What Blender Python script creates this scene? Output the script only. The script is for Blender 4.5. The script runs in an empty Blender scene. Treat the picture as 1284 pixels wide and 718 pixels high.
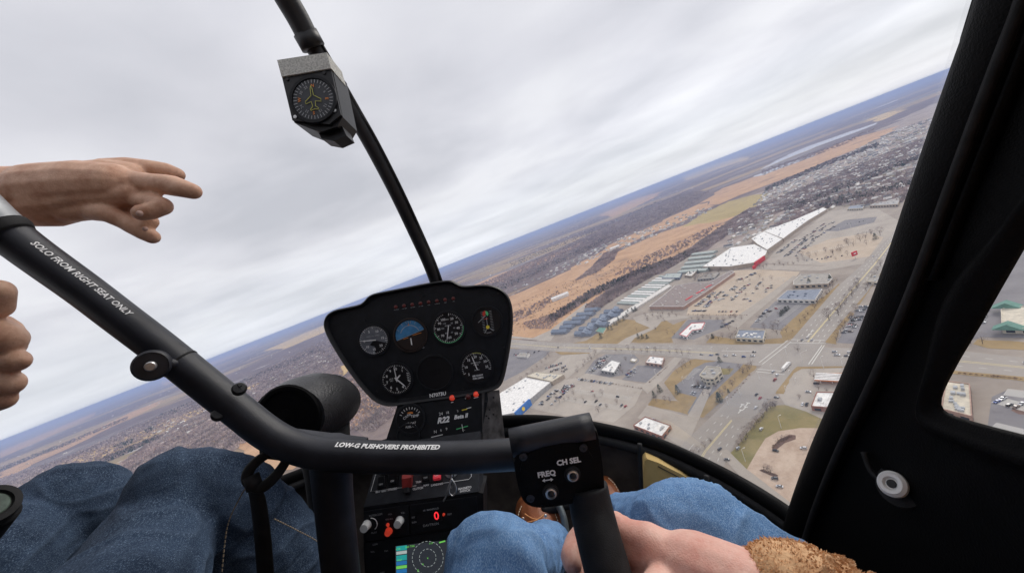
import bpy, math, random
import numpy as np
from mathutils import Vector, Matrix, Quaternion
random.seed(7); rnd = random.Random(11); NR = np.random.RandomState(5)
R = math.radians
# ---------------------------------------------------------------- camera
FPX, GZ = 470.0, -240.0          # focal length in photo pixels, ground level below the helicopter
ROLL, PITCH = R(21.4), math.atan(54/470)
def cam_axes():
    x0 = Vector((1, 0, 0)); u0 = Vector((0, math.sin(PITCH), math.cos(PITCH))); f = Vector((0, math.cos(PITCH), -math.sin(PITCH)))
    rx = math.cos(ROLL)*x0 - math.sin(ROLL)*u0
    uy = math.sin(ROLL)*x0 + math.cos(ROLL)*u0
    return rx, uy, f
RX, UY, FW = cam_axes()
scene = bpy.context.scene
cd = bpy.data.cameras.new('camera'); cam = bpy.data.objects.new('camera', cd); scene.collection.objects.link(cam)
cd.sensor_width = 36; cd.lens = 36*FPX/1284; cd.clip_start = 0.02; cd.clip_end = 200000
cam.matrix_world = Matrix(((RX.x, UY.x, -FW.x, 0), (RX.y, UY.y, -FW.y, 0), (RX.z, UY.z, -FW.z, 0), (0, 0, 0, 1)))
scene.camera = cam
# ---------------------------------------------------------------- exposure
vs = scene.view_settings; vs.view_transform = 'Standard'; vs.look = 'None'; vs.exposure = 0.38; vs.gamma = 1
scene.render.engine = 'CYCLES'
scene.cycles.use_denoising = True
scene.cycles.max_bounces = 6; scene.cycles.transparent_max_bounces = 24
scene.cycles.volume_bounces = 1
scene.cycles.sample_clamp_indirect = 4
# ---------------------------------------------------------------- sun and sky (overcast day)
SUN_EL, SUN_AZ = R(38), R(60)     # azimuth counted from +Y towards +X
sl = bpy.data.lights.new('sun', 'SUN'); so = bpy.data.objects.new('sun', sl); scene.collection.objects.link(so)
sl.energy = 1.5; sl.angle = R(25); sl.color = (1, .95, .88)
so.rotation_euler = (math.pi/2 - SUN_EL, 0, math.pi - SUN_AZ)
W = bpy.data.worlds.new('World'); scene.world = W; W.use_nodes = True
nt = W.node_tree; nt.nodes.clear()
def nd(t, tree=None, **kw):
    n = (tree or nt).nodes.new(t)
    for k, v in kw.items(): setattr(n, k, v)
    return n
def lk(a, b, tree=None): (tree or nt).links.new(a, b)
out = nd('ShaderNodeOutputWorld'); addb = nd('ShaderNodeMixShader')
sky = nd('ShaderNodeTexSky', sky_type='NISHITA', sun_disc=False, sun_elevation=SUN_EL, sun_rotation=SUN_AZ)
bg1 = nd('ShaderNodeBackground'); bg1.inputs[1].default_value = 0.12; lk(sky.outputs[0], bg1.inputs[0])
bg2 = nd('ShaderNodeBackground'); bg2.inputs[1].default_value = 1.0
tc = nd('ShaderNodeTexCoord'); sep = nd('ShaderNodeSeparateXYZ'); lk(tc.outputs['Generated'], sep.inputs[0])
mx = nd('ShaderNodeMath', operation='MAXIMUM'); lk(sep.outputs[2], mx.inputs[0]); mx.inputs[1].default_value = 0.0
ad = nd('ShaderNodeMath', operation='ADD'); lk(mx.outputs[0], ad.inputs[0]); ad.inputs[1].default_value = 0.10
dx = nd('ShaderNodeMath', operation='DIVIDE'); lk(sep.outputs[0], dx.inputs[0]); lk(ad.outputs[0], dx.inputs[1])
dy = nd('ShaderNodeMath', operation='DIVIDE'); lk(sep.outputs[1], dy.inputs[0]); lk(ad.outputs[0], dy.inputs[1])
cb = nd('ShaderNodeCombineXYZ'); lk(dx.outputs[0], cb.inputs[0]); lk(dy.outputs[0], cb.inputs[1])
mpp = nd('ShaderNodeMapping'); mpp.inputs['Rotation'].default_value = (0, 0, R(-12)); mpp.inputs['Scale'].default_value = (0.80, 0.84, 1); mpp.inputs['Location'].default_value = (3.1, 1.7, 0)
lk(cb.outputs[0], mpp.inputs[0])
nz = nd('ShaderNodeTexNoise'); nz.inputs['Scale'].default_value = 0.9; nz.inputs['Detail'].default_value = 8; nz.inputs['Roughness'].default_value = .5; nz.inputs['Distortion'].default_value = .2
lk(mpp.outputs[0], nz.inputs['Vector'])
cr = nd('ShaderNodeValToRGB'); e = cr.color_ramp.elements
e[0].position = .34; e[0].color = (.50, .505, .545, 1); e[1].position = .63; e[1].color = (.70, .70, .73, 1)
m_ = e.new(.48); m_.color = (.60, .60, .64, 1)
lk(nz.outputs[0], cr.inputs[0])
# paler air low down
hz = nd('ShaderNodeMapRange'); hz.inputs[1].default_value = 0.0; hz.inputs[2].default_value = .16; hz.inputs[3].default_value = .75; hz.inputs[4].default_value = 0
lk(mx.outputs[0], hz.inputs[0])
mc = nd('ShaderNodeMix', data_type='RGBA'); lk(hz.outputs[0], mc.inputs[0]); lk(cr.outputs[0], mc.inputs[6]); mc.inputs[7].default_value = (.63, .665, .73, 1)
nz2 = nd('ShaderNodeTexNoise'); nz2.inputs['Scale'].default_value = .38; nz2.inputs['Detail'].default_value = 4; lk(mpp.outputs[0], nz2.inputs['Vector'])
mr2 = nd('ShaderNodeMapRange'); mr2.inputs[1].default_value = .35; mr2.inputs[2].default_value = .7; mr2.inputs[3].default_value = .90; mr2.inputs[4].default_value = 1.13; lk(nz2.outputs[0], mr2.inputs[0])
mv = nd('ShaderNodeVectorMath', operation='SCALE'); lk(mc.outputs[2], mv.inputs[0]); lk(mr2.outputs[0], mv.inputs['Scale'])
lk(mv.outputs[0], bg2.inputs[0])
addb.inputs[0].default_value = .94; lk(bg1.outputs[0], addb.inputs[1]); lk(bg2.outputs[0], addb.inputs[2]); lk(addb.outputs[0], out.inputs[0])

# ---------------------------------------------------------------- helpers
COL = scene.collection
def cray(px, py): return ((px-642)/FPX, (359-py)/FPX)
def C(px, py, d):                       # a point of the cabin, d metres ahead of the eye
    a, b = cray(px, py); return (RX*a + UY*b + FW)*d
def K(x, y, z): return RX*x + UY*y + FW*z  # cabin metres: right, up, ahead
def G(px, py, h=0.0):                   # a point on the ground plane (or on the plane h above it)
    v = RX*((px-642)/FPX) + UY*((359-py)/FPX) + FW
    t = (GZ+h)/v.z; return Vector((v.x*t, v.y*t, GZ+h))
def tag(o, label=None, cat=None, group=None, kind=None):
    if label: o['label'] = label
    if cat: o['category'] = cat
    if group: o['group'] = group
    if kind: o['kind'] = kind
    return o
def empty(name, loc, label=None, cat=None, group=None, rz=0, kind=None):
    o = bpy.data.objects.new(name, None); COL.objects.link(o); o.location = loc; o.rotation_euler = (0, 0, rz); o.empty_display_size = .1
    return tag(o, label, cat, group, kind)
def copy_tree(o, parent=None, link_names=True):
    c = o.copy(); COL.objects.link(c); c.parent = parent
    for ch in [x for x in bpy.data.objects if x.parent == o]: copy_tree(ch, c)
    return c

class MB:                                # collects shapes, then links them as ONE mesh
    def __init__(s): s.v = []; s.f = []; s.m = []; s.uv = None
    def add(s, vs, fs, m=0):
        k = len(s.v); s.v += [tuple(p) for p in vs]; s.f += [tuple(i+k for i in f) for f in fs]; s.m += [m]*len(fs); return s
    def box(s, c, d, ax=None, m=0, bev=0):
        c = Vector(c); X, Y, Z = ax if ax else (Vector((1, 0, 0)), Vector((0, 1, 0)), Vector((0, 0, 1)))
        hx, hy, hz_ = d[0]/2, d[1]/2, d[2]/2
        if bev <= 0:
            P = [c+X*(a*hx)+Y*(b*hy)+Z*(e_*hz_) for e_ in (-1, 1) for a, b in ((-1, -1), (1, -1), (1, 1), (-1, 1))]
            return s.add(P, [(3, 2, 1, 0), (4, 5, 6, 7), (0, 1, 5, 4), (1, 2, 6, 5), (2, 3, 7, 6), (3, 0, 4, 7)], m)
        ring = []
        for (sx, sy) in ((1, 1), (-1, 1), (-1, -1), (1, -1)):
            a0 = {(1, 1): 0, (-1, 1): 90, (-1, -1): 180, (1, -1): 270}[(sx, sy)]
            for t in (0, 30, 60, 90):
                ring.append((sx*(hx-bev)+bev*math.cos(R(a0+t)), sy*(hy-bev)+bev*math.sin(R(a0+t))))
        n = len(ring); b2 = bev*.5
        lv = [(-hz_, b2), (-hz_+b2, 0), (hz_-b2, 0), (hz_, b2)]
        P = []
        for z, ins in lv:
            for x, y in ring:
                L = math.hypot(x, y) or 1
                P.append(c+X*(x-ins*(1 if x > 0 else -1))+Y*(y-ins*(1 if y > 0 else -1))+Z*z)
        F = [tuple(range(n))[::-1], tuple(range(3*n, 4*n))]
        for k in range(3):
            for i in range(n): F.append((k*n+i, k*n+(i+1) % n, (k+1)*n+(i+1) % n, (k+1)*n+i))
        return s.add(P, F, m)
    def prism(s, poly, v, m=0, mt=None, ms=None):     # polygon of 3d points swept by vector v
        n = len(poly); v = Vector(v); P = [Vector(p) for p in poly]+[Vector(p)+v for p in poly]
        s.add(P, [], m); k = len(s.v)-2*n
        s.f += [tuple(range(k, k+n))[::-1], tuple(range(k+n, k+2*n))]; s.m += [m, m if mt is None else mt]
        for i in range(n):
            j = (i+1) % n; s.f.append((k+i, k+j, k+n+j, k+n+i)); s.m.append(m if ms is None else ms)
        return s
    def tube(s, path, rad, n=12, m=0, cap=True, squash=None):
        P = [Vector(p) for p in path]; k = len(P)
        rr = rad if isinstance(rad, (list, tuple)) else [rad]*k
        T = [(P[min(i+1, k-1)]-P[max(i-1, 0)]).normalized() for i in range(k)]
        u = T[0].orthogonal().normalized() if squash is None else (squash[0]-T[0]*squash[0].dot(T[0])).normalized()
        V = []
        for i in range(k):
            u = (u-T[i]*u.dot(T[i])).normalized(); w = T[i].cross(u)
            for j in range(n):
                a = 2*math.pi*j/n; q = 1 if squash is None else squash[1]
                V.append(P[i]+u*(math.cos(a)*rr[i])+w*(math.sin(a)*rr[i]*q))
        F = [(i*n+j, i*n+(j+1) % n, (i+1)*n+(j+1) % n, (i+1)*n+j) for i in range(k-1) for j in range(n)]
        if cap: F += [tuple(range(n))[::-1], tuple(range((k-1)*n, k*n))]
        return s.add(V, F, m)
    def lathe(s, o, ax, prof, n=24, m=0):            # prof: (radius, offset along axis)
        o = Vector(o); ax = Vector(ax).normalized(); u = ax.orthogonal().normalized(); w = ax.cross(u); V = []; F = []
        for r_, z in prof:
            for j in range(n):
                a = 2*math.pi*j/n; V.append(o+ax*z+u*(math.cos(a)*r_)+w*(math.sin(a)*r_))
        k = len(prof)
        F = [(i*n+j, i*n+(j+1) % n, (i+1)*n+(j+1) % n, (i+1)*n+j) for i in range(k-1) for j in range(n)]
        if prof[0][0] > 1e-6: F.append(tuple(range(n))[::-1])
        if prof[-1][0] > 1e-6: F.append(tuple(range((k-1)*n, k*n)))
        return s.add(V, F, m)
    def build(s, name, mats, parent=None, smooth=False, loc=None):
        if not isinstance(mats, (list, tuple)): mats = [mats]
        off = Vector(loc) if loc is not None else (parent_origin(parent) if parent else Vector((0, 0, 0)))
        me = bpy.data.meshes.new(name); me.from_pydata([tuple(Vector(p)-off) for p in s.v], [], s.f)
        for m in mats: me.materials.append(m)
        if len(mats) > 1: me.polygons.foreach_set('material_index', s.m)
        if smooth: me.polygons.foreach_set('use_smooth', [True]*len(me.polygons))
        me.validate(); me.update()
        o = bpy.data.objects.new(name, me); COL.objects.link(o)
        if parent: o.parent = parent
        else: o.location = off
        if smooth == 'auto':
            md = o.modifiers.new('n', 'EDGE_SPLIT'); md.split_angle = R(35)
        return o
def parent_origin(p):
    o = Vector((0, 0, 0))
    while p is not None: o += p.location; p = p.parent
    return o
def chain_origin_mesh(name, me, mats, parent=None):
    for m in (mats if isinstance(mats, (list, tuple)) else [mats]): me.materials.append(m)
    o = bpy.data.objects.new(name, me); COL.objects.link(o); o.parent = parent; return o

# ---------------------------------------------------------------- materials
def pm(name, col, rough=.6, var=.12, scale=20, bump=0, bscale=None, metal=0, spec=.5, emis=0, col2=None, alpha=1, coat=0, det=4):
    m = bpy.data.materials.new(name); m.use_nodes = True; t = m.node_tree; b = t.nodes['Principled BSDF']
    b.inputs['Roughness'].default_value = rough; b.inputs['Metallic'].default_value = metal; b.inputs['Specular IOR Level'].default_value = spec
    b.inputs['Coat Weight'].default_value = coat
    tcn = nd('ShaderNodeTexCoord', t); n = nd('ShaderNodeTexNoise', t); n.inputs['Scale'].default_value = scale; n.inputs['Detail'].default_value = det
    lk(tcn.outputs['Object'], n.inputs['Vector'], t)
    c2 = col2 or tuple(min(1, c*(1+var*2)) for c in col)
    c1 = col if col2 else tuple(c*(1-var*1.5) for c in col)
    rp = nd('ShaderNodeValToRGB', t); rp.color_ramp.elements[0].position = .35; rp.color_ramp.elements[1].position = .65
    rp.color_ramp.elements[0].color = (*c1, 1); rp.color_ramp.elements[1].color = (*c2, 1)
    lk(n.outputs[0], rp.inputs[0], t); lk(rp.outputs[0], b.inputs['Base Color'], t)
    if bump:
        n2 = nd('ShaderNodeTexNoise', t); n2.inputs['Scale'].default_value = bscale or scale*4; n2.inputs['Detail'].default_value = 3
        lk(tcn.outputs['Object'], n2.inputs['Vector'], t)
        bp = nd('ShaderNodeBump', t); bp.inputs['Strength'].default_value = bump; bp.inputs['Distance'].default_value = .002 if scale > 5 else .1
        lk(n2.outputs[0], bp.inputs['Height'], t); lk(bp.outputs[0], b.inputs['Normal'], t)
    if emis:
        b.inputs['Emission Color'].default_value = (*col, 1); b.inputs['Emission Strength'].default_value = emis
    return m
def S(r, g, b):                          # photo colour (sRGB 0-255) to linear
    f = lambda c: (c/255/12.92) if c/255 <= .04045 else ((c/255+.055)/1.055)**2.4
    return (f(r), f(g), f(b))
# ================================================================ THE GROUND
def gm(name, c1, c2, scale, rough=.9, c3=None, s2=None, pos=(.35, .65), det=6, dist=0.0, c3pos=.62):
    """two tones by world noise, and an optional third as speckles"""
    m = bpy.data.materials.new(name); m.use_nodes = True; t = m.node_tree; b = t.nodes['Principled BSDF']; b.inputs['Roughness'].default_value = rough; b.inputs['Specular IOR Level'].default_value = .15
    g = nd('ShaderNodeNewGeometry', t); n = nd('ShaderNodeTexNoise', t); n.inputs['Scale'].default_value = scale; n.inputs['Detail'].default_value = det; n.inputs['Roughness'].default_value = .68; n.inputs['Distortion'].default_value = dist
    lk(g.outputs['Position'], n.inputs['Vector'], t)
    rp = nd('ShaderNodeValToRGB', t); e = rp.color_ramp.elements; e[0].position, e[1].position = pos; e[0].color = (*c1, 1); e[1].color = (*c2, 1)
    lk(n.outputs[0], rp.inputs[0], t); o = rp.outputs[0]
    if c3:
        n3 = nd('ShaderNodeTexNoise', t); n3.inputs['Scale'].default_value = s2; n3.inputs['Detail'].default_value = 3; lk(g.outputs['Position'], n3.inputs['Vector'], t)
        r3 = nd('ShaderNodeMapRange', t); r3.inputs[1].default_value = c3pos; r3.inputs[2].default_value = c3pos+.22; lk(n3.outputs[0], r3.inputs[0], t)
        mm = nd('ShaderNodeMix', t, data_type='RGBA'); lk(r3.outputs[0], mm.inputs[0], t); lk(o, mm.inputs[6], t); mm.inputs[7].default_value = (*c3, 1); o = mm.outputs[2]
    lk(o, b.inputs['Base Color'], t); return m
_gm = gm
def gm(name, c1, c2, *a, k=1.3, c3=None, **kw):
    f = lambda c: tuple(min(.85, x*k) for x in c)
    return _gm(name, f(c1), f(c2), *a, c3=f(c3) if c3 else None, **kw)

def far_land_material():
    m = bpy.data.materials.new('far_land'); m.use_nodes = True; t = m.node_tree; b = t.nodes['Principled BSDF']; b.inputs['Roughness'].default_value = .95; b.inputs['Specular IOR Level'].default_value = .1
    g = nd('ShaderNodeNewGeometry', t)
    mp = nd('ShaderNodeMapping', t); mp.inputs['Rotation'].default_value = (0, 0, R(28)); mp.inputs['Scale'].default_value = (.5, 1.25, 1); lk(g.outputs['Position'], mp.inputs[0], t)
    def noise(sc, det=5, rough=.55, src=None):
        n = nd('ShaderNodeTexNoise', t); n.inputs['Scale'].default_value = sc; n.inputs['Detail'].default_value = det; n.inputs['Roughness'].default_value = rough; lk((src or mp).outputs[0], n.inputs['Vector'], t); return n.outputs[0]
    def step(v, a, bb):
        r = nd('ShaderNodeMapRange', t); r.inputs[1].default_value = a; r.inputs[2].default_value = bb; lk(v, r.inputs[0], t); return r.outputs[0]
    def mix(f, a, c):
        x = nd('ShaderNodeMix', t, data_type='RGBA'); lk(f, x.inputs[0], t)
        for s_, v in ((6, a), (7, c)):
            if isinstance(v, tuple): x.inputs[s_].default_value = (*v, 1)
            else: lk(v, x.inputs[s_], t)
        return x.outputs[2]
    woods = mix(step(noise(.012, 6), .35, .65), (.125, .092, .09), (.205, .155, .145))
    field = mix(step(noise(.004, 5), .4, .6), (.42, .29, .17), (.30, .235, .14))
    base = mix(step(noise(.00055, 6, .55), .515, .55), woods, field)
    town = mix(step(noise(.02, 3, .7), .45, .6), (.20, .17, .165), (.33, .29, .275))
    base = mix(step(noise(.0009, 4, .5), .56, .62), base, town)
    # house roofs and bright sheds too far off to tell apart
    vo = nd('ShaderNodeTexVoronoi', t); vo.inputs['Scale'].default_value = .017; lk(g.outputs['Position'], vo.inputs['Vector'], t)
    near = nd('ShaderNodeMapRange', t); near.inputs[1].default_value = .17; near.inputs[2].default_value = .13; lk(vo.outputs['Distance'], near.inputs[0], t)
    patch = step(noise(.0016, 3), .5, .56)
    mu = nd('ShaderNodeMath', t, operation='MULTIPLY'); lk(near.outputs[0], mu.inputs[0], t); lk(patch, mu.inputs[1], t)
    base = mix(mu.outputs[0], base, (.5, .48, .47))
    vo2 = nd('ShaderNodeTexVoronoi', t); vo2.inputs['Scale'].default_value = .0021; lk(mp.outputs[0], vo2.inputs['Vector'], t)
    n2 = nd('ShaderNodeMapRange', t); n2.inputs[1].default_value = .11; n2.inputs[2].default_value = .07; lk(vo2.outputs['Distance'], n2.inputs[0], t)
    base = mix(n2.outputs[0], base, (.55, .52, .50))
    lk(base, b.inputs['Base Color'], t); return m

M = {}
M['far'] = far_land_material()
M['marsh'] = gm('marsh_grass', (.34, .20, .11), (.45, .285, .165), .012, c3=(.16, .105, .075), s2=.006, c3pos=.60, dist=.4)
M['straw'] = gm('dry_field', (.40, .28, .13), (.52, .38, .19), .01)
M['olive'] = gm('golf_green', (.28, .215, .09), (.35, .27, .12), .01, c3=(.2, .15, .08), s2=.01)
M['woodfloor'] = gm('wood_floor', (.14, .105, .095), (.20, .155, .135), .02)
M['suburb'] = gm('suburb_ground', (.21, .17, .15), (.33, .27, .23), .018, c3=(.17, .135, .125), s2=.008, c3pos=.55)
M['verge'] = gm('dormant_lawn', (.205, .145, .072), (.285, .205, .105), .04, c3=(.155, .12, .065), s2=.02)
M['green'] = gm('greenish_lawn', (.155, .14, .062), (.235, .19, .09), .04, c3=(.32, .25, .14), s2=.03, c3pos=.56)
M['asphalt'] = gm('old_asphalt', (.215, .182, .155), (.295, .255, .215), .03, c3=(.215, .175, .14), s2=.012, det=9)
M['road'] = gm('road_asphalt', (.245, .22, .195), (.30, .27, .24), .02, c3=(.235, .20, .175), s2=.06, det=9)
M['bluelot'] = gm('dark_lot', (.16, .15, .155), (.205, .195, .195), .03, c3=(.12, .11, .12), s2=.09, det=9)
M['tanlot'] = gm('tan_lot', (.355, .285, .215), (.43, .355, .275), .03, c3=(.30, .245, .19), s2=.05, det=9)
M['palelot'] = gm('pale_lot', (.285, .25, .215), (.355, .315, .27), .03, c3=(.24, .21, .18), s2=.06, det=9)
M['gravel'] = gm('paved_circle', (.36, .265, .20), (.47, .37, .29), .09, c3=(.30, .22, .17), s2=.15, det=9)
M['walk'] = gm('sidewalk', (.50, .42, .32), (.58, .50, .40), .2)
M['mulch'] = gm('mulch', (.12, .075, .06), (.18, .12, .10), .4)
M['water'] = gm('river_water', (.40, .41, .45), (.46, .47, .50), .004, rough=.3, k=1)
M['white_paint'] = gm('road_paint', (.62, .60, .55), (.70, .67, .62), .5, k=1)
M['yellow_paint'] = gm('yellow_road_paint', (.62, .50, .25), (.68, .56, .3), .5)

def gsheet(name, px, z, mat, jag=0, label=None, ground=None, kind='structure', seg=None):
    P = [G(x, y) for x, y in px] if ground is None else [Vector((x, y, 0)) for x, y in ground]
    if jag:
        Q = []; n = len(P); seg = seg or jag*2.5
        for i in range(n):
            a, b = P[i], P[(i+1) % n]; L = (b-a).length; k = max(1, min(60, int(L/seg)))
            for j in range(k):
                q = a.lerp(b, j/k); Q.append(q+Vector((rnd.uniform(-jag, jag), rnd.uniform(-jag, jag), 0)))
        P = Q
    me = bpy.data.meshes.new(name); me.from_pydata([(p.x, p.y, GZ+z) for p in P], [], [tuple(range(len(P)))])
    if me.polygons[0].normal.z < 0: me.flip_normals()
    me.materials.append(mat); o = bpy.data.objects.new(name, me); COL.objects.link(o); o['kind'] = kind
    if label: o['label'] = label
    return o
# base sheet out to the horizon
bb = MB(); n = 96; rings = [0, 400, 1500, 6000, 20000, 70000]
V = [Vector((0, 0, GZ))]+[Vector((r*math.cos(2*math.pi*i/n), r*math.sin(2*math.pi*i/n), GZ)) for r in rings[1:] for i in range(n)]
F = [(0, 1+i, 1+(i+1) % n) for i in range(n)]+[(1+k*n+i, 1+(k+1)*n+i, 1+(k+1)*n+(i+1) % n, 1+k*n+(i+1) % n) for k in range(len(rings)-2) for i in range(n)]
bb.add(V, F); g0 = bb.build('ground', M['far']); tag(g0, kind='structure')

SH = [ # name, material, jag, photo outline
 ('woodland_floor', 'woodfloor', 60, [(430, 610), (430, 480), (560, 430), (640, 372), (760, 330), (960, 232), (1040, 232), (880, 300), (700, 400), (645, 470), (600, 560)]),
 ('suburb_ground', 'suburb', 60, [(905, 310), (960, 240), (1040, 205), (1110, 160), (1175, 128), (1200, 150), (1180, 250), (1120, 262), (1036, 262), (955, 300)]),
 ('marsh', 'marsh', 22, [(628, 428), (628, 376), (700, 346), (735, 336), (765, 320), (800, 303), (850, 284), (900, 268), (925, 264), (905, 285), (880, 300), (858, 322), (810, 342), (770, 356), (735, 385), (700, 412), (672, 428)]),
 ('marsh', 'marsh', 30, [(700, 346), (770, 304), (800, 291), (845, 270), (880, 254), (890, 260), (845, 282), (800, 300), (755, 322), (735, 345)]),
 ('golf_course', 'olive', 18, [(858, 283), (880, 268), (915, 252), (950, 243), (962, 244), (945, 262), (918, 272), (880, 281)]),
 ('dry_field', 'marsh', 40, [(880, 254), (905, 236), (945, 222), (1000, 202), (1040, 186), (1068, 174), (1120, 160), (1124, 163), (1075, 186), (1030, 205), (990, 222), (930, 243), (900, 256)]),
 ('dry_field', 'marsh', 30, [(0, 566), (60, 541), (120, 516), (118, 521), (60, 548), (0, 574)]), ('dry_field', 'straw', 30, [(210, 545), (250, 524), (300, 506), (330, 496), (300, 515), (255, 535), (220, 552)]),
 ('dry_field', 'marsh', 40, [(0, 640), (60, 612), (100, 598), (80, 615), (30, 640)]), ('dry_field', 'marsh', 40, [(200, 478), (280, 446), (330, 428), (320, 436), (270, 456), (205, 484)]), ('dry_field', 'marsh', 50, [(560, 372), (620, 346), (690, 320), (740, 300), (690, 326), (620, 356)]),
 ('river', 'water', 50, [(960, 207), (985, 195), (1020, 181), (1060, 167), (1096, 155), (1094, 157.5), (1062, 170), (1030, 181.5), (1000, 194), (962, 210)]),
 ('river', 'water', 40, [(950, 219), (975, 209.5), (1010, 197), (1018, 197), (985, 209), (955, 221)]),
 ('dry_field', 'straw', 60, [(1085, 151), (1110, 142), (1135, 138), (1120, 146), (1095, 154)]),
 ('dry_field', 'straw', 60, [(850, 222), (885, 208), (935, 196), (940, 199), (900, 212), (862, 226)]),
 ('dry_field', 'marsh', 60, [(750, 270), (800, 248), (830, 240), (820, 248), (770, 272)]),
 ('dry_field', 'marsh', 30, [(0, 592), (60, 566), (120, 538), (165, 516), (200, 502), (198, 508), (150, 530), (90, 560), (40, 582), (0, 604)]),
 ('dry_field', 'straw', 25, [(58, 594), (75, 582), (130, 560), (190, 535), (250, 512), (300, 490), (330, 478), (320, 492), (262, 515), (210, 538), (150, 562), (95, 588), (70, 597)]),
 ('dry_field', 'straw', 25, [(395, 478), (430, 458), (445, 462), (425, 474), (405, 492)]),
 ('dry_field', 'marsh', 25, [(290, 560), (345, 525), (390, 500), (500, 440), (520, 455), (470, 520), (400, 560), (350, 600)]),
 ('dry_field', 'marsh', 25, [(140, 585), (185, 562), (210, 560), (180, 575), (155, 592)]),
 ('dry_field', 'straw', 40, [(330, 440), (380, 418), (420, 402), (410, 415), (360, 436)]),
 ('commercial_ground', 'asphalt', 0, [(628, 440), (672, 428), (735, 385), (775, 356), (830, 343), (870, 318), (960, 296), (1036, 258), (1140, 240), (1180, 300), (1330, 300), (1500, 480), (1330, 640), (1000, 760), (560, 620), (610, 480)]),
]
zz = .02
for nm, mt, jg, px in SH:
    gsheet(nm, px, zz, M[mt], jg); zz += .02
SHZ = zz
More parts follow.
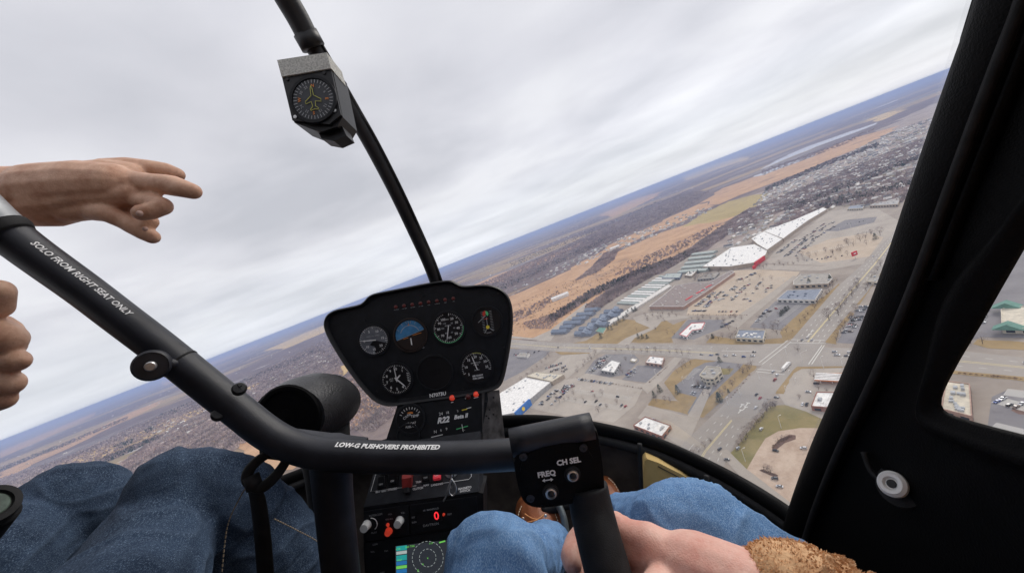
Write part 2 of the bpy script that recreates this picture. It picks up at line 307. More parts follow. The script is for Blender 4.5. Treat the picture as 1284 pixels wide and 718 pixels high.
LOTS = [
 ('lawn', 'verge', [(705, 433), (735, 427), (750, 418), (782, 405), (830, 398), (845, 408), (780, 434), (740, 436)]),
 ('lawn', 'verge', [(763, 430), (783, 421), (797, 414), (813, 406), (805, 402), (780, 400), (763, 408), (752, 420)]),
 ('lawn', 'verge', [(780, 428), (812, 417), (847, 406), (862, 400), (852, 412), (843, 424), (844, 430), (800, 430)]),
 ('parking_lot', 'bluelot', [(841, 424), (863, 401), (922, 401), (905, 412), (886, 419), (870, 426)]),
 ('parking_lot', 'tanlot', [(861, 395), (938, 396), (995, 352), (1003, 341), (955, 338), (921, 339), (890, 361), (864, 383)]),
 ('parking_lot', 'palelot', [(958, 330), (975, 312), (1000, 296), (1037, 266), (1062, 262), (1100, 262), (1132, 280), (1115, 300), (1080, 330), (1030, 333)]),
 ('parking_lot', 'tanlot', [(1000, 316), (1040, 300), (1090, 292), (1108, 298), (1090, 322), (1030, 330)]),
 ('parking_lot', 'bluelot', [(1034, 290), (1060, 276), (1100, 272), (1096, 279), (1050, 290)]),
 ('parking_lot', 'bluelot', [(940, 411), (955, 394), (972, 378), (1018, 379), (1012, 386), (978, 414), (960, 412)]),
 ('lawn', 'verge', [(978, 416), (986, 408), (1010, 386), (1033, 372), (1052, 356), (1056, 360), (998, 425), (982, 428)]),
 ('lawn', 'verge', [(885, 430), (893, 421), (920, 425), (958, 426), (982, 424), (985, 430), (960, 434)]),
 ('lawn', 'green', [(1000, 440), (1004, 432), (1012, 432), (1003, 441)]),
 ('parking_lot', 'palelot', [(676, 470), (705, 446), (738, 443), (734, 451), (718, 462), (706, 470)]),
 ('parking_lot', 'bluelot', [(628, 440), (640, 437), (690, 440), (684, 447), (655, 466), (632, 478)]),
 ('parking_lot', 'bluelot', [(733, 468), (745, 452), (760, 444), (795, 444), (802, 452), (784, 470), (758, 474)]),
 ('parking_lot', 'bluelot', [(780, 476), (800, 458), (835, 460), (834, 466), (812, 480)]),
 ('parking_lot', 'palelot', [(665, 512), (706, 477), (722, 474), (806, 488), (796, 508), (770, 530), (720, 524)]),
 ('lawn', 'verge', [(833, 480), (846, 464), (866, 451), (888, 448), (945, 452), (949, 461), (882, 524), (812, 508), (818, 500), (850, 503), (852, 506)]),
 ('parking_lot', 'bluelot', [(846, 484), (860, 474), (870, 462), (884, 455), (905, 452), (934, 454), (928, 462), (908, 480), (890, 497), (872, 522), (862, 518), (874, 498), (850, 492)]),
 ('lawn', 'green', [(905, 462), (920, 462), (914, 470), (904, 470)]),
 ('parking_lot', 'palelot', [(800, 524), (812, 508), (876, 526), (862, 560), (850, 558)]),
 ('parking_lot', 'palelot', [(976, 494), (994, 468), (1004, 462), (1060, 462), (1070, 500), (1062, 520), (1035, 522), (1018, 515), (985, 508)]),
 ('lawn', 'green', [(912, 573), (928, 556), (950, 526), (966, 510), (985, 508), (1010, 515), (1038, 527), (1038, 540), (1004, 541), (976, 545), (958, 556), (949, 572), (940, 592)]),
 ('plaza_lot', 'gravel', [(936, 590), (949, 567), (960, 550), (976, 541), (1003, 537), (1040, 537), (1090, 560), (1060, 650), (990, 632)]),
 ('lawn', 'verge', [(1034, 424), (1058, 398), (1066, 390), (1072, 394), (1052, 414), (1048, 432), (1036, 430)]),
 ('parking_lot', 'bluelot', [(1050, 430), (1060, 410), (1078, 384), (1110, 384), (1118, 434)]),
 ('lawn', 'verge', [(1062, 384), (1082, 360), (1106, 336), (1110, 340), (1090, 364), (1078, 382)]),
 ('lawn', 'verge', [(1220, 432), (1226, 426), (1300, 430), (1300, 440), (1240, 437)]),
 ('parking_lot', 'bluelot', [(1200, 433), (1216, 400), (1250, 300), (1330, 300), (1330, 425), (1230, 423)]),
 ('parking_lot', 'bluelot', [(1238, 540), (1244, 498), (1262, 490), (1330, 495), (1330, 570)]),
 ('mulch_bed', 'mulch', [(1268, 515), (1274, 510), (1330, 512), (1330, 522), (1278, 520)]),
 ('mulch_bed', 'mulch', [(968, 563), (976, 552), (990, 545), (998, 546), (998, 551), (984, 556), (974, 564)]),
 ('mulch_bed', 'mulch', [(1020, 548), (1034, 547), (1034, 551), (1021, 552)]),
 ('mulch_bed', 'mulch', [(952, 590), (956, 589), (976, 596), (974, 600)]),
 ('lawn', 'verge', [(640, 437), (628, 434), (660, 436), (740, 440), (742, 443), (704, 445), (690, 438)]),
 ('lawn', 'verge', [(1194, 464), (1284, 473), (1330, 477), (1330, 482), (1284, 478), (1192, 469)]),
 ('lawn', 'verge', [(972, 494), (990, 466), (1000, 460), (1060, 458), (1060, 461), (1004, 463), (995, 468), (982, 494)]),
]
KERB = []
for i, (nm, mt, px) in enumerate(LOTS):
    if nm != 'mulch_bed': KERB.append((nm, px))
    gsheet(nm, px, SHZ, M[mt], 0.6 if mt in ('verge', 'green') else 0, seg=6 if mt in ('verge', 'green') else None); SHZ += .004
# roads
RB_T = [(560, 414), (640, 425), (700, 430), (760, 431), (830, 432), (900, 433), (980, 431), (1040, 436), (1120, 439), (1212, 441), (1284, 449), (1420, 459)]
RB_B = [(560, 428), (640, 436), (700, 441), (760, 443), (830, 446), (900, 453), (950, 459), (1000, 460), (1120, 459), (1194, 465), (1284, 473), (1420, 484)]
RA_L = [(780, 650), (856, 557), (905, 510), (953, 461), (991, 428), (1050, 360), (1080, 333), (1131, 280), (1170, 240)]
RA_R = [(880, 672), (912, 574), (930, 543), (965, 502), (995, 464), (1034, 430), (1056, 403), (1088, 366), (1113, 330), (1138, 285), (1178, 243)]
z = SHZ
gsheet('road', RB_T+RB_B[::-1], z, M['road']); z += .004
gsheet('road', RA_L+RA_R[::-1], z, M['road']); z += .004
for px in ([(664, 511), (700, 476), (733, 448), (748, 436), (757, 437), (742, 450), (722, 466), (690, 492), (675, 514)],
           [(773, 432), (785, 424), (815, 411), (798, 404), (793, 398), (815, 392), (858, 396), (866, 398), (830, 403), (822, 412), (796, 424), (788, 433)],
           [(722, 476), (736, 468), (808, 482), (838, 456), (846, 448), (856, 449), (838, 470), (812, 494), (806, 488)],
           [(862, 522), (893, 470), (900, 470), (876, 528)],
           [(985, 508), (990, 500), (1018, 512), (1038, 520), (1036, 528), (1010, 516)],
           [(900, 566), (912, 564), (936, 588), (996, 634), (988, 646), (930, 600)],
           [(905, 404), (925, 396), (960, 372), (995, 346), (1001, 347), (968, 376), (940, 399), (925, 412)],
           [(640, 424), (628, 420), (668, 424), (690, 414), (735, 380), (740, 382), (700, 414), (690, 428)],
           [(955, 338), (958, 332), (1030, 334), (1085, 326), (1083, 331), (1030, 340)]):
    gsheet('service_road', px, z, M['palelot']); z += .004
# sidewalks (pale strips with a kerb)
def strip(pts, w, z, mat, name, h=0, kind='structure'):
    P = [G(*p) for p in pts]; mb = MB(); L = []; Rr = []
    for i, p in enumerate(P):
        t = (P[min(i+1, len(P)-1)]-P[max(i-1, 0)]); t.z = 0; t.normalize(); nn = Vector((-t.y, t.x, 0))*w/2
        L.append((p.x+nn.x, p.y+nn.y, GZ+z)); Rr.append((p.x-nn.x, p.y-nn.y, GZ+z))
    k = len(P); mb.add(L+Rr, [(i, k+i, k+i+1, i+1) for i in range(k-1)])
    if h:
        L2 = [(x, y, GZ) for x, y, _ in L]; R2 = [(x, y, GZ) for x, y, _ in Rr]
        mb.add(L+L2, [(i, i+1, k+i+1, k+i) for i in range(k-1)]); mb.add(Rr+R2, [(i, k+i, k+i+1, i+1) for i in range(k-1)])
    o = mb.build(name, mat, loc=P[0]*0); o['kind'] = kind; return o
for px in ([(822, 580), (855, 551), (905, 505), (948, 464)], [(992, 424), (1048, 358), (1078, 331), (1100, 306), (1129, 280), (1142, 270)],
           [(938, 452), (949, 455), (951, 461), (946, 466)], [(870, 449), (948, 453)], [(984, 422), (960, 421)],
           [(1036, 432), (1036, 425), (1056, 401), (1062, 394)], [(1036, 432), (1060, 434), (1120, 437)],
           [(984, 494), (996, 470), (1006, 463), (1030, 461), (1110, 461)], [(985, 509), (1012, 517), (1040, 530)],
           [(922, 562), (944, 536), (962, 515), (982, 506)], [(782, 432), (860, 431), (900, 430)],
           [(843, 424), (882, 424)], [(780, 403), (792, 401)], [(846, 482), (868, 458), (884, 451)], [(1196, 470), (1284, 479), (1330, 483)], [(812, 508), (868, 521)],
           [(676, 470), (704, 446), (739, 444)], [(940, 450), (928, 463), (906, 484)]):
    strip(px, 2.6, .22, M['walk'], 'sidewalk', h=1)
for px in ([(862, 394), (938, 395)], [(722, 473), (806, 487)], [(814, 480), (838, 459)], [(740, 472), (780, 477)], [(862, 396), (866, 384)]):
    strip(px, 4, .24, M['mulch'], 'mulch_bed', h=1)
for nm, px in KERB:
    strip(px+[px[0]], 1.3 if nm == 'lawn' else .8, .13, M['walk'] if nm == 'lawn' else M['palelot'], 'kerb', h=1)
# planted islands in the lots
for px in ([(880, 390), (884, 388)], [(905, 390), (909, 388)], [(895, 375), (899, 373)], [(930, 372), (934, 370)], [(950, 360), (954, 358)], [(700, 497), (704, 494)], [(730, 500), (735, 501)], [(760, 506), (765, 507)], [(745, 487), (750, 488)],
           [(780, 496), (786, 497)], [(700, 456), (704, 453)], [(720, 452), (724, 449)], [(975, 402), (990, 388)], [(960, 404), (966, 397)], [(1002, 484), (1006, 480)], [(1034, 515), (1042, 517)], [(1000, 322), (1010, 316)], [(1030, 310), (1042, 304)], [(1060, 312), (1072, 305)],
           [(858, 490), (864, 492)], [(770, 462), (776, 458)], [(798, 470), (806, 464)], [(822, 530), (834, 536)], [(848, 540), (852, 534)]):
    strip(px, 4.5, .2, M['verge'], 'island', h=1)
# planted medians and lane paint
strip([(838, 616), (868, 578), (896, 547)], 3.0, .2, M['verge'], 'median', h=1)
strip([(1050, 384), (1080, 347)], 5, .2, M['mulch'], 'median', h=1)
strip([(1086, 362), (1106, 332), (1122, 306)], 4, .2, M['green'], 'median', h=1)
def lerp_road(A, B, t):
    n = min(len(A), len(B)); return [((1-t)*A[i][0]+t*B[i][0], (1-t)*A[i][1]+t*B[i][1]) for i in range(n)]
RA_R2 = [(880, 672), (912, 574), (930, 543), (965, 502), (1034, 430), (1088, 366), (1113, 330), (1138, 285), (1178, 243)]
pz = z+.004; paint = MB(); ypaint = MB()
def seg_quads(mb, p, q, w, dash=0, gap=0, zz=None):
    a, b = G(*p), G(*q); d = (b-a); L = d.length
    if L < .5: return
    d.normalize(); nn = Vector((-d.y, d.x, 0))*w/2; s = 0; zq = GZ+(zz or pz)
    while s < L:
        e_ = min(L, s+(dash or L)); u, v = a+d*s, a+d*e_
        mb.add([(u.x+nn.x, u.y+nn.y, zq), (u.x-nn.x, u.y-nn.y, zq), (v.x-nn.x, v.y-nn.y, zq), (v.x+nn.x, v.y+nn.y, zq)], [(0, 1, 2, 3)]); s = e_+gap+.001
def poly_paint(mb, pts, w, dash=0, gap=0):
    for i in range(len(pts)-1): seg_quads(mb, pts[i], pts[i+1], w, dash, gap)
for t in (.2, .36, .66, .84):
    L = lerp_road(RA_L, RA_R2, t); poly_paint(paint, L[:3], .5, 4, 9); poly_paint(paint, L[4:], .6, 5, 10)
for t in (.5, .53): 
    L = lerp_road(RA_L, RA_R2, t); poly_paint(ypaint, L[4:], .5); poly_paint(ypaint, L[:3], .4)
for t in (.25, .75):
    L = lerp_road(RB_T, RB_B, t); poly_paint(paint, L[:6], .6, 5, 10); poly_paint(paint, L[8:], .5, 4, 9)
for t in (.48, .54):
    L = lerp_road(RB_T, RB_B, t); poly_paint(ypaint, L[:6], .5); poly_paint(ypaint, L[8:], .4)
for a, b in (((956, 457), (992, 429)), ((952, 455), (988, 427)), ((992, 426), (1034, 427)), ((990, 430), (1036, 431)), ((1034, 433), (1018, 457)), ((1031, 433), (1014, 457)),
             ((950, 463), (985, 466)), ((948, 466), (984, 470)), ((905, 440), (950, 441))):
    seg_quads(paint, a, b, .9)
def arrow(px, py, ang, s=1):
    c = G(px, py); ca, sa = math.cos(ang), math.sin(ang)
    for rect in (((-2.5, -.35), (2, .35)), ((1.2, -1.3), (2.2, 1.3))):
        (x0, y0), (x1, y1) = rect; P = []
        for x, y in ((x0, y0), (x1, y0), (x1, y1), (x0, y1)): P.append((c.x+(x*ca-y*sa)*s, c.y+(x*sa+y*ca)*s, GZ+pz+(.004 if x0 > 0 else 0)))
        paint.add(P, [(0, 1, 2, 3)])
aA = math.atan2((G(953, 461)-G(905, 510)).y, (G(953, 461)-G(905, 510)).x)
for q in ((930, 509), (934, 512), (928, 516), (937, 507), (1044, 382), (1048, 385), (1043, 388), (1015, 420), (1018, 416)): arrow(*q, aA, 1.4)
po = paint.build('road_marking', M['white_paint']); tag(po, kind='stuff')
yo = ypaint.build('centre_line', M['yellow_paint']); tag(yo, kind='stuff')
# parking bays
bays = MB()
def bay_row(p, q, n, length, both=False):
    a, b = G(*p), G(*q); d = (b-a).normalized(); nn = Vector((-d.y, d.x, 0))
    for i in range(n+1):
        c = a.lerp(b, i/n); w = d*.24
        for sgn in ((1, -1) if both else (1,)):
            e_ = c+nn*length*sgn; zq = GZ+pz+.004
            bays.add([(c.x+w.x, c.y+w.y, zq), (c.x-w.x, c.y-w.y, zq), (e_.x-w.x, e_.y-w.y, zq), (e_.x+w.x, e_.y+w.y, zq)], [(0, 1, 2, 3)])
for i in range(9):
    t = i/8; bay_row((873+t*62, 389-t*1), (930+t*55, 346+t*2), 40, 5, True)
for p, q, n in (((1250, 502), (1300, 515), 26), ((1262, 492), (1320, 500), 24), ((1246, 535), (1300, 548), 20), ((860, 475), (876, 463), 10), ((744, 470), (764, 447), 20),
                ((972, 405), (1003, 382), 26), ((950, 405), (975, 384), 24), ((1000, 310), (1060, 300), 30), ((1000, 320), (1070, 306), 30), ((720, 490), (790, 500), 40), ((710, 500), (780, 512), 40)):
    bay_row(p, q, n, 5, True)
tag(bays.build('parking_line', M['white_paint']), kind='stuff')
# ================================================================ BUILDINGS
def mm(name, c, rough=.8, var=.08, sc=.25): return pm('b_'+name, c, rough=rough, var=var, scale=sc)
BM = {k: mm(k, c) for k, c in dict(white=(.80, .78, .74), cream=(.60, .54, .43), tan=(.44, .36, .28), brick=(.30, .13, .09), pinkbrick=(.42, .27, .21), grey=(.36, .35, .34), dgrey=(.17, .165, .17),
      blue=(.20, .235, .30), bluegrey=(.22, .245, .30), brown=(.25, .20, .18), red=(.62, .04, .05), green=(.13, .27, .215), signblue=(.03, .16, .48), yellow=(.85, .60, .05), steel=(.45, .46, .47),
      glass=(.03, .04, .05), orange=(.75, .26, .08), gravelroof=(.34, .31, .27), palegreen=(.40, .44, .41), offwhite=(.66, .63, .58)).items()}
BM['glass'].node_tree.nodes['Principled BSDF'].inputs['Roughness'].default_value = .15
def ccw(P):
    a = sum(P[i].x*P[(i+1) % len(P)].y-P[(i+1) % len(P)].x*P[i].y for i in range(len(P)))
    return P if a > 0 else P[::-1]
def building(name, label, roofpx, h, wall, roof, cat='building', parapet=.6, units=0, windows=True, wmat='glass', trim=None, group=None, unit_mat='steel', storeys=1, useed=1):
    P = ccw([G(x, y, h) for x, y in roofpx]); P = [Vector((p.x, p.y, 0)) for p in P]
    c = sum(P, Vector())/len(P); root = empty(name, (c.x, c.y, GZ), label, cat, group)
    Z = lambda p, z: Vector((p.x, p.y, GZ+z)); n = len(P); wl = MB()
    wl.add([Z(p, 0) for p in P]+[Z(p, h) for p in P], [(i, (i+1) % n, n+(i+1) % n, n+i) for i in range(n)]); wl.build('wall', BM[wall], root)
    rf = MB(); rf.add([Z(p, h-.3) for p in P], [tuple(range(n))]); ro = rf.build('roof', BM[roof], root)
    if parapet:
        q = MB()
        for i in range(n):
            a, b = P[i], P[(i+1) % n]; d = (b-a).normalized(); nn = Vector((-d.y, d.x, 0))
            q.box(Z((a+b)/2+nn*(parapet/2-.06), h), ((b-a).length+.1, parapet, .7+.02*(i % 3)), (d, nn, Vector((0, 0, 1))))
        q.build('parapet', BM[trim or wall], root)
    # rooftop plant
    r2 = random.Random(useed)
    xs = [p.x for p in P]; ys = [p.y for p in P]; k = 0; t = 0
    e0 = (P[1]-P[0]).normalized()
    def inside(x, y):
        s = False
        for i in range(n):
            a, b = P[i], P[(i+1) % n]
            if (a.y > y) != (b.y > y) and x < (b.x-a.x)*(y-a.y)/(b.y-a.y)+a.x: s = not s
        return s
    while k < units and t < 3000:
        t += 1; x, y = r2.uniform(min(xs), max(xs)), r2.uniform(min(ys), max(ys))
        if not all(inside(x+a, y+b) for a, b in ((4, 0), (-4, 0), (0, 4), (0, -4))): continue
        w, d, hh = r2.uniform(1.8, 4.2), r2.uniform(1.5, 3), r2.uniform(.9, 1.8)
        u = MB(); nn = Vector((-e0.y, e0.x, 0)); u.box((x, y, GZ+h+hh/2-.25), (w, d, hh), (e0, nn, Vector((0, 0, 1)))); u.box((x, y, GZ+h+hh-.2), (w*.7, d*.7, .25), (e0, nn, Vector((0, 0, 1))))
        u.build('rooftop_unit', BM[unit_mat], root); k += 1
    if windows:
        for i in range(n):
            a, b = P[i], P[(i+1) % n]; L = (b-a).length
            if L < 8: continue
            d = (b-a)/L; nn = Vector((d.y, -d.x, 0)); 
            # only the walls that face the helicopter
            if nn.dot(-((a+b)/2)) < 0: continue
            for s_ in range(storeys):
                zc = h*(s_+.45)/storeys; m_ = int(min(14, max(2, L/7)))
                for j in range(m_):
                    cc = a.lerp(b, (j+.5)/m_); w = MB(); w.box(Z(cc+nn*.04, zc), (L/m_*.55, .16, h/storeys*.42), (d, nn, Vector((0, 0, 1)))); w.build('window', BM[wmat], root)
    root['h'] = h
    del root['h']
    return root, P
Z3 = lambda p, z: Vector((p.x, p.y, GZ+z))
AX = lambda d: (d, Vector((-d.y, d.x, 0)), Vector((0, 0, 1)))
def face_part(root, name, mat, p, q, h, z0, z1, out_=.3):      # a slab standing along the line p-q (photo points at height h)
    a, b = G(*p, h), G(*q, h); a.z = b.z = 0; d = (b-a); L = d.length; d.normalize(); m_ = MB(); m_.box(Z3((a+b)/2, (z0+z1)/2), (L, out_*2, z1-z0), AX(d)); return m_.build(name, BM[mat], root)

building('superstore', 'farthest and lowest white wing of the long superstore, tapering towards the suburb', [(958, 289.5), (995, 276), (1032, 260), (1037, 262), (1012, 277), (990, 293), (982, 299)], 8, 'tan', 'white', units=22, windows=False, trim='offwhite', useed=33)
building('superstore', 'middle white block of the long superstore, stepped above its neighbours', [(942, 299), (958, 289.8), (981, 299.5), (962, 313), (950, 306)], 11, 'tan', 'white', units=14, windows=False, trim='offwhite', useed=34)
b, P = building('superstore', 'nearest and widest white block of the superstore with the red entrance', [(881, 334), (917, 310), (946, 306), (962, 314), (960, 319), (945, 329), (914, 334)], 9, 'tan', 'white', units=26, windows=False, trim='offwhite', useed=3)
face_part(b, 'entrance_front', 'red', (946, 330), (958, 321), 9, 1, 10, 1.2)
face_part(b, 'entrance_sign', 'red', (944, 333), (946, 331), 8, 0, 6, 2)
b, P = building('strip_mall', 'brown-roofed strip mall with a white parapet and red awnings',
         [(814, 384), (831, 371), (846, 358), (870, 354), (888, 354), (917, 339), (921, 341), (892, 361), (863, 380), (857, 384)], 7, 'pinkbrick', 'brown', units=26, unit_mat='offwhite', windows=False, trim='white', useed=5)
for p, q in (((860, 376), (868, 371)), ((873, 368), (882, 363)), ((884, 361), (892, 357))): face_part(b, 'awning', 'red', p, q, 7, 4, 7.6, 1.8)
building('office_building', 'low beige office with a gravel roof and raised white rim beside the main road', [(995, 352), (1004, 344), (1040, 343), (1044, 349), (1038, 355), (995, 357)], 7, 'tan', 'gravelroof', units=6, trim='offwhite', useed=8)
building('office_building', 'blue-roofed low office with a white band in front of the triangular car park', [(974, 375), (987, 364), (1031, 362), (1022, 376)], 6, 'offwhite', 'bluegrey', units=9, trim='offwhite', unit_mat='blue', useed=9)
building('bank_building', 'dark-roofed bank crowded with rooftop units at the corner by the crossroads', [(922, 423), (926, 413), (960, 414), (957, 425)], 6, 'cream', 'bluegrey', units=12, storeys=1, unit_mat='white', useed=10)
b, P = building('restaurant', 'small white restaurant with red roof trim on a dark lot beside the side road', [(852, 419), (867, 405), (884, 404), (880, 412), (868, 414), (861, 422)], 5, 'white', 'white', units=3, trim='red', useed=11)
building('restaurant', 'white-roofed grey restaurant with two rooftop units between dark lots', [(753, 464), (767, 451), (778, 454), (770, 467)], 5, 'grey', 'white', units=4, useed=12)
building('restaurant', 'white square restaurant with brick base left of the long grassy lawn', [(809, 454), (815, 446), (833, 448), (830, 457)], 5, 'pinkbrick', 'white', units=3, useed=13)
b, P = building('warehouse_store', 'huge white-roofed store with a blue entrance carrying a yellow disc', [(618, 500), (625, 494), (659, 473), (690, 479), (668, 497), (645, 517), (618, 522)], 9, 'grey', 'white', units=9, windows=False, trim='white', useed=14)
building('store_annex', 'cream flat annex at the back of the huge white-roofed store', [(660, 471), (672, 466), (707, 469), (692, 478)], 8, 'tan', 'cream', units=10, windows=False, trim='cream', useed=15)
w1 = face_part(b, 'entrance_front', 'signblue', (646, 518), (664, 501), 9, .5, 10.5, 1.6)
a_, b_ = G(646, 518, 9), G(664, 501, 9); d_ = (b_-a_); d_.z = 0; d_.normalize(); n_ = Vector((d_.y, -d_.x, 0)); n_ = n_ if n_.dot(-a_) > 0 else -n_
cc_ = a_.lerp(b_, .45); q = MB(); q.lathe(Vector((cc_.x, cc_.y, GZ+6.2))+n_*1.7, n_, [(3.0, -.3), (3.0, .3)], 20); q.build('emblem', BM['yellow'], b)
building('fast_food_restaurant', 'white-roofed building with dark brick walls in the lower car park', [(794, 533), (809, 522), (841, 533), (830, 547)], 5, 'brick', 'white', units=5, useed=16)
b, P = building('bank_building', 'cream two-storey bank with a stepped roof on the central lawn', [(877, 470), (886, 459), (903, 460), (905, 465), (895, 474), (884, 474)], 9, 'cream', 'gravelroof', units=4, storeys=2, trim='cream', useed=17)
building('petrol_shop', 'brick petrol station shop with a white roof near the door post', [(1017, 509), (1024, 491), (1070, 492), (1064, 513)], 5, 'brick', 'white', units=5, useed=18)
b, P = building('garden_shop', 'cream shop with green gables seen through the door window', [(1255, 388), (1262, 384), (1320, 384), (1322, 412), (1256, 411)], 6, 'cream', 'cream', units=0, useed=19)
for (x, y) in ((1262, 384), (1264, 411)):
    c = G(x, y, 6); m_ = MB(); c.z = 0; dd = (P[1]-P[0]).normalized(); nn = Vector((-dd.y, dd.x, 0))
    m_.prism([Z3(c-dd*9, 5.6)-nn*4, Z3(c+dd*9, 5.6)-nn*4, Z3(c, 11)-nn*4], nn*9); m_.build('gable_roof', BM['green'], b)
building('medical_office', 'tan building with a cluster of rooftop units at the corner of the door window', [(1180, 512), (1186, 477), (1216, 481), (1219, 522)], 6, 'pinkbrick', 'cream', units=14, trim='pinkbrick', useed=20)
building('garden_shelter', 'small green-roofed shelter by the dark conifer', [(747, 415), (752, 410), (760, 411), (756, 417)], 3, 'cream', 'green', parapet=0, windows=False)
for (lb, r_, h_, w_, t_, u_) in (('low flat shop with a grey roof right of the upper main road', [(1086, 352), (1092, 344), (1112, 346), (1110, 355)], 5, 'cream', 'gravelroof', 3), ('long tan shop beside the far main road near the suburb', [(1090, 258), (1096, 254), (1128, 250), (1126, 256)], 6, 'tan', 'grey', 5),
        ('small dark-roofed shop at the top edge of the far car park', [(1062, 262), (1066, 258), (1084, 256), (1082, 261)], 5, 'cream', 'bluegrey', 3), ('small cream kiosk in the middle of the lower dark lot', [(790, 452), (793, 449), (799, 450), (796, 453)], 3, 'cream', 'white', 0),
        ('low grey service building behind the strip mall', [(874, 350), (884, 344), (902, 341), (896, 348)], 5, 'grey', 'gravelroof', 5), ('plain tan shed beside the tall storage rows', [(858, 345), (866, 338), (874, 339), (867, 346)], 5, 'tan', 'offwhite', 3),
        ('low shop with a flat tan roof between the marsh and the apartments', [(712, 399), (716, 396), (726, 395.5), (723, 399)], 4, 'cream', 'tan', 2), ('small white shop by the dark lot near the instrument panel', [(648, 446), (653, 442), (664, 443), (661, 447)], 4, 'offwhite', 'gravelroof', 2)):
    building('small_shop', lb, r_, h_, w_, t_, units=u_, windows=h_ > 4)
# gas station canopy on posts
cp = [G(x, y, 5.5) for x, y in ((1021, 476), (1023, 467), (1075, 468), (1076, 479))]; cen = sum(cp, Vector())/4
can = empty('petrol_canopy', (cen.x, cen.y, GZ), 'orange-edged petrol station canopy striped white and brown', 'canopy')
q = MB(); q.prism([(p.x, p.y, GZ+4.7) for p in ccw(cp)], (0, 0, .9)); q.build('fascia', BM['orange'], can)
e1 = cp[3]-cp[0]; e2 = cp[1]-cp[0]
for i in range(5):
    q = MB(); o0 = cp[0]+e2*(i/5); pts = [o0+e2*.01, o0+e1+e2*.01, o0+e1+e2*.13, o0+e2*.13]; q.prism([(p.x, p.y, GZ+5.6) for p in ccw(pts)], (0, 0, .5)); q.build('roof_panel', BM['white'], can)
    q = MB(); pts = [o0+e2*.13, o0+e1+e2*.13, o0+e1+e2*.2, o0+e2*.2]; q.prism([(p.x, p.y, GZ+5.6) for p in ccw(pts)], (0, 0, .25)); q.build('roof_gutter', BM['brown'], can)
for s_ in (.12, .4, .68, .95):
    p = cp[0]+e1*s_+e2*.25; q = MB(); q.box((p.x, p.y, GZ+2.35), (.6, .6, 4.7)); q.build('post', BM['white'], can)
    p2 = p+e2*.1; q = MB(); q.box((p2.x, p2.y, GZ+.9), (.9, .6, 1.8), m=0); q.build('fuel_pump', BM['dgrey'], can)
# pitched roofs
def gable(name, label, a, b, w, h, rh, wall, roof, cat='house', group=None, ground=False):
    A, B = (a, b) if ground else (G(*a, h), G(*b, h)); A = Vector((A.x, A.y, 0)); B = Vector((B.x, B.y, 0)); d = (B-A).normalized(); nn = Vector((-d.y, d.x, 0))*w/2
    c = (A+B)/2; root = empty(name, (c.x, c.y, GZ), label, cat, group)
    q = MB(); V = [Z3(A-nn, 0), Z3(B-nn, 0), Z3(B+nn, 0), Z3(A+nn, 0), Z3(A-nn, h), Z3(B-nn, h), Z3(B+nn, h), Z3(A+nn, h), Z3(A, h+rh), Z3(B, h+rh)]
    q.add(V, [(0, 1, 5, 4), (2, 3, 7, 6), (3, 0, 4, 8, 7), (1, 2, 6, 9, 5)]); q.build('wall', BM[wall], root)
    q = MB(); n2 = nn*1.08; e_ = d*.4; lo = h-rh*.08
    q.prism([Z3(A-n2-e_, lo), Z3(A-n2-e_, lo+.25), Z3(A-e_, h+rh+.25), Z3(A+n2-e_, lo+.25), Z3(A+n2-e_, lo), Z3(A-e_, h+rh)], (B-A)+e_*2); q.build('roof', BM[roof], root)
    return root
gi = 0
for i in range(6):       # blue-roofed apartment rows
    t = i/5; wd = ['nearest the road', 'second from the road', 'third from the road', 'fourth from the road', 'fifth from the road', 'farthest from the road'][i]
    x0, y0 = 693+t*40, 415-t*27
    x0 += (0, 2.5, -1, 2, -.5, 1.5)[i]
    gable('apartment_block', f'blue-grey roofed apartment row by the marsh, {wd}', (x0, y0), (x0+(19, 15, 22, 17, 20, 16)[i], y0-1.3), 15, 6, 4, 'bluegrey', 'blue', 'apartment block', 'blue-roofed apartment rows beside the marsh')
for i in range(6):
    t = i/5; wd = ['nearest the road', 'second from the road', 'third from the road', 'fourth from the road', 'fifth from the road', 'farthest from the road'][i]
    x0, y0 = 722+t*37, 417-t*27
    x0 += (0, -2, 1.5, -1, 2, 0)[i]
    gable('apartment_block', f'blue-grey roofed cross wing beside the conifers, {wd}', (x0+9, y0+1.5), (x0+13, y0-4.5), 14, 6.5, 4.4, 'bluegrey', 'blue', 'apartment block', 'cross wings of the apartments beside the conifers')
    gable('apartment_block', f'blue-grey roofed apartment row beside the conifers, {wd}', (x0, y0), (x0+(22, 18, 24, 19, 22, 20)[i], y0-1), 14, 6, 4, 'bluegrey', 'blue', 'apartment block', 'blue-roofed apartment rows beside the conifers')
for i in range(13):      # storage rows
    t = i/12; x0, y0 = 775+t*52, 379-t*33
    gable('storage_shed', 'long low storage shed with a white ribbed roof, one of a ladder of parallel sheds', (x0, y0), (x0+26-2*t, y0+1-t*1), 8.5, 3.4, 1.2, 'palegreen', 'white' if i % 3 else 'palegreen', 'shed', 'parallel white storage sheds beyond the strip mall')
for i in range(5):
    t = i/4; x0, y0 = 852+t*17, 340-t*22
    gable('storage_shed', 'wide pale green storage roof, one of the row behind the white superstore', (x0, y0), (x0+36-t*8, y0-3), 17, 5, 1.4, 'palegreen', 'palegreen', 'shed', 'pale green sheds behind the superstore')
building('storage_shed', 'long narrow white shed running beside the storage rows', [(764, 407), (760, 404), (838, 356), (842, 358)], 4, 'offwhite', 'offwhite', 'shed', units=0, windows=False)
building('office_building', 'low dark-windowed block with a blue band at the end of the storage rows', [(830, 348), (836, 343), (855, 342), (852, 348)], 6, 'blue', 'palegreen', units=3)

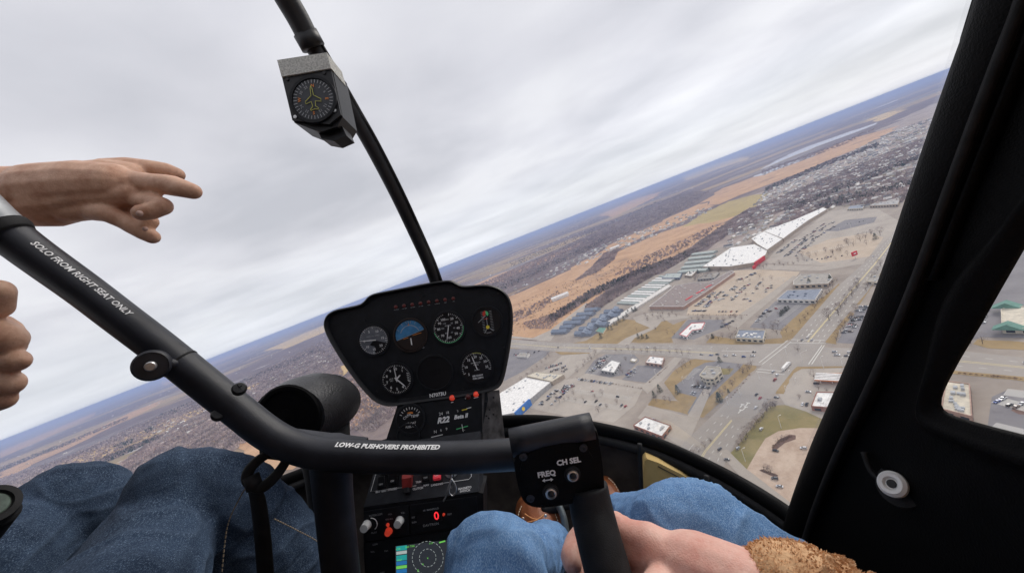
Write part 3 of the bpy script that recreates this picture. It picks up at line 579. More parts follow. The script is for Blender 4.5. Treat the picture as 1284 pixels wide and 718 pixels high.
# ---------------------------------------------------------------- suburb houses
def inpoly(p, P):
    s = False; x, y = p; n = len(P)
    for i in range(n):
        a, b = P[i], P[(i+1) % n]
        if (a[1] > y) != (b[1] > y) and x < (b[0]-a[0])*(y-a[1])/(b[1]-a[1])+a[0]: s = not s
    return s
def scatter(px, n, rr, spacing=0):
    P = [G(*q).to_2d() for q in px]; xs = [p.x for p in P]; ys = [p.y for p in P]; o = []; t = 0
    cell = {}
    while len(o) < n and t < n*40:
        t += 1; x, y = rr.uniform(min(xs), max(xs)), rr.uniform(min(ys), max(ys))
        if not inpoly((x, y), P): continue
        if spacing:
            k = (int(x//spacing), int(y//spacing))
            if k in cell: continue
            cell[k] = 1
        o.append((x, y))
    return o
HP = []
for wn, rn in (('white', 'dgrey'), ('cream', 'grey'), ('offwhite', 'brown'), ('grey', 'offwhite'), ('tan', 'gravelroof')):
    q = MB(); w, l, h, rh = 9, 15, 4.5, 3.2
    q.add([(-l/2, -w/2, 0), (l/2, -w/2, 0), (l/2, w/2, 0), (-l/2, w/2, 0), (-l/2, -w/2, h), (l/2, -w/2, h), (l/2, w/2, h), (-l/2, w/2, h), (-l/2, 0, h+rh), (l/2, 0, h+rh)],
          [(0, 1, 5, 4), (2, 3, 7, 6), (3, 0, 4, 8, 7), (1, 2, 6, 9, 5)], 0)
    q.prism([(-l/2-.4, -w/2-.5, h-.4), (-l/2-.4, -w/2-.5, h-.1), (-l/2-.4, 0, h+rh+.3), (-l/2-.4, w/2+.5, h-.1), (-l/2-.4, w/2+.5, h-.4), (-l/2-.4, 0, h+rh)], (l+.8, 0, 0), 1)
    q.box((l/2-3, -w/2-1.8, 1.6), (5.5, 4, 3.2), m=0); q.box((l/2-3, -w/2-1.9, 3.4), (6, 4.6, .3), m=1)
    o = q.build('house', [BM[wn], BM[rn]], loc=(0, 0, 0)); HP.append((o, wn, rn))
hr = random.Random(4); used = [0]*5
SUB = [[(905, 300), (930, 275), (1000, 245), (1060, 225), (1130, 195), (1185, 175), (1180, 235), (1120, 252), (1036, 258), (955, 290)],
       [(930, 270), (1000, 235), (1060, 205), (1120, 178), (1190, 150), (1188, 185), (1060, 235), (990, 258)]]
sites = scatter(SUB[0], 190, hr, 34)+scatter(SUB[1], 90, hr, 60)
CN = dict(bluegrey='slate', gravelroof='beige', white='white', cream='cream', offwhite='off-white', grey='grey', tan='tan', dgrey='dark grey', brown='brown')
for i, (x, y) in enumerate(sites):
    k = hr.randrange(5); src, wn, rn = HP[k]
    if used[k] == 0: o = src
    else: o = src.copy(); COL.objects.link(o)
    used[k] = 1
    o.location = (x, y, GZ); o.rotation_euler = (0, 0, R(30)+hr.choice((0, 90))*math.pi/180+hr.uniform(-.2, .2))
    tag(o, f'small {CN[wn]} house with {"an" if rn == "offwhite" else "a"} {CN[rn]} roof in the suburb beyond the superstore', 'house', f'{CN[wn]} houses with {CN[rn]} roofs in the suburb')
def far_houses(name, px, n, spacing, rr):
    q = MB()
    for x, y in scatter(px, n, rr, spacing):
        a = R(30)+rr.choice((0, math.pi/2)); ca, sa = math.cos(a), math.sin(a); l, w, h, rh = rr.uniform(6, 10), rr.uniform(4, 6), 4, 3.5
        T = lambda u, v, z: (x+u*ca-v*sa, y+u*sa+v*ca, GZ+z)
        q.add([T(-l, -w, 0), T(l, -w, 0), T(l, w, 0), T(-l, w, 0), T(-l, -w, h), T(l, -w, h), T(l, w, h), T(-l, w, h), T(-l, 0, h+rh), T(l, 0, h+rh)],
              [(0, 1, 5, 4), (2, 3, 7, 6), (3, 0, 4, 8, 7), (1, 2, 6, 9, 5)], rr.randrange(3))
        k = len(q.v)-10; mi = 3+rr.randrange(3); q.f += [(k+4, k+5, k+9, k+8), (k+6, k+7, k+8, k+9)]; q.m += [mi, mi]
    return tag(q.build(name, [BM[c] for c in ('white', 'cream', 'offwhite', 'dgrey', 'offwhite', 'brown')]), kind='stuff')
far_houses('distant_houses', [(905, 315), (960, 240), (1040, 205), (1120, 165), (1195, 140), (1188, 240), (1100, 262), (1036, 262)], 900, 26, hr)
far_houses('distant_houses', [(560, 360), (700, 285), (830, 232), (880, 232), (800, 262), (720, 310), (600, 380)], 1100, 45, hr)
far_houses('distant_houses', [(0, 575), (150, 505), (300, 440), (420, 390), (430, 420), (300, 470), (150, 540), (0, 610)], 900, 60, hr)
far_houses('distant_houses', [(180, 540), (330, 480), (400, 440), (420, 460), (330, 510), (200, 560)], 160, 40, hr)
far_houses('distant_houses', [(640, 365), (760, 305), (880, 262), (905, 262), (800, 305), (680, 352)], 160, 40, hr)
# white sheds far out
for i, (x, y, L, w, lb) in enumerate([(1112, 131, 420, 120, 'large white shed far out near the horizon on the right'), (1060, 139, 200, 90, 'white shed far off left of the largest distant shed'), (752, 262, 110, 60, 'bright white hall in the far woods above the marsh'),
          (703, 374, 60, 18, 'white-roofed barn in the middle of the tan marsh'), (771, 312, 50, 20, 'white farm building at the upper edge of the marsh'), (395, 402, 300, 60, 'long white shed far out above the instrument panel'), (140, 494, 400, 60, 'long white shed far out on the left horizon')]):
    p = G(x, y); gable('distant_shed', lb, p-Vector((L/2, 0, 0)), p+Vector((L/2, 0, 0)), w, 9, 5, 'white', 'white', 'shed', ground=True)
# ================================================================ TREES
LM = {'bare': pm('bare_twigs', (.20, .15, .13), .9, .2, .5), 'bare2': pm('bare_twigs_pale', (.27, .21, .185), .9, .2, .5), 'bark': pm('bark', (.12, .09, .07), .9, .2, 2),
      'conifer': pm('conifer_needles', (.035, .05, .03), .9, .3, .8), 'shrub': pm('dead_shrub', (.28, .185, .14), .9, .2, .8), 'woods': pm('winter_woods', (.34, .265, .25), .95, .2, .02), 'woods2': pm('winter_woods_pale', (.42, .34, .31), .95, .2, .02), 'reed': pm('reed', (.42, .30, .17), .9, .2, .1)}
def bare_tree(seed, H=10, W=4.2, mat='bare'):
    r = random.Random(seed); tr = MB(); cr = MB()
    tr.tube([(0, 0, 0), (.05, 0, H*.25), (.1, .1, H*.55)], [.28, .22, .12], 6)
    for i in range(6):
        a = i*1.05+r.random(); z0 = H*r.uniform(.22, .5); L = W*r.uniform(.5, .85)
        tr.tube([(0, 0, z0), (math.cos(a)*L*.5, math.sin(a)*L*.5, z0+H*.16), (math.cos(a)*L, math.sin(a)*L, z0+H*.36)], [.13, .08, .03], 4)
    for i in range(230):
        a = r.uniform(0, 6.283); u = r.random()**.5; z = r.uniform(-1, 1); rr = W*u*math.sqrt(max(0.05, 1-z*z)); c = Vector((math.cos(a)*rr, math.sin(a)*rr, H*.62+z*H*.36))
        d = (c-Vector((0, 0, H*.3))).normalized()+Vector((r.uniform(-.5, .5), r.uniform(-.5, .5), r.uniform(-.3, .5))); d = d.normalized()*r.uniform(.8, 1.7); s_ = d.orthogonal().normalized()*r.uniform(.05, .13)
        cr.add([c-s_, c+s_, c+d], [(0, 1, 2)])
    return tr, cr
def conifer(seed, H=9, W=2.4):
    r = random.Random(seed); tr = MB(); cr = MB(); tr.tube([(0, 0, 0), (0, 0, H*.9)], [.22, .05], 6)
    for i in range(420):
        z = r.uniform(.08, 1)**1.0; rad = W*(1-z)**.8*r.uniform(.35, 1.08)+.08; a = r.uniform(0, 6.283); c = Vector((math.cos(a)*rad, math.sin(a)*rad, z*H)); d = Vector((math.cos(a), math.sin(a), -.45))*r.uniform(.4, .8)
        s_ = Vector((-math.sin(a), math.cos(a), r.uniform(-.3, .3)))*r.uniform(.18, .36); cr.add([c-s_, c+s_, c+d], [(0, 1, 2)])
    return tr, cr
def shrub(seed, mat):
    r = random.Random(seed); cr = MB()
    for i in range(150):
        a = r.uniform(0, 6.283); z = r.uniform(0, 1); rad = 1.4*math.sqrt(max(.02, 1-z*z))*r.uniform(.4, 1.1); c = Vector((math.cos(a)*rad, math.sin(a)*rad, z*1.5)); d = Vector((r.uniform(-1, 1), r.uniform(-1, 1), r.uniform(.2, 1)))*.5
        s_ = d.orthogonal().normalized()*.12; cr.add([c-s_, c+s_, c+d], [(0, 1, 2)])
    return cr
TR = []
for i in range(4):
    t_, c_ = bare_tree(20+i, 9+i*1.2, 3.6+.5*i); root = empty('bare_tree', (0, 0, 0), '', 'tree'); t_.build('trunk', LM['bark'], root); c_.build('crown', LM['bare' if i % 2 else 'bare2'], root); TR.append([root, 0])
CF = []
for i in range(2):
    t_, c_ = conifer(40+i, 8+i*1.5, 3.1+.4*i); root = empty('pine_tree', (0, 0, 0), '', 'tree'); t_.build('trunk', LM['bark'], root); c_.build('crown', LM['conifer'], root); CF.append([root, 0])
tk = random.Random(9)
def put_tree(pool, px, py, label, group=None, s=1):
    e_ = tk.choice(pool); o = e_[0] if e_[1] == 0 else copy_tree(e_[0]); e_[1] = 1
    p = G(px, py); o.location = p; o.rotation_euler = (0, 0, tk.uniform(0, 6)); o.scale = (s, s, s*tk.uniform(.9, 1.1)); o['label'] = label; o['category'] = 'tree'
    if group: o['group'] = group
    elif 'group' in o: del o['group']
    return o
def row_trees(pool, pts, n, label, group, s=1, jit=1.0):
    for i in range(n):
        t = (i+.5)/n*(len(pts)-1); k = int(t); f = t-k; a, b = pts[k], pts[min(k+1, len(pts)-1)]
        put_tree(pool, a[0]+(b[0]-a[0])*f+tk.uniform(-jit, jit), a[1]+(b[1]-a[1])*f+tk.uniform(-jit, jit), label, group, s*tk.uniform(.75, 1.2))
row_trees(TR, [(925, 562), (944, 538), (962, 518), (975, 508)], 16, 'bare purplish tree in the hedge between the main road and the green lawn', 'bare trees along the green lawn', .8, 2)
row_trees(TR, [(838, 618), (868, 580), (894, 550)], 8, 'bare tree on the grass median low in the view', 'bare trees on the lower median', .8, 1)
row_trees(TR, [(1048, 392), (1066, 372), (1080, 356)], 9, 'bare tree on the upper median beyond the crossroads', 'bare trees on the upper median', 1.1, 3)
row_trees(TR, [(1084, 368), (1108, 332)], 6, 'bare tree along the far grass strip of the main road', 'bare trees on the far strip', 1, 2)
row_trees(TR, [(885, 425), (915, 424), (960, 423)], 9, 'bare tree in front of the dark-roofed corner bank', 'bare trees in front of the corner bank', .8, 2)
row_trees(TR, [(965, 412), (985, 415), (975, 424)], 5, 'bare tree at the right end of the dark-roofed corner bank', 'bare trees beside the corner bank', .9, 3)
row_trees(TR, [(768, 441), (800, 440), (835, 443), (870, 447)], 12, 'bare tree on the verge below the side road', 'bare trees on the side road verge', .8, 1.5)
row_trees(TR, [(806, 398), (825, 396), (846, 395)], 8, 'bare tree by the loop road below the strip mall', 'bare trees below the strip mall', .9, 3)
row_trees(TR, [(640, 500), (655, 478), (675, 458), (690, 446)], 10, 'bare tree along the edge of the dark lot on the left', 'bare trees beside the left dark lot', .9, 2)
row_trees(TR, [(1105, 290), (1075, 306), (1040, 318), (1000, 324)], 12, 'bare tree along the near edge of the far pale car park', 'bare trees along the far car park', 1.2, 3)
row_trees(TR, [(872, 352), (890, 345), (912, 338)], 9, 'bare tree behind the brown-roofed strip mall', 'bare trees behind the strip mall', 1, 3)
row_trees(TR, [(942, 336), (970, 334), (1000, 331)], 9, 'bare tree between the two great car parks', 'bare trees between the car parks', 1, 2)
row_trees(TR, [(902, 500), (930, 470), (944, 458)], 9, 'bare tree on the left verge of the main road below the junction', 'bare trees left of the lower main road', .8, 2)
row_trees(TR, [(1000, 410), (1030, 378), (1052, 352)], 10, 'bare tree on the left verge of the upper main road', 'bare trees left of the upper main road', .8, 2)
row_trees(TR, [(1046, 428), (1060, 412), (1076, 388)], 8, 'bare tree on the edge of the corner lot right of the main road', 'bare trees by the right corner lot', 1, 2)
row_trees(TR, [(872, 350), (890, 347), (905, 341)], 12, 'bare tree in the yard behind the brown-roofed mall', 'bare trees in the mall yard', 1, 4)
row_trees(TR, [(862, 400), (900, 402), (935, 400)], 9, 'bare tree on the strip between the mall lot and the restaurants', 'bare trees above the restaurants', .8, 2)
row_trees(TR, [(720, 470), (738, 455), (750, 441)], 8, 'bare tree along the lane left of the white-roofed restaurant', 'bare trees along the restaurant lane', .8, 2)
row_trees(TR, [(975, 560), (990, 549)], 3, 'bare tree in the curved bed of the paved circle', 'bare trees on the paved circle', .6, 1)
row_trees(TR, [(956, 588), (970, 594)], 3, 'bare tree in the straight bed at the lower edge of the paved circle', 'bare trees at the circle edge', .6, 1)
row_trees(TR, [(846, 470), (858, 462), (868, 456)], 4, 'bare tree on the left edge of the central lawn', 'bare trees on the central lawn', .7, 1)
row_trees(TR, [(815, 505), (835, 500), (848, 506)], 3, 'bare tree on the lower left of the central lawn', 'bare trees on the lower lawn', .7, 3)
row_trees(TR, [(1210, 433), (1240, 430)], 2, 'bare tree beside the road seen through the door window', 'bare trees through the door window', .9, 1)
for (x, y, s_, lb) in [(1040, 402, 1.5, 'large bare tree on the corner median right of the main road'), (1052, 396, 1.4, 'large bare tree next to the corner lot, second from the crossing'), (1001, 441, .9, 'small bare tree at the edge of the crossroads')]: put_tree(TR, x, y, lb, None, s_)
for (x, y, s_, lb) in [(828, 491, 1.15, 'round dark evergreen at the top left of the central lawn'), (821, 498, .95, 'dark evergreen at the left edge of the central lawn'), (851, 493, 1.2, 'tall pointed evergreen beside the lot entrance of the central bank'),
                       (903, 503, 1.5, 'tallest dark conifer beside the drive right of the central bank'), (903, 454, 1.0, 'dark evergreen just above the cream bank'), (754, 424, 1.5, 'broad dark conifer beside the green-roofed shelter'),
                       (801, 424, 1.1, 'left of the three pointed conifers on the tan lawn'), (806, 424, 1.15, 'middle of the three pointed conifers on the tan lawn'), (812, 424, 1.1, 'right of the three pointed conifers on the tan lawn'),
                       (894, 424, 1, 'dark evergreen left of the corner bank'), (1016, 358, 1.4, 'dark round evergreen in front of the beige office'), (1042, 353, 1.5, 'dark evergreen at the right end of the beige office'),
                       (914, 492, .6, 'low dark shrub-like evergreen beside the conifer on the bank drive'), (1098, 300, 1.6, 'dark evergreen at the roadside by the far car park')]: put_tree(CF, x, y, lb, None, s_)
row_trees(CF, [(762, 416), (775, 405), (792, 392), (800, 388)], 12, 'dark conifer in the row along the blue-roofed apartments', 'conifers along the apartments', 1.1, 2)
row_trees(CF, [(978, 398), (984, 392), (990, 386)], 6, 'dark evergreen on the island in the triangular car park', 'evergreens on the car park island', .8, 1)
row_trees(CF, [(864, 344), (878, 341), (900, 338)], 6, 'dark evergreen at the corner of the white superstore', 'evergreens behind the superstore', 1.2, 2)
row_trees(CF, [(1032, 258), (1050, 252), (1075, 246), (1100, 240)], 10, 'dark evergreen at the far edge of the car parks below the suburb', 'evergreens below the suburb', 1.8, 3)
# far woods: one mass each
def woods(name, px, n, mats, rr, size=(5, 8), spacing=5, H=(5, 9)):
    pts = scatter(px, n, rr, spacing); V = []; F = []; Mi = []
    for x, y in pts:
        s_ = rr.uniform(*size); h = rr.uniform(*H); mi = rr.randrange(len(mats))
        for j in range(5):
            a = rr.uniform(0, 6.283); cx, cy = x+math.cos(a)*s_*.4, y+math.sin(a)*s_*.4; b_ = a+rr.uniform(1, 2); z0, z1 = h*rr.uniform(.0, .5), h*rr.uniform(.75, 1.1)
            k = len(V); w = s_*.42; V += [(cx-math.cos(b_)*w, cy-math.sin(b_)*w, GZ+z0), (cx+math.cos(b_)*w, cy+math.sin(b_)*w, GZ+z0*.8), (cx+rr.uniform(-1, 1), cy+rr.uniform(-1, 1), GZ+z1)]; F.append((k, k+1, k+2)); Mi.append(mi)
    me = bpy.data.meshes.new(name); me.from_pydata(V, [], F)
    for m in mats: me.materials.append(m)
    me.polygons.foreach_set('material_index', Mi); o = bpy.data.objects.new(name, me); COL.objects.link(o); o['kind'] = 'stuff'
wr = random.Random(21); wm = [LM['woods'], LM['woods2'], LM['woods']]
woods('woodland', [(735, 385), (780, 352), (812, 338), (858, 318), (900, 288), (940, 262), (955, 262), (925, 285), (905, 300), (870, 318), (850, 330), (812, 350), (775, 372), (745, 392)], 5200, wm, wr, spacing=6)
woods('woodland', [(905, 290), (940, 264), (1000, 238), (1060, 214), (1130, 186), (1192, 160), (1190, 175), (1130, 205), (1060, 235), (1010, 250), (960, 275), (925, 292)], 5000, wm, wr, size=(6, 10), spacing=9)
woods('woodland', [(955, 296), (1000, 262), (1060, 240), (1180, 200), (1190, 240), (1110, 258), (1036, 258)], 3500, wm, wr, spacing=9)
woods('woodland', [(722, 352), (742, 336), (758, 318), (776, 312), (770, 326), (748, 342)], 1200, wm, wr, spacing=8)
woods('marsh_brush', [(770, 345), (810, 322), (860, 300), (880, 290), (905, 280), (880, 300), (840, 320), (790, 345)], 260, wm, wr, spacing=10)
woods('woodland', [(640, 395), (665, 384), (700, 366), (705, 372), (670, 392), (645, 405)], 120, wm, wr, spacing=10)
woods('woodland', [(655, 405), (690, 395), (700, 400), (690, 412), (665, 412)], 500, wm, wr, size=(3, 5), H=(2, 5), spacing=6)
woods('woodland', [(540, 420), (600, 380), (690, 336), (780, 296), (860, 262), (890, 240), (860, 240), (760, 285), (650, 335), (540, 385)], 9000, wm, wr, size=(9, 15), H=(7, 12), spacing=16)
woods('woodland', [(140, 590), (200, 545), (300, 495), (420, 440), (430, 470), (380, 510), (300, 560), (220, 610)], 8500, wm, wr, size=(7, 12), spacing=10)
woods('woodland', [(0, 600), (80, 575), (180, 530), (300, 480), (420, 420), (425, 440), (300, 500), (180, 550), (80, 595), (0, 625)], 4000, wm, wr, size=(9, 14), H=(7, 12), spacing=20)
woods('woodland', [(430, 480), (440, 460), (500, 430), (520, 500), (470, 540), (430, 540)], 2600, wm, wr, spacing=7)
woods('marsh_brush', [(640, 420), (650, 380), (720, 350), (830, 312), (880, 298), (850, 325), (790, 350), (735, 380), (690, 412)], 600, [LM['shrub'], LM['woods2'], LM['reed']], wr, size=(3, 5), H=(1.5, 4), spacing=5)
dk = [LM['bare'], LM['woods'], LM['conifer']]
woods('marsh_brush', [(955, 214), (1000, 198), (1060, 176), (1095, 160), (1096, 163), (1060, 181), (1000, 204), (957, 220)], 500, [LM['shrub'], LM['woods']], wr, size=(8, 16), H=(3, 7), spacing=14)
for bl in ([(985, 262), (1040, 240), (1120, 208), (1185, 186), (1186, 190), (1120, 213), (1042, 245), (988, 267)], [(1030, 258), (1110, 238), (1178, 214), (1180, 220), (1110, 244), (1036, 262)], [(960, 236), (1030, 206), (1100, 180), (1102, 184), (1030, 211), (962, 241)],
           [(560, 392), (640, 352), (760, 298), (762, 302), (642, 358), (562, 398)], [(640, 330), (740, 288), (830, 250), (831, 253), (742, 293), (641, 335)], [(60, 606), (130, 574), (200, 545), (202, 550), (132, 580), (64, 612)], [(200, 520), (300, 478), (400, 436), (401, 440), (301, 483), (202, 525)], [(0, 586), (80, 555), (160, 522), (161, 525), (80, 560), (0, 591)],
           [(690, 398), (740, 366), (800, 340), (860, 318), (862, 322), (800, 346), (744, 372), (694, 404)]):
    woods('tree_belt', bl, 700, dk, wr, size=(6, 10), H=(7, 12), spacing=8)
woods('conifer_wood', [(100, 575), (118, 566), (122, 572), (104, 580)], 0, wm, wr)
woods('conifer_wood', [(143, 560), (150, 556), (168, 550), (165, 556), (150, 563)], 120, [LM['conifer']], wr, size=(7, 10), spacing=9)
woods('conifer_wood', [(180, 540), (190, 535), (196, 538), (186, 543)], 60, [LM['conifer']], wr, size=(7, 10), spacing=9)
# shrubs in beds
shp = shrub(3, 0).build('bush', LM['shrub'], loc=(0, 0, 0)); first = True
for pts, n, lb, gp in (([(862, 394.5), (938, 395.5)], 26, 'low brown bush in the bed along the tan car park', 'bushes along the tan car park'), ([(722, 473.5), (806, 487.5)], 24, 'low brown bush in the bed dividing the pale lots', 'bushes between the pale lots'),
                   ([(814, 480), (838, 459)], 12, 'low brown bush beside the white square restaurant', 'bushes beside the square restaurant'), ([(968, 562), (980, 552), (994, 547)], 12, 'reddish bush in the curved bed on the paved circle', 'bushes on the curved bed'),
                   ([(954, 589.5), (975, 597)], 9, 'reddish bush in the straight bed of the paved circle', 'bushes in the straight bed'), ([(916, 500), (926, 488), (942, 468)], 8, 'dark bush on the verge right of the central bank', 'bushes on the central verge'),
                   ([(1006, 401), (1040, 366)], 7, 'brown bush on the verge of the triangular car park', 'bushes on the upper verge'), ([(1200, 468), (1284, 476)], 12, 'brown bush in the hedge seen through the door window', 'bushes through the door window')):
    for i in range(n):
        t = (i+.5)/n*(len(pts)-1); k = int(t); f = t-k; a, b = pts[k], pts[min(k+1, len(pts)-1)]
        o = shp if first else shp.copy()
        if not first: COL.objects.link(o)
        first = False; o.location = G(a[0]+(b[0]-a[0])*f, a[1]+(b[1]-a[1])*f); s_ = tk.uniform(.7, 1.3); o.scale = (s_, s_, s_*.8); o.rotation_euler = (0, 0, tk.uniform(0, 6)); tag(o, lb, 'bush', gp)

# ================================================================ CARS
CMN = {}
for k, c in dict(white=(.78, .78, .78), silver=(.5, .51, .53), black=(.02, .02, .023), grey=(.13, .135, .15), red=(.42, .03, .03), blue=(.03, .08, .30), brown=(.16, .10, .07)).items(): CMN[k] = pm('paint_'+k, c, .3, .03, 2, coat=.5)
CGL = pm('car_glass', (.015, .018, .022), .1, .05, 2); CTY = pm('tyre', (.02, .02, .02), .9, .1, 5); CLT = pm('lamp_lens', (.6, .55, .5), .3, .05, 2)
def car_mesh(kind='sedan'):
    q = MB(); L, W_ = (4.7, 1.85) if kind != 'pickup' else (5.6, 2.0)
    prof = {'sedan': [(-2.3, .35), (-2.35, .85), (-1.6, .98), (1.0, 1.0), (2.2, .82), (2.35, .35)], 'suv': [(-2.3, .4), (-2.35, 1.05), (1.1, 1.08), (2.25, .92), (2.35, .4)], 'pickup': [(-2.8, .5), (-2.8, 1.15), (1.3, 1.15), (2.7, 1.0), (2.8, .5)]}[kind]
    cab = {'sedan': [(-1.75, .97), (-1.0, 1.42), (.35, 1.45), (1.15, .99)], 'suv': [(-2.25, 1.04), (-2.0, 1.72), (.3, 1.75), (1.15, 1.07)], 'pickup': [(-.7, 1.13), (-.55, 1.78), (.75, 1.8), (1.45, 1.14)]}[kind]
    q.prism([(x, -W_/2, z) for x, z in prof], (0, W_, 0), 0)
    V = [(x, s_*(W_/2-.06-(.2 if z > 1.2 else 0)), z) for s_ in (-1, 1) for x, z in cab]; q.add(V, [(0, 1, 2, 3), (7, 6, 5, 4), (0, 4, 5, 1), (2, 6, 7, 3)], 1)
    tx = [c for c in cab if c[1] > 1.2]; q.box(((tx[0][0]+tx[1][0])/2, 0, tx[0][1]+.03), (tx[1][0]-tx[0][0]+.1, W_-.5, .07), m=0)
    for x in (-L*.31, L*.31):
        for s_ in (-1, 1): q.lathe((x, s_*(W_/2-.16), .34), (0, s_, 0), [(.34, -.1), (.34, .17)], 10, 2)
    for s_ in (-1, 1): q.box((L/2-.02, s_*.65, .72), (.12, .35, .16), m=3); q.box((-L/2+.02, s_*.7, .8), (.1, .28, .18), m=4)
    if kind == 'pickup': q.box((-1.8, 0, 1.18), (1.8, 1.6, .06), m=2)
    return q
CARS = {}
taill = pm('tail_lamp', (.4, .02, .02), .3, .05, 2)
def get_car(kind, colr, loc, rz, label, group=None):
    k = (kind, colr)
    if k not in CARS: o = car_mesh(kind).build('parked_car', [CMN[colr], CGL, CTY, CLT, taill], loc=(0, 0, 0)); CARS[k] = o
    else: o = CARS[k].copy(); COL.objects.link(o)
    o.location = loc; o.rotation_euler = (0, 0, rz)
    for kk in ('group',):
        if kk in o: del o[kk]
    return tag(o, label, 'car', group)
cr_ = random.Random(31)
FARC = MB(); FCOL = ['white', 'silver', 'black', 'grey', 'red', 'blue', 'brown']
def far_car(c, a, k):
    ca, sa = math.cos(a), math.sin(a); T = lambda x, y, z: (c.x+x*ca-y*sa, c.y+x*sa+y*ca, c.z+z)
    prof = [(-2.3, .3), (-2.35, .95), (1.2, 1.0), (2.25, .85), (2.35, .3)]; P = [T(x, -.9, z) for x, z in prof]; FARC.prism(P, (T(0, 1.8, 0)[0]-c.x, T(0, 1.8, 0)[1]-c.y, 0), k)
    cab = [(-2.0, .95), (-1.6, 1.55), (.3, 1.6), (1.1, .98)]; FARC.prism([T(x, -.75, z) for x, z in cab], (T(0, 1.5, 0)[0]-c.x, T(0, 1.5, 0)[1]-c.y, 0), 7)
def park(p, q, spacing, prob, lot, both=True, off=2.7):
    a, b = G(*p), G(*q); d = (b-a); L = d.length; d.normalize(); nn = Vector((-d.y, d.x, 0)); n = int(L/spacing)
    for i in range(n):
        for sgn in ((1, -1) if both else (1,)):
            if cr_.random() > prob*1.25: continue
            c = a+d*(i+.5)*spacing+nn*off*sgn+Vector((cr_.uniform(-.2, .2), cr_.uniform(-.2, .2), 0)); c.z = GZ+pz+.01
            colr = cr_.choices(['white', 'silver', 'black', 'grey', 'red', 'blue', 'brown'], [5, 5, 5, 4, 1.4, 1.6, .8])[0]; kd = cr_.choice(['sedan', 'suv', 'suv', 'pickup'])
            if 'great pale' in lot or 'middle of the tan' in lot: far_car(c, math.atan2(nn.y, nn.x), FCOL.index(colr)); continue
            get_car(kd, colr, c, math.atan2(nn.y, nn.x)+(0 if cr_.random() < .5 else math.pi), f'{colr} {"pickup" if kd == "pickup" else "suv" if kd == "suv" else "saloon"} parked {lot}', f'{colr} {kd}s parked {lot}')
T_ = 'in the tan lot in front of the strip mall'
park((874, 384), (897, 366), 2.9, .55, T_); park((884, 386), (906, 366), 3, .38, T_); park((866, 391), (885, 391), 3, .8, T_, False); park((902, 378), (925, 358), 3, .28, T_); park((915, 378), (940, 355), 3, .22, T_); park((935, 376), (958, 352), 3, .12, T_); park((925, 352), (950, 342), 3, .45, T_)
T_ = 'in the great pale lot beside the superstore'
park((975, 318), (1000, 300), 4, .42, T_); park((985, 322), (1012, 300), 4, .42, T_); park((996, 322), (1022, 300), 4.5, .30, T_); park((1004, 302), (1036, 280), 6, .3, T_); park((1012, 300), (1046, 278), 6, .28, T_); park((1050, 284), (1090, 276), 7, .4, T_)
T_ = 'in the pale lot before the huge white store'
park((678, 508), (700, 488), 3, .38, T_); park((690, 508), (712, 488), 3, .25, T_); park((706, 486), (724, 483), 3, .7, T_, True); park((702, 492), (716, 486), 3, .6, T_)
park((722, 477), (768, 483), 3, .55, 'along the bushes of the pale lot', False)
T_ = 'in the lot behind the huge white store'
park((684, 462), (706, 455), 3, .6, T_); park((690, 466), (712, 459), 3, .55, T_); park((700, 468), (716, 462), 3, .4, T_)
T_ = 'in the dark lot left of the white-roofed restaurant'
park((742, 466), (758, 448), 3, .6, T_); park((750, 462), (765, 446), 3, .35, T_)
T_ = 'in the dark lot of the central bank'
park((866, 486), (890, 489), 3.2, .75, T_, False); park((862, 494), (880, 498), 3.2, .5, T_, False)
T_ = 'on the triangular dark lot'
park((950, 406), (965, 388), 3, .4, T_, False)
park((906, 411), (922, 403), 3, .7, 'on the dark lot of the red-trimmed restaurant', False)
park((1004, 508), (1016, 509), 3.2, .7, 'beside the brick petrol station shop', False, 1)
T_ = 'in the dark lot seen low through the door window'
park((1250, 502), (1296, 514), 3.2, .35, T_)
park((1236, 408), (1246, 372), 3.2, .6, 'beyond the road seen through the door window', False)
park((1070, 400), (1084, 384), 3.2, .3, 'in the lot right of the upper main road')
T_ = 'in the middle of the tan strip-mall lot'
park((890, 392), (930, 392), 3, .3, T_, False); park((940, 380), (970, 358), 3, .16, T_)
park((1010, 328), (1060, 320), 4, .3, 'along the near edge of the great pale lot'); park((1020, 300), (1050, 282), 6, .35, 'far up in the great pale lot')
park((735, 503), (785, 512), 3, .10, 'scattered in the right half of the pale lot'); park((815, 528), (842, 540), 3, .3, 'behind the dark brick building', False)
park((640, 446), (676, 441), 3, .25, 'in the dark lot by the instrument panel'); park((784, 474), (800, 462), 3, .3, 'below the white square restaurant')
park((960, 394), (985, 384), 3, .5, 'at the top of the triangular dark lot', False); park((1060, 420), (1080, 396), 3, .35, 'in the corner lot right of the main road')
park((1030, 520), (1050, 526), 3, .5, 'behind the petrol station shop', False)
FARC_MATS = [CMN[k] for k in FCOL]+[CGL]
tag(FARC.build('distant_parked_cars', FARC_MATS), kind='stuff')
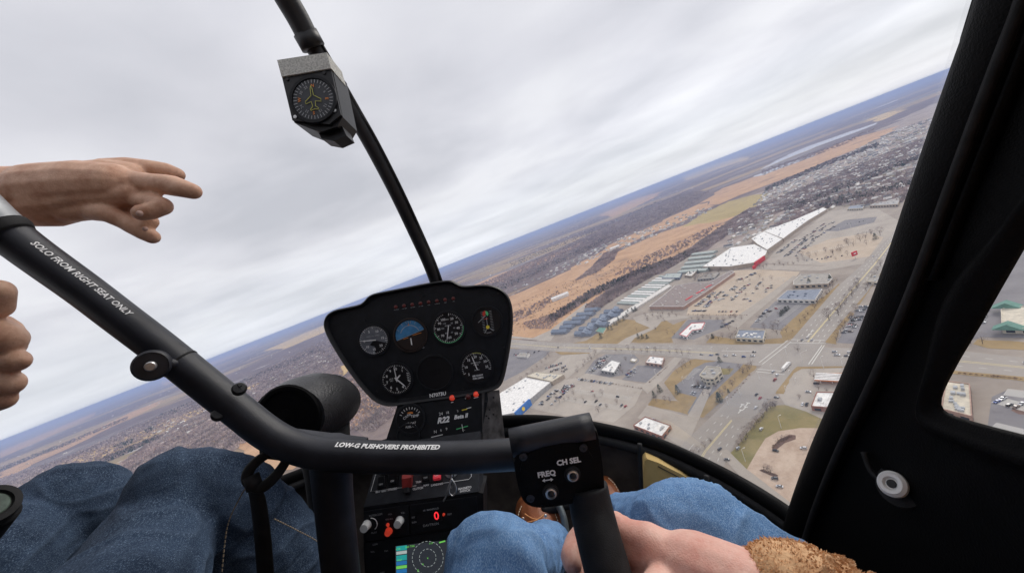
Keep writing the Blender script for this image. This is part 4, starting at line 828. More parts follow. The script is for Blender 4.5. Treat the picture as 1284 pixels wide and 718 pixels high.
TRAF = [(955, 539, 'white', 'suv', 'A', 'white suv driving on the main road beside the bare hedge'), (926, 563, 'silver', 'suv', 'A', 'silver suv driving on the main road low in the view'), (949, 495.5, 'black', 'sedan', 'A', 'black saloon on the main road behind the red pickup'),
        (953.5, 500, 'red', 'sedan', 'A', 'dark red saloon in the right lane just before the lawn'), (948, 512, 'white', 'sedan', 'A', 'white saloon passing the end of the bare hedge'), (972, 477, 'red', 'pickup', 'A', 'bright red pickup waiting at the crossroads'),
        (970, 467, 'silver', 'suv', 'A', 'silver suv waiting beside the red pickup'), (975, 471, 'white', 'suv', 'A', 'white suv waiting ahead of the red pickup'), (974, 499, 'grey', 'sedan', 'B', 'grey saloon turning out beside the petrol station'),
        (903, 564, 'grey', 'suv', 'A', 'grey suv on the left lane at the bottom of the main road'), (912, 577, 'grey', 'sedan', 'X', 'dark grey saloon at the junction below the hedge'), (1013, 424, 'white', 'suv', 'A', 'white suv crossing the far side of the crossroads'),
        (1018, 427, 'silver', 'sedan', 'A', 'silver saloon stopped at the far stop line'), (1006, 427, 'grey', 'sedan', 'A', 'grey saloon in the left lane beyond the crossroads'), (880, 445, 'grey', 'sedan', 'B', 'grey saloon leading on the side road left of the crossing'),
        (892, 446, 'blue', 'sedan', 'B', 'blue saloon second in the side road queue'), (900, 445, 'grey', 'suv', 'B', 'grey suv third in the side road queue'), (910, 447, 'white', 'pickup', 'B', 'white pickup in the middle of the side road queue'),
        (921, 446, 'white', 'suv', 'B', 'white suv near the front of the side road queue'), (933, 448, 'blue', 'suv', 'B', 'blue suv at the front of the side road queue'), (944, 447, 'white', 'pickup', 'B', 'white pickup stopped at the side road line'), (946, 442, 'black', 'sedan', 'B', 'black saloon stopped in the far lane of the side road'),
        (1047, 442, 'silver', 'suv', 'B', 'silver suv leading the queue right of the crossroads'), (1050, 446, 'white', 'pickup', 'B', 'white pickup queuing near the door post'), (1066, 443, 'white', 'suv', 'B', 'white suv queuing behind the silver one'), (1062, 447, 'grey', 'sedan', 'B', 'grey saloon queuing near the door post'),
        (1095, 322, 'white', 'sedan', 'A', 'white saloon far up the main road'), (1075, 350, 'silver', 'sedan', 'A', 'silver saloon on the upper main road'), (1290, 456, 'white', 'pickup', 'B', 'white pickup on the road in the door window'), (1008, 563, 'white', 'suv', 'X', 'white suv parked at the right edge of the paved circle'),
        (972, 601, 'grey', 'suv', 'X', 'grey suv at the lower end of the straight bush bed'), (978, 611, 'silver', 'sedan', 'X', 'silver saloon on the lower rim of the paved circle'), (973, 566, 'black', 'sedan', 'B', 'black car parked at the tip of the curved bed'),
        (743, 491, 'red', 'sedan', 'B', 'lone red car crossing the pale lot'), (775, 498, 'black', 'suv', 'B', 'lone black suv in the empty right part of the pale lot'), (1014, 492, 'silver', 'sedan', 'B', 'silver saloon between the pumps and the petrol shop'), (1024, 482, 'black', 'suv', 'B', 'black suv under the left end of the petrol canopy'),
        (740, 437, 'white', 'suv', 'B', 'white suv turning off the side road by the dark conifer'), (700, 436, 'black', 'sedan', 'B', 'black saloon on the side road near the apartments'), (812, 436, 'white', 'sedan', 'B', 'white saloon on the side road below the three conifers')]
aB = math.atan2((G(930, 446)-G(880, 445)).y, (G(930, 446)-G(880, 445)).x)
for x, y, c, kd, dr, lb in TRAF:
    o = get_car(kd, c, G(x, y)+Vector((0, 0, pz+.01)), {'A': aA, 'B': aB, 'X': aA+1.9}[dr]+(math.pi if (x+y) % 2 > 1 else 0), lb); o.name = 'car'
# articulated lorry
p = G(986, 462); lr = empty('delivery_lorry', p+Vector((0, 0, pz)), 'white box lorry with a long trailer waiting at the crossroads', 'lorry', rz=aA)
def lbuild(mb, nm, mt):
    o = mb.build(nm, mt, loc=(0, 0, 0)); o.location = (0, 0, 0); o.parent = lr; return o
q = MB(); q.box((0, 0, 2.5), (14, 2.6, 2.9)); q.box((0, 0, 1.0), (13, 1.2, .25)); lbuild(q, 'trailer', BM['white'])
q = MB(); q.prism([(7.4, -1.2, .6), (10.6, -1.2, .6), (10.6, -1.2, 1.7), (9.6, -1.2, 2.9), (7.4, -1.2, 3.1)], (0, 2.4, 0)); lbuild(q, 'cab', BM['white'])
q = MB(); q.box((10.12, 0, 2.3), (.12, 2.1, .9), (Vector((.75, 0, .66)).normalized(), Vector((0, 1, 0)), Vector((-.66, 0, .75)).normalized())); q.box((10.1, 0, 2.3), (.5, 2.1, .7)); lbuild(q, 'windscreen', CGL)
for x in (-5.6, -4.4, 7.2, 9.6):
    for s_ in (-1, 1): q = MB(); q.lathe((x, s_*1.05, .5), (0, s_, 0), [(.5, -.15), (.5, .2)], 12); lbuild(q, 'wheel', CTY)
# ---------------------------------------------------------------- lamp posts
def post(px, py, h, lb, arm=2.2, gp=None):
    p = G(px, py); r_ = empty('street_lamp', p, lb, 'street lamp', gp)
    q = MB(); q.tube([p, p+Vector((0, 0, h))], [.22, .14], 8); q.build('pole', BM['white'], r_)
    q = MB(); q.tube([p+Vector((0, 0, h)), p+Vector((arm*.6, .3, h+.4)), p+Vector((arm, .4, h+.3))], .09, 6); q.build('arm', BM['white'], r_)
    q = MB(); q.box(p+Vector((arm+.4, .4, h+.25)), (1.3, .5, .22)); q.build('lamp_head', BM['white'], r_); return r_
post(980, 537, 12, 'tall white lamp post on the green lawn near the plaza curve'); post(935, 579, 12, 'tall white lamp post on the lawn tip near the windscreen frame')
post(1007, 455, 12, 'white signal mast at the near right corner of the crossroads', 7); post(1033, 462, 13, 'white lamp post at the petrol station corner'); post(1058, 463, 12, 'white lamp post behind the petrol canopy')
for (x, y, lb) in ((990, 470, 'short white lamp post at the bend of the petrol station hedge'), (998, 480, 'short white post halfway along the petrol station hedge'), (985, 490, 'short white post at the lower end of the petrol station hedge')): post(x, y, 5, lb, .8)
lp = random.Random(77)
for k_, (pts, n_, lb) in enumerate((([(870, 390), (990, 350)], 9, 'thin white light pole in the tan strip-mall lot'), ([(690, 500), (800, 492)], 7, 'thin white light pole in the pale lot of the white store'), ([(985, 322), (1090, 280)], 10, 'thin white light pole in the great pale lot'), ([(850, 486), (905, 470)], 4, 'thin white light pole around the central bank'),
        ([(745, 462), (830, 470)], 4, 'thin white light pole in the dark restaurant lots'), ([(700, 438), (930, 450)], 9, 'thin white light pole along the side road'), ([(900, 520), (1000, 440)], 5, 'thin white light pole along the main road'))):
    for i in range(n_):
        t = (i+.5)/n_; post(pts[0][0]+(pts[1][0]-pts[0][0])*t+lp.uniform(-4, 4), pts[0][1]+(pts[1][1]-pts[0][1])*t+lp.uniform(-5, 5), 9, lb, 1.4, lb.replace('thin white light pole', 'light poles'))
for px, n_, lb in (([(870, 356), (940, 342), (990, 345), (935, 392), (870, 393)], 16, 'tan strip-mall lot'), ([(690, 480), (790, 495), (760, 520), (680, 510)], 14, 'pale lot of the white store'), ([(905, 410), (985, 390), (1000, 420), (900, 424)], 14, 'lots around the corner bank'),
        ([(800, 400), (860, 396), (850, 420), (790, 425)], 10, 'lawns by the loop road'), ([(850, 500), (880, 470), (940, 458), (880, 515)], 12, 'central bank lawn'), ([(990, 480), (1040, 466), (1050, 520), (1000, 505)], 7, 'petrol station lot'), ([(740, 446), (840, 450), (810, 478), (740, 470)], 12, 'restaurant lots'), ([(990, 330), (1090, 290), (1100, 300), (1040, 334)], 14, 'great pale lot')):
    for (x, y) in scatter(px, n_, lp):
        e_ = lp.choice(TR); o = copy_tree(e_[0]); o.location = (x, y, GZ); s_ = lp.uniform(.5, .85); o.scale = (s_, s_, s_); o.rotation_euler = (0, 0, lp.uniform(0, 6)); tag(o, f'small bare tree scattered around the {lb}', 'tree', f'small bare trees around the {lb}')
# red pylon sign by the far road
p = G(1073, 324); r_ = empty('pylon_sign', p, 'red box sign on a post beside the far main road', 'sign')
q = MB(); q.tube([p, p+Vector((0, 0, 6))], .5, 8); q.build('post', BM['white'], r_); q = MB(); q.box(p+Vector((0, 0, 9)), (9, 2, 7)); q.build('sign_box', BM['red'], r_)
q = MB(); q.box(p+Vector((0, 0, 9.2)), (4.5, 2.2, 1.6)); q.build('sign_band', BM['white'], r_)
# ================================================================ THE CABIN
random.seed(3)
MC = {
 'black': pm('black_paint', (.008, .008, .010), .45, .2, 30, bump=.15, bscale=900, spec=.4),
 'bar': pm('bar_powdercoat', (.016, .017, .023), .38, .15, 40, bump=.25, bscale=1500, spec=.45),
 'vinyl': pm('black_vinyl', (.0022, .0022, .0026), .6, .15, 30, bump=.5, bscale=500, spec=.12),
 'rubber': pm('black_rubber', (.010, .010, .011), .7, .2, 60, bump=.2, bscale=800, spec=.3),
 'panelface': pm('panel_crackle', (.007, .008, .011), .6, .15, 60, bump=.4, bscale=1200, spec=.3),
 'consoleface': pm('console_grey', (.022, .024, .030), .55, .12, 60, bump=.3, bscale=1200, spec=.4),
 'pot': pm('moulded_plastic', (.017, .017, .019), .42, .2, 30, bump=.8, bscale=260, spec=.5),
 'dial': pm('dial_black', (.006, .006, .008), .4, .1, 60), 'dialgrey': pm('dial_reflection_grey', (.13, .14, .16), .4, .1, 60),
 'ink': pm('white_ink', (.80, .80, .80), .6, .05, 60), 'inkdim': pm('pale_ink', (.38, .39, .41), .6, .05, 60), 'yellowink': pm('yellow_green_ink', (.50, .50, .12), .6, .05, 60), 'orangeink': pm('orange_ink', (.60, .20, .04), .6, .05, 60),
 'greenink': pm('green_ink', (.10, .55, .22), .6, .05, 60), 'redink': pm('red_ink', (.60, .05, .03), .6, .05, 60), 'yel': pm('yellow_ink', (.75, .60, .05), .6, .05, 60), 'sky': pm('horizon_blue', (.05, .20, .40), .5, .1, 60), 'earth': pm('horizon_brown', (.02, .012, .01), .5, .1, 60),
 'silver': pm('brushed_metal', (.5, .5, .5), .35, .15, 80, metal=.8), 'alu': pm('aluminium_cuff', (.30, .31, .32), .45, .1, 60, metal=.5), 'tape': pm('velcro_tape', (.60, .60, .56), .9, .14, 420, bump=1, bscale=1500, det=2),
 'redcap': pm('red_plastic', (.34, .035, .03), .4, .15, 40), 'redlit': pm('red_lamp_lens', (.75, .06, .03), .35, .1, 60, emis=.25), 'reddim': pm('dark_red_lens', (.10, .012, .01), .35, .1, 60), 'redrock': pm('red_rocker', (.65, .03, .05), .4, .1, 60, emis=.2),
 'brownwall': pm('nose_liner', (.045, .036, .031), .85, .3, 14, bump=.6, bscale=120), 'foam': pm('yellow_foam', (.50, .35, .13), .9, .15, 10, bump=.6, bscale=90, col2=(.62, .45, .19)),
 'carpet': pm('cabin_carpet', (.020, .017, .016), .95, .3, 50, bump=.8, bscale=500), 'whiteplastic': pm('white_plastic', (.78, .78, .76), .3, .03, 30), 'riv': pm('worn_side_panel', (.045, .042, .042), .6, .5, 40),
 'screen': pm('screen_glow', (.035, .04, .05), .3, .1, 60, emis=.5), 'sc_teal': pm('screen_teal', (.03, .42, .40), .5, .1, 60, emis=.45), 'sc_blue': pm('screen_blue', (.03, .20, .50), .5, .1, 60, emis=.45), 'sc_green': pm('screen_green', (.20, .70, .12), .5, .1, 60, emis=.5), 'sc_white': pm('screen_white', (.6, .68, .66), .5, .05, 60, emis=.4),
 'led': pm('red_digit', (.9, .03, .04), .5, .05, 60, emis=.9), 'chrome': pm('chrome', (.7, .7, .7), .18, .05, 60, metal=1),
}
def glass(name, dust=0.0):
    m = bpy.data.materials.new(name); m.use_nodes = True; t = m.node_tree; t.nodes.clear(); o = nd('ShaderNodeOutputMaterial', t); tr = nd('ShaderNodeBsdfTransparent', t); tr.inputs[0].default_value = (.985, .985, .985, 1)
    gl = nd('ShaderNodeBsdfGlossy', t); gl.inputs['Roughness'].default_value = .03; fr = nd('ShaderNodeFresnel', t); fr.inputs[0].default_value = 1.35
    sc = nd('ShaderNodeMath', t, operation='MULTIPLY'); lk(fr.outputs[0], sc.inputs[0], t); sc.inputs[1].default_value = .13
    mx_ = nd('ShaderNodeMixShader', t); lk(sc.outputs[0], mx_.inputs[0], t); lk(tr.outputs[0], mx_.inputs[1], t); lk(gl.outputs[0], mx_.inputs[2], t); last = mx_
    if dust:
        df = nd('ShaderNodeBsdfTranslucent', t); df.inputs[0].default_value = (.9, .9, .9, 1); n = nd('ShaderNodeTexNoise', t); n.inputs['Scale'].default_value = 6; n.inputs['Detail'].default_value = 5; tcn = nd('ShaderNodeTexCoord', t); lk(tcn.outputs['Object'], n.inputs['Vector'], t)
        mr = nd('ShaderNodeMapRange', t); mr.inputs[1].default_value = .4; mr.inputs[2].default_value = .8; mr.inputs[3].default_value = 0; mr.inputs[4].default_value = dust; lk(n.outputs[0], mr.inputs[0], t)
        m2 = nd('ShaderNodeMixShader', t); lk(mr.outputs[0], m2.inputs[0], t); lk(mx_.outputs[0], m2.inputs[1], t); lk(df.outputs[0], m2.inputs[2], t); last = m2
    lk(last.outputs[0], o.inputs['Surface'], t); return m
MC['glass'] = glass('acrylic', .045); MC['edgedust'] = glass('dusty_acrylic', .16)
A9 = R(9.2)
CX = (RX*math.cos(A9)+UY*math.sin(A9)).normalized(); CY = (UY*math.cos(A9)-RX*math.sin(A9)).normalized(); CZ = CX.cross(CY).normalized()  # CZ points back at the eye
class Fr:                                  # a flat frame in the cabin: origin, right, up; z towards the viewer
    def __init__(s, o, x=None, y=None, tilt=0):
        s.o = o; x = x or CX; y = y or CY; s.x = x.normalized(); s.z = s.x.cross(y).normalized(); s.y = s.z.cross(s.x)
        if tilt: q = Quaternion(s.x, tilt); s.y = q @ s.y; s.z = q @ s.z
    def p(s, a, b, c=0): return s.o+s.x*a+s.y*b+s.z*c
    @property
    def ax(s): return (s.x, s.y, s.z)
    def hit(s, px, py):                    # photo point to (a, b) on this frame's plane
        v = C(px, py, 1); t = s.o.dot(s.z)/v.dot(s.z); q = v*t-s.o; return q.dot(s.x), q.dot(s.y)
def text_mesh(txt, size, bold=0.0, shear=0.0):
    c = bpy.data.curves.new('t', 'FONT'); c.body = txt; c.size = size; c.align_x = 'CENTER'; c.align_y = 'CENTER'; c.offset = bold; c.shear = shear; c.resolution_u = 2
    o = bpy.data.objects.new('t', c); me = bpy.data.meshes.new_from_object(o); V = [v.co.copy() for v in me.vertices]; F = [tuple(p.vertices) for p in me.polygons]
    bpy.data.objects.remove(o); bpy.data.curves.remove(c); bpy.data.meshes.remove(me); return V, F
def text(mb, txt, fr, a, b, size, c=.0006, bold=0, shear=0, rot=0, m=0, mp=None):
    V, F = text_mesh(txt, size, bold, shear); ca, sa = math.cos(rot), math.sin(rot)
    mb.add([mp(v.x, v.y) if mp else fr.p(a+v.x*ca-v.y*sa, b+v.x*sa+v.y*ca, c) for v in V], F, m)
def ring_pts(fr, a, b, r, n, c, a0=0, a1=2*math.pi): return [fr.p(a+r*math.cos(a0+(a1-a0)*i/n), b+r*math.sin(a0+(a1-a0)*i/n), c) for i in range(n+(a1-a0 < 6.28))]
def disc(mb, fr, a, b, r, c, n=32, m=0): mb.add(ring_pts(fr, a, b, r, n, c), [tuple(range(n))], m)
def dash(mb, fr, a, b, ang, r0, r1, w, c, m=0):
    d = (math.cos(ang), math.sin(ang)); nn = (-d[1]*w/2, d[0]*w/2)
    mb.add([fr.p(a+d[0]*r0+nn[0], b+d[1]*r0+nn[1], c), fr.p(a+d[0]*r0-nn[0], b+d[1]*r0-nn[1], c), fr.p(a+d[0]*r1-nn[0], b+d[1]*r1-nn[1], c), fr.p(a+d[0]*r1+nn[0], b+d[1]*r1+nn[1], c)], [(0, 1, 2, 3)], m)
def arcband(mb, fr, a, b, r0, r1, a0, a1, c, m=0, n=16):
    P = [fr.p(a+r0*math.cos(a0+(a1-a0)*i/n), b+r0*math.sin(a0+(a1-a0)*i/n), c) for i in range(n+1)]+[fr.p(a+r1*math.cos(a0+(a1-a0)*i/n), b+r1*math.sin(a0+(a1-a0)*i/n), c) for i in range(n+1)]
    mb.add(P, [(i, n+1+i, n+2+i, i+1) for i in range(n)], m)
def smooth_path(pts, k=6):                 # Catmull-Rom through (Vector, radius)
    P = [Vector((*p[0], p[1])) if isinstance(p, tuple) else p for p in pts]; o = []; n = len(P)
    for i in range(n-1):
        p0, p1, p2, p3 = P[max(i-1, 0)], P[i], P[i+1], P[min(i+2, n-1)]
        for j in range(k):
            t = j/k; o.append(.5*((2*p1)+(p2-p0)*t+(2*p0-5*p1+4*p2-p3)*t*t+(3*p1-p0-3*p2+p3)*t*t*t))
    o.append(P[-1]); return [Vector(q[:3]) for q in o], [q[3] for q in o]
def cpath(L, k=6): return smooth_path([(C(x, y, d), r) for x, y, d, r in L], k)
def base_empty(name, p, label, cat): return empty(name, p, label, cat)

# ---------------------------------------------------------------- windscreen bow
bow = base_empty('windscreen_bow', C(545, 352, 1.02), 'black curved tube running up the middle of the windscreen', 'frame tube')
P, Rr = cpath([(330, -60, .66, .021), (352, -14, .69, .021), (374, 24, .72, .021), (392, 60, .745, .020)]); q = MB(); q.tube(P, Rr, 16); q.build('upper_tube', MC['black'], bow, True)
P, Rr = cpath([(383, 42, .735, .0235), (393, 60, .745, .0235)], 2); q = MB(); q.tube(P, Rr, 16); q.build('collar', MC['black'], bow, True)
P, Rr = cpath([(388, 50, .75, .0175), (412, 90, .78, .0170), (440, 138, .82, .0165), (466, 183, .86, .0165), (496, 241, .91, .016), (522, 296, .97, .016), (538, 332, 1.01, .0155), (549, 362, 1.04, .0155)]); q = MB(); q.tube(P, Rr, 14); q.build('lower_tube', MC['black'], bow, True)
q = MB(); q.tube([p+CX*.017+CZ*.003 for p in P], .004, 8); q.build('seal_strip', MC['rubber'], bow, True)

# ---------------------------------------------------------------- compass
fc = Fr(C(394.8, 126.5, .56), RX*math.cos(R(10))+UY*math.sin(R(10)), UY*math.cos(R(13))-RX*math.sin(R(13)))
cmpo = base_empty('magnetic_compass', fc.p(0, -.05), 'square black compass with a yellow aeroplane symbol and grey tape on top', 'compass')
pts = [fc.hit(*p) for p in ((353, 90), (415, 80), (429, 146), (422, 158), (404, 164), (394, 163), (368, 153))]
q = MB(); q.prism([fc.p(a, b, -.002) for a, b in pts], -fc.z*.052); q.build('case', MC['black'], cmpo)
q = MB(); q.prism([fc.p(a, b, .003) for a, b in [fc.hit(*p) for p in ((355, 98), (416, 88), (428.5, 145), (414, 157), (368, 152))]], -fc.z*.006); q.build('face_plate', MC['black'], cmpo)
q = MB(); q.prism([fc.p(a, b, .006) for a, b in [fc.hit(*p) for p in ((350.5, 78.5), (412, 69), (417.5, 88.5), (356, 99))]], -fc.z*.05); q.build('tape_strip', MC['tape'], cmpo)
q = MB(); q.prism([fc.p(a, b, -.012) for a, b in [fc.hit(*p) for p in ((392, 158), (424, 153), (430, 166), (414, 173), (398, 170))]], -fc.z*.03); q.build('adjuster_block', MC['black'], cmpo)
rd = 25.5/470*.56; q = MB(); q.lathe(fc.p(0, 0, .003), fc.z, [(rd*1.16, 0), (rd*1.15, .003), (rd*1.02, .003), (rd*1.0, .0005)], 40); q.build('bezel', MC['panelface'], cmpo, 'auto')
q = MB(); disc(q, fc, 0, 0, rd, .0042, 40); q.build('dial', pm('compass_dial', (.028, .032, .040), .5, .1, 60), cmpo)
q = MB()
for i in range(36): dash(q, fc, 0, 0, i*math.pi/18+.1, rd*.80, rd*.97, .0009, .0050)
for s_, k in (('3', 1), ('6', 2), ('12', 4), ('15', 5), ('21', 7), ('24', 8), ('30', 10), ('33', 11)):
    an = math.pi/2-k*math.pi/6-.12; text(q, s_, fc, math.cos(an)*rd*.66, math.sin(an)*rd*.66, .0058, .0050, rot=an-math.pi/2)
q.build('dial_markings', MC['inkdim'], cmpo)
q = MB()
for s_, k in (('N', 0), ('E', 3), ('S', 6), ('W', 9)):
    an = math.pi/2-k*math.pi/6-.12; text(q, s_, fc, math.cos(an)*rd*.66, math.sin(an)*rd*.66, .0064, .0050, rot=an-math.pi/2, bold=.0002)
q.build('cardinal_letters', MC['orangeink'], cmpo)
outl = [(0, .66), (.045, .50), (.06, .18), (.38, -.06), (.38, -.18), (.10, -.12), (.07, -.36), (.20, -.48), (.20, -.54), (0, -.50)]; outl = outl+[(-x, y) for x, y in outl[::-1]]
q = MB(); q.tube([fc.p(x*rd, y*rd, .0055) for x, y in outl], .00055, 6); q.build('aeroplane_symbol', MC['yellowink'], cmpo)
for (x, y) in ((362, 101), (408, 93), (372, 148), (421, 140)):
    a, b = fc.hit(x, y); q = MB(); q.lathe(fc.p(a, b, .003), fc.z, [(.0028, 0), (.0026, .0014), (0, .0016)], 12); q.build('screw', MC['silver' if y > 130 else 'black'], cmpo, 'auto')

# ---------------------------------------------------------------- instrument panel
PD = .97
fp = Fr(C(525, 430, PD)); pnl = base_empty('instrument_panel', fp.p(0, -.16), 'black rounded instrument panel with seven round gauges', 'instrument panel')
cp3 = lambda x, y: (x/3.989+390, y/3.989+340)
ol = [(70, 255), (78, 228), (95, 208), (130, 190), (180, 180), (250, 165), (270, 150), (288, 128), (310, 114), (340, 106), (450, 85), (580, 59), (680, 44), (705, 46), (730, 58), (752, 70), (780, 73), (850, 66), (900, 68), (945, 84), (980, 112), (1000, 150), (1010, 200), (1011, 270), (1000, 360), (985, 450), (965, 540), (945, 575), (915, 592), (840, 610), (720, 630), (600, 645), (480, 662), (400, 672), (360, 664), (322, 646), (290, 618), (240, 560), (185, 485), (130, 400), (90, 330), (72, 285)]
oa = [fp.hit(*cp3(*p)) for p in ol]; nO = len(oa); ca_ = sum(a for a, b in oa)/nO; cb_ = sum(b for a, b in oa)/nO
def rnd_out(L, it=2):
    for _ in range(it):
        L = [((L[i][0]*.75+L[(i+1) % len(L)][0]*.25, L[i][1]*.75+L[(i+1) % len(L)][1]*.25), (L[i][0]*.25+L[(i+1) % len(L)][0]*.75, L[i][1]*.25+L[(i+1) % len(L)][1]*.75)) for i in range(len(L))]; L = [p for c in L for p in c]
    return L
oo = rnd_out(oa, 1); nO = len(oo)
def scl(L, ins):
    o = []; n = len(L)
    for i in range(n):
        a, b = L[i-1], L[(i+1) % n]; t = Vector((b[0]-a[0], b[1]-a[1])).normalized(); o.append((L[i][0]+(-t.y)*-ins*sgnO, L[i][1]+t.x*-ins*sgnO))
    return o
ar = sum(oo[i][0]*oo[(i+1) % nO][1]-oo[(i+1) % nO][0]*oo[i][1] for i in range(nO)); sgnO = -1 if ar > 0 else 1
i1 = scl(oo, .006); i2 = scl(oo, .010); ob = scl(oo, .03)
q = MB(); Lr = [(ob, -.13), (oo, -.02), (oo, .008), (scl(oo, .003), .012), (i1, .010), (i2, .0)]
for L, c in Lr: q.add([fp.p(a, b, c) for a, b in L], [])
for k in range(len(Lr)-1):
    for i in range(nO): q.f.append((k*nO+i, k*nO+(i+1) % nO, (k+1)*nO+(i+1) % nO, (k+1)*nO+i)); q.m.append(0)
q.f.append(tuple(range(nO))[::-1]); q.m.append(0); q.build('shell', MC['black'], pnl, 'auto')
q = MB(); q.add([fp.p(a, b, .001) for a, b in scl(oo, .0095)], [tuple(range(nO))]); q.build('face_plate', MC['panelface'], pnl)
def gauge(name, cx, cy, rpx, dial='dial', label=None, bez='panelface'):
    a, b = fp.hit(*cp3(cx, cy)); r = rpx/3.989/470*PD; g = MB(); g.lathe(fp.p(a, b, .001), fp.z, [(r*1.14, 0), (r*1.13, .004), (r*1.02, .0045), (r, .0005)], 40); o = g.build(name, MC[bez], pnl, 'auto')
    if label: o['label'] = label
    d = MB(); disc(d, fp, a, b, r, .0022, 40); d.build('dial', MC[dial], o)
    return o, a, b, r
def child(mb, name, mat, par): return mb.build(name, MC[mat], par)
def needle(par, a, b, ang, L, w, c=.0042, tail=.2, mat='ink'):
    q = MB(); d = Vector((math.cos(ang), math.sin(ang))); n_ = Vector((-d.y, d.x))*w/2; e0 = -d*L*tail
    q.prism([fp.p(a+x, b+y, c) for x, y in ((e0+n_), (e0-n_), (d*L*.8-n_*.9), (d*L), (d*L*.8+n_*.9))], fp.z*.0006); child(q, 'needle', mat, par)
def ticks(par, a, b, r, n, a0, a1, long=5, mat='ink', w=.0009):
    q = MB()
    for i in range(n+1): dash(q, fp, a, b, a0+(a1-a0)*i/n, r*(.80 if i % long == 0 else .88), r*.96, w if i % long else w*1.5, .0032)
    child(q, 'tick_marks', mat, par)
def numbers(par, a, b, r, items, size, rr=.64, mat='ink'):
    q = MB()
    for s_, an in items: text(q, s_, fp, a+math.cos(an)*r*rr, b+math.sin(an)*r*rr, size, .0034, bold=.00015)
    child(q, 'numerals', mat, par)
TL = -.16
g, a, b, r = gauge('vertical_speed_gauge', 315, 343, 72, label='grey-looking gauge at the left end of the upper row')
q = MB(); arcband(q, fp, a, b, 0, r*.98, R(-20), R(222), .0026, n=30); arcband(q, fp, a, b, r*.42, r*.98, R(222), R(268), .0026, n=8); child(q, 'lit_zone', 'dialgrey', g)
ticks(g, a, b, r, 40, R(0), R(350)); numbers(g, a, b, r, [('0', R(180)), ('5', R(110)), ('10', R(60)), ('15', R(5)), ('20', R(-45)), ('15', R(-95)), ('10', R(-140))], .0085); needle(g, a, b, R(176), r*.85, .0022)
q = MB(); text(q, 'VERTICAL SPEED', fp, a, b+r*.28, .0048, .0034); child(q, 'dial_lettering', 'inkdim', g)
g, a, b, r = gauge('attitude_gauge', 498, 318, 76, label='artificial horizon with a blue upper half', bez='earth')
q = MB(); arcband(q, fp, a, b, 0, r*.97, R(14), R(194), .0027, n=30); child(q, 'sky_half', 'sky', g)
q = MB(); arcband(q, fp, a, b, 0, r*.97, R(194), R(374), .0027, n=30); child(q, 'ground_half', 'earth', g)
q = MB(); arcband(q, fp, a, b, r*.62, r*.66, R(20), R(160), .0031); dash(q, fp, a, b, R(14), -r*.95, r*.95, .0008, .0031)
for an in (30, 60, 80, 90, 100, 120, 150): dash(q, fp, a, b, R(an), r*.78, r*.95, .001, .0033)
child(q, 'tick_marks', 'inkdim', g)
q = MB(); q.add([fp.p(a, b+r*.80, .0036), fp.p(a-.002, b+r*.66, .0036), fp.p(a+.002, b+r*.66, .0036)], [(0, 1, 2)]); dash(q, fp, a, b-r*.12, R(8), -r*.5, -r*.15, .0016, .0036); dash(q, fp, a, b-r*.06, R(8), r*.15, r*.75, .0016, .0036); child(q, 'aeroplane_bar', 'orangeink', g)
q = MB(); dash(q, fp, a, b-r*.2, R(-90), 0, r*.45, .003, .0036); child(q, 'caging_mark', 'ink', g)
g, a, b, r = gauge('airspeed_gauge', 688, 282, 76, label='black airspeed gauge with a green rim arc, third in the upper row')
ticks(g, a, b, r, 44, R(80), R(-255)); numbers(g, a, b, r, [('20', R(60)), ('30', R(25)), ('40', R(-10)), ('50', R(-45)), ('60', R(-90)), ('70', R(-135)), ('80', R(180)), ('90', R(145)), ('100', R(115))], .0085); numbers(g, a, b, r, [('20', R(45)), ('40', R(-10)), ('60', R(-60)), ('80', R(-120)), ('100', R(178)), ('110', R(125))], .0055, .38, 'inkdim'); needle(g, a, b, R(-105), r*.85, .0022)
q = MB(); arcband(q, fp, a, b, r*.96, r*1.0, R(190), R(360), .0030, n=30); child(q, 'green_arc', 'greenink', g)
q = MB(); text(q, 'KNOTS', fp, a, b+r*.15, .0048, .0034); text(q, 'MPH', fp, a, b+r*.55, .0045, .0034); child(q, 'dial_lettering', 'ink', g)
g, a, b, r = gauge('rotor_tachometer', 880, 250, 70, label='dual tachometer with red, green and yellow marks at the upper right')
q = MB()
for i in range(13): dash(q, fp, a-r*.35, b+r*(.7-i*.115), 0, 0, r*.18, .0008, .0032); dash(q, fp, a+r*.25, b+r*(.7-i*.115), 0, 0, r*.18, .0008, .0032)
dash(q, fp, a, b+r*.45, R(215), 0, r*.75, .0014, .0038); dash(q, fp, a, b-r*.4, R(-40), 0, r*.5, .0012, .0036); dash(q, fp, a, b-r*.4, R(-125), 0, r*.5, .0012, .0036); dash(q, fp, a, b+r*.3, R(-90), 0, r*.6, .0012, .0036); text(q, '%RPM', fp, a, b-r*.82, .005, .0034); child(q, 'tick_marks', 'inkdim', g)
q = MB(); arcband(q, fp, a, b+r*.55, 0, r*.2, R(90), R(-60), .0036); child(q, 'green_mark', 'greenink', g)
q = MB(); arcband(q, fp, a, b+r*.55, 0, r*.23, R(90), R(230), .0037); dash(q, fp, a, b+r*.2, 0, -r*.15, r*.1, .002, .0036); child(q, 'red_mark', 'redink', g)
q = MB(); disc(q, fp, a, b-r*.4, r*.13, .0040, 16); child(q, 'yellow_hub', 'yel', g)
g, a, b, r = gauge('altimeter', 430, 537, 74, label='black altimeter with two white hands at the lower left')
ticks(g, a, b, r, 50, R(90), R(-270)); numbers(g, a, b, r, [(str(k), R(84-36*k)) for k in (0, 1, 4, 5, 6, 7, 8, 9)], .0095, .68); needle(g, a, b, R(93), r*.88, .0022); needle(g, a, b, R(-48), r*.8, .0028); needle(g, a, b, R(40), r*.4, .004)
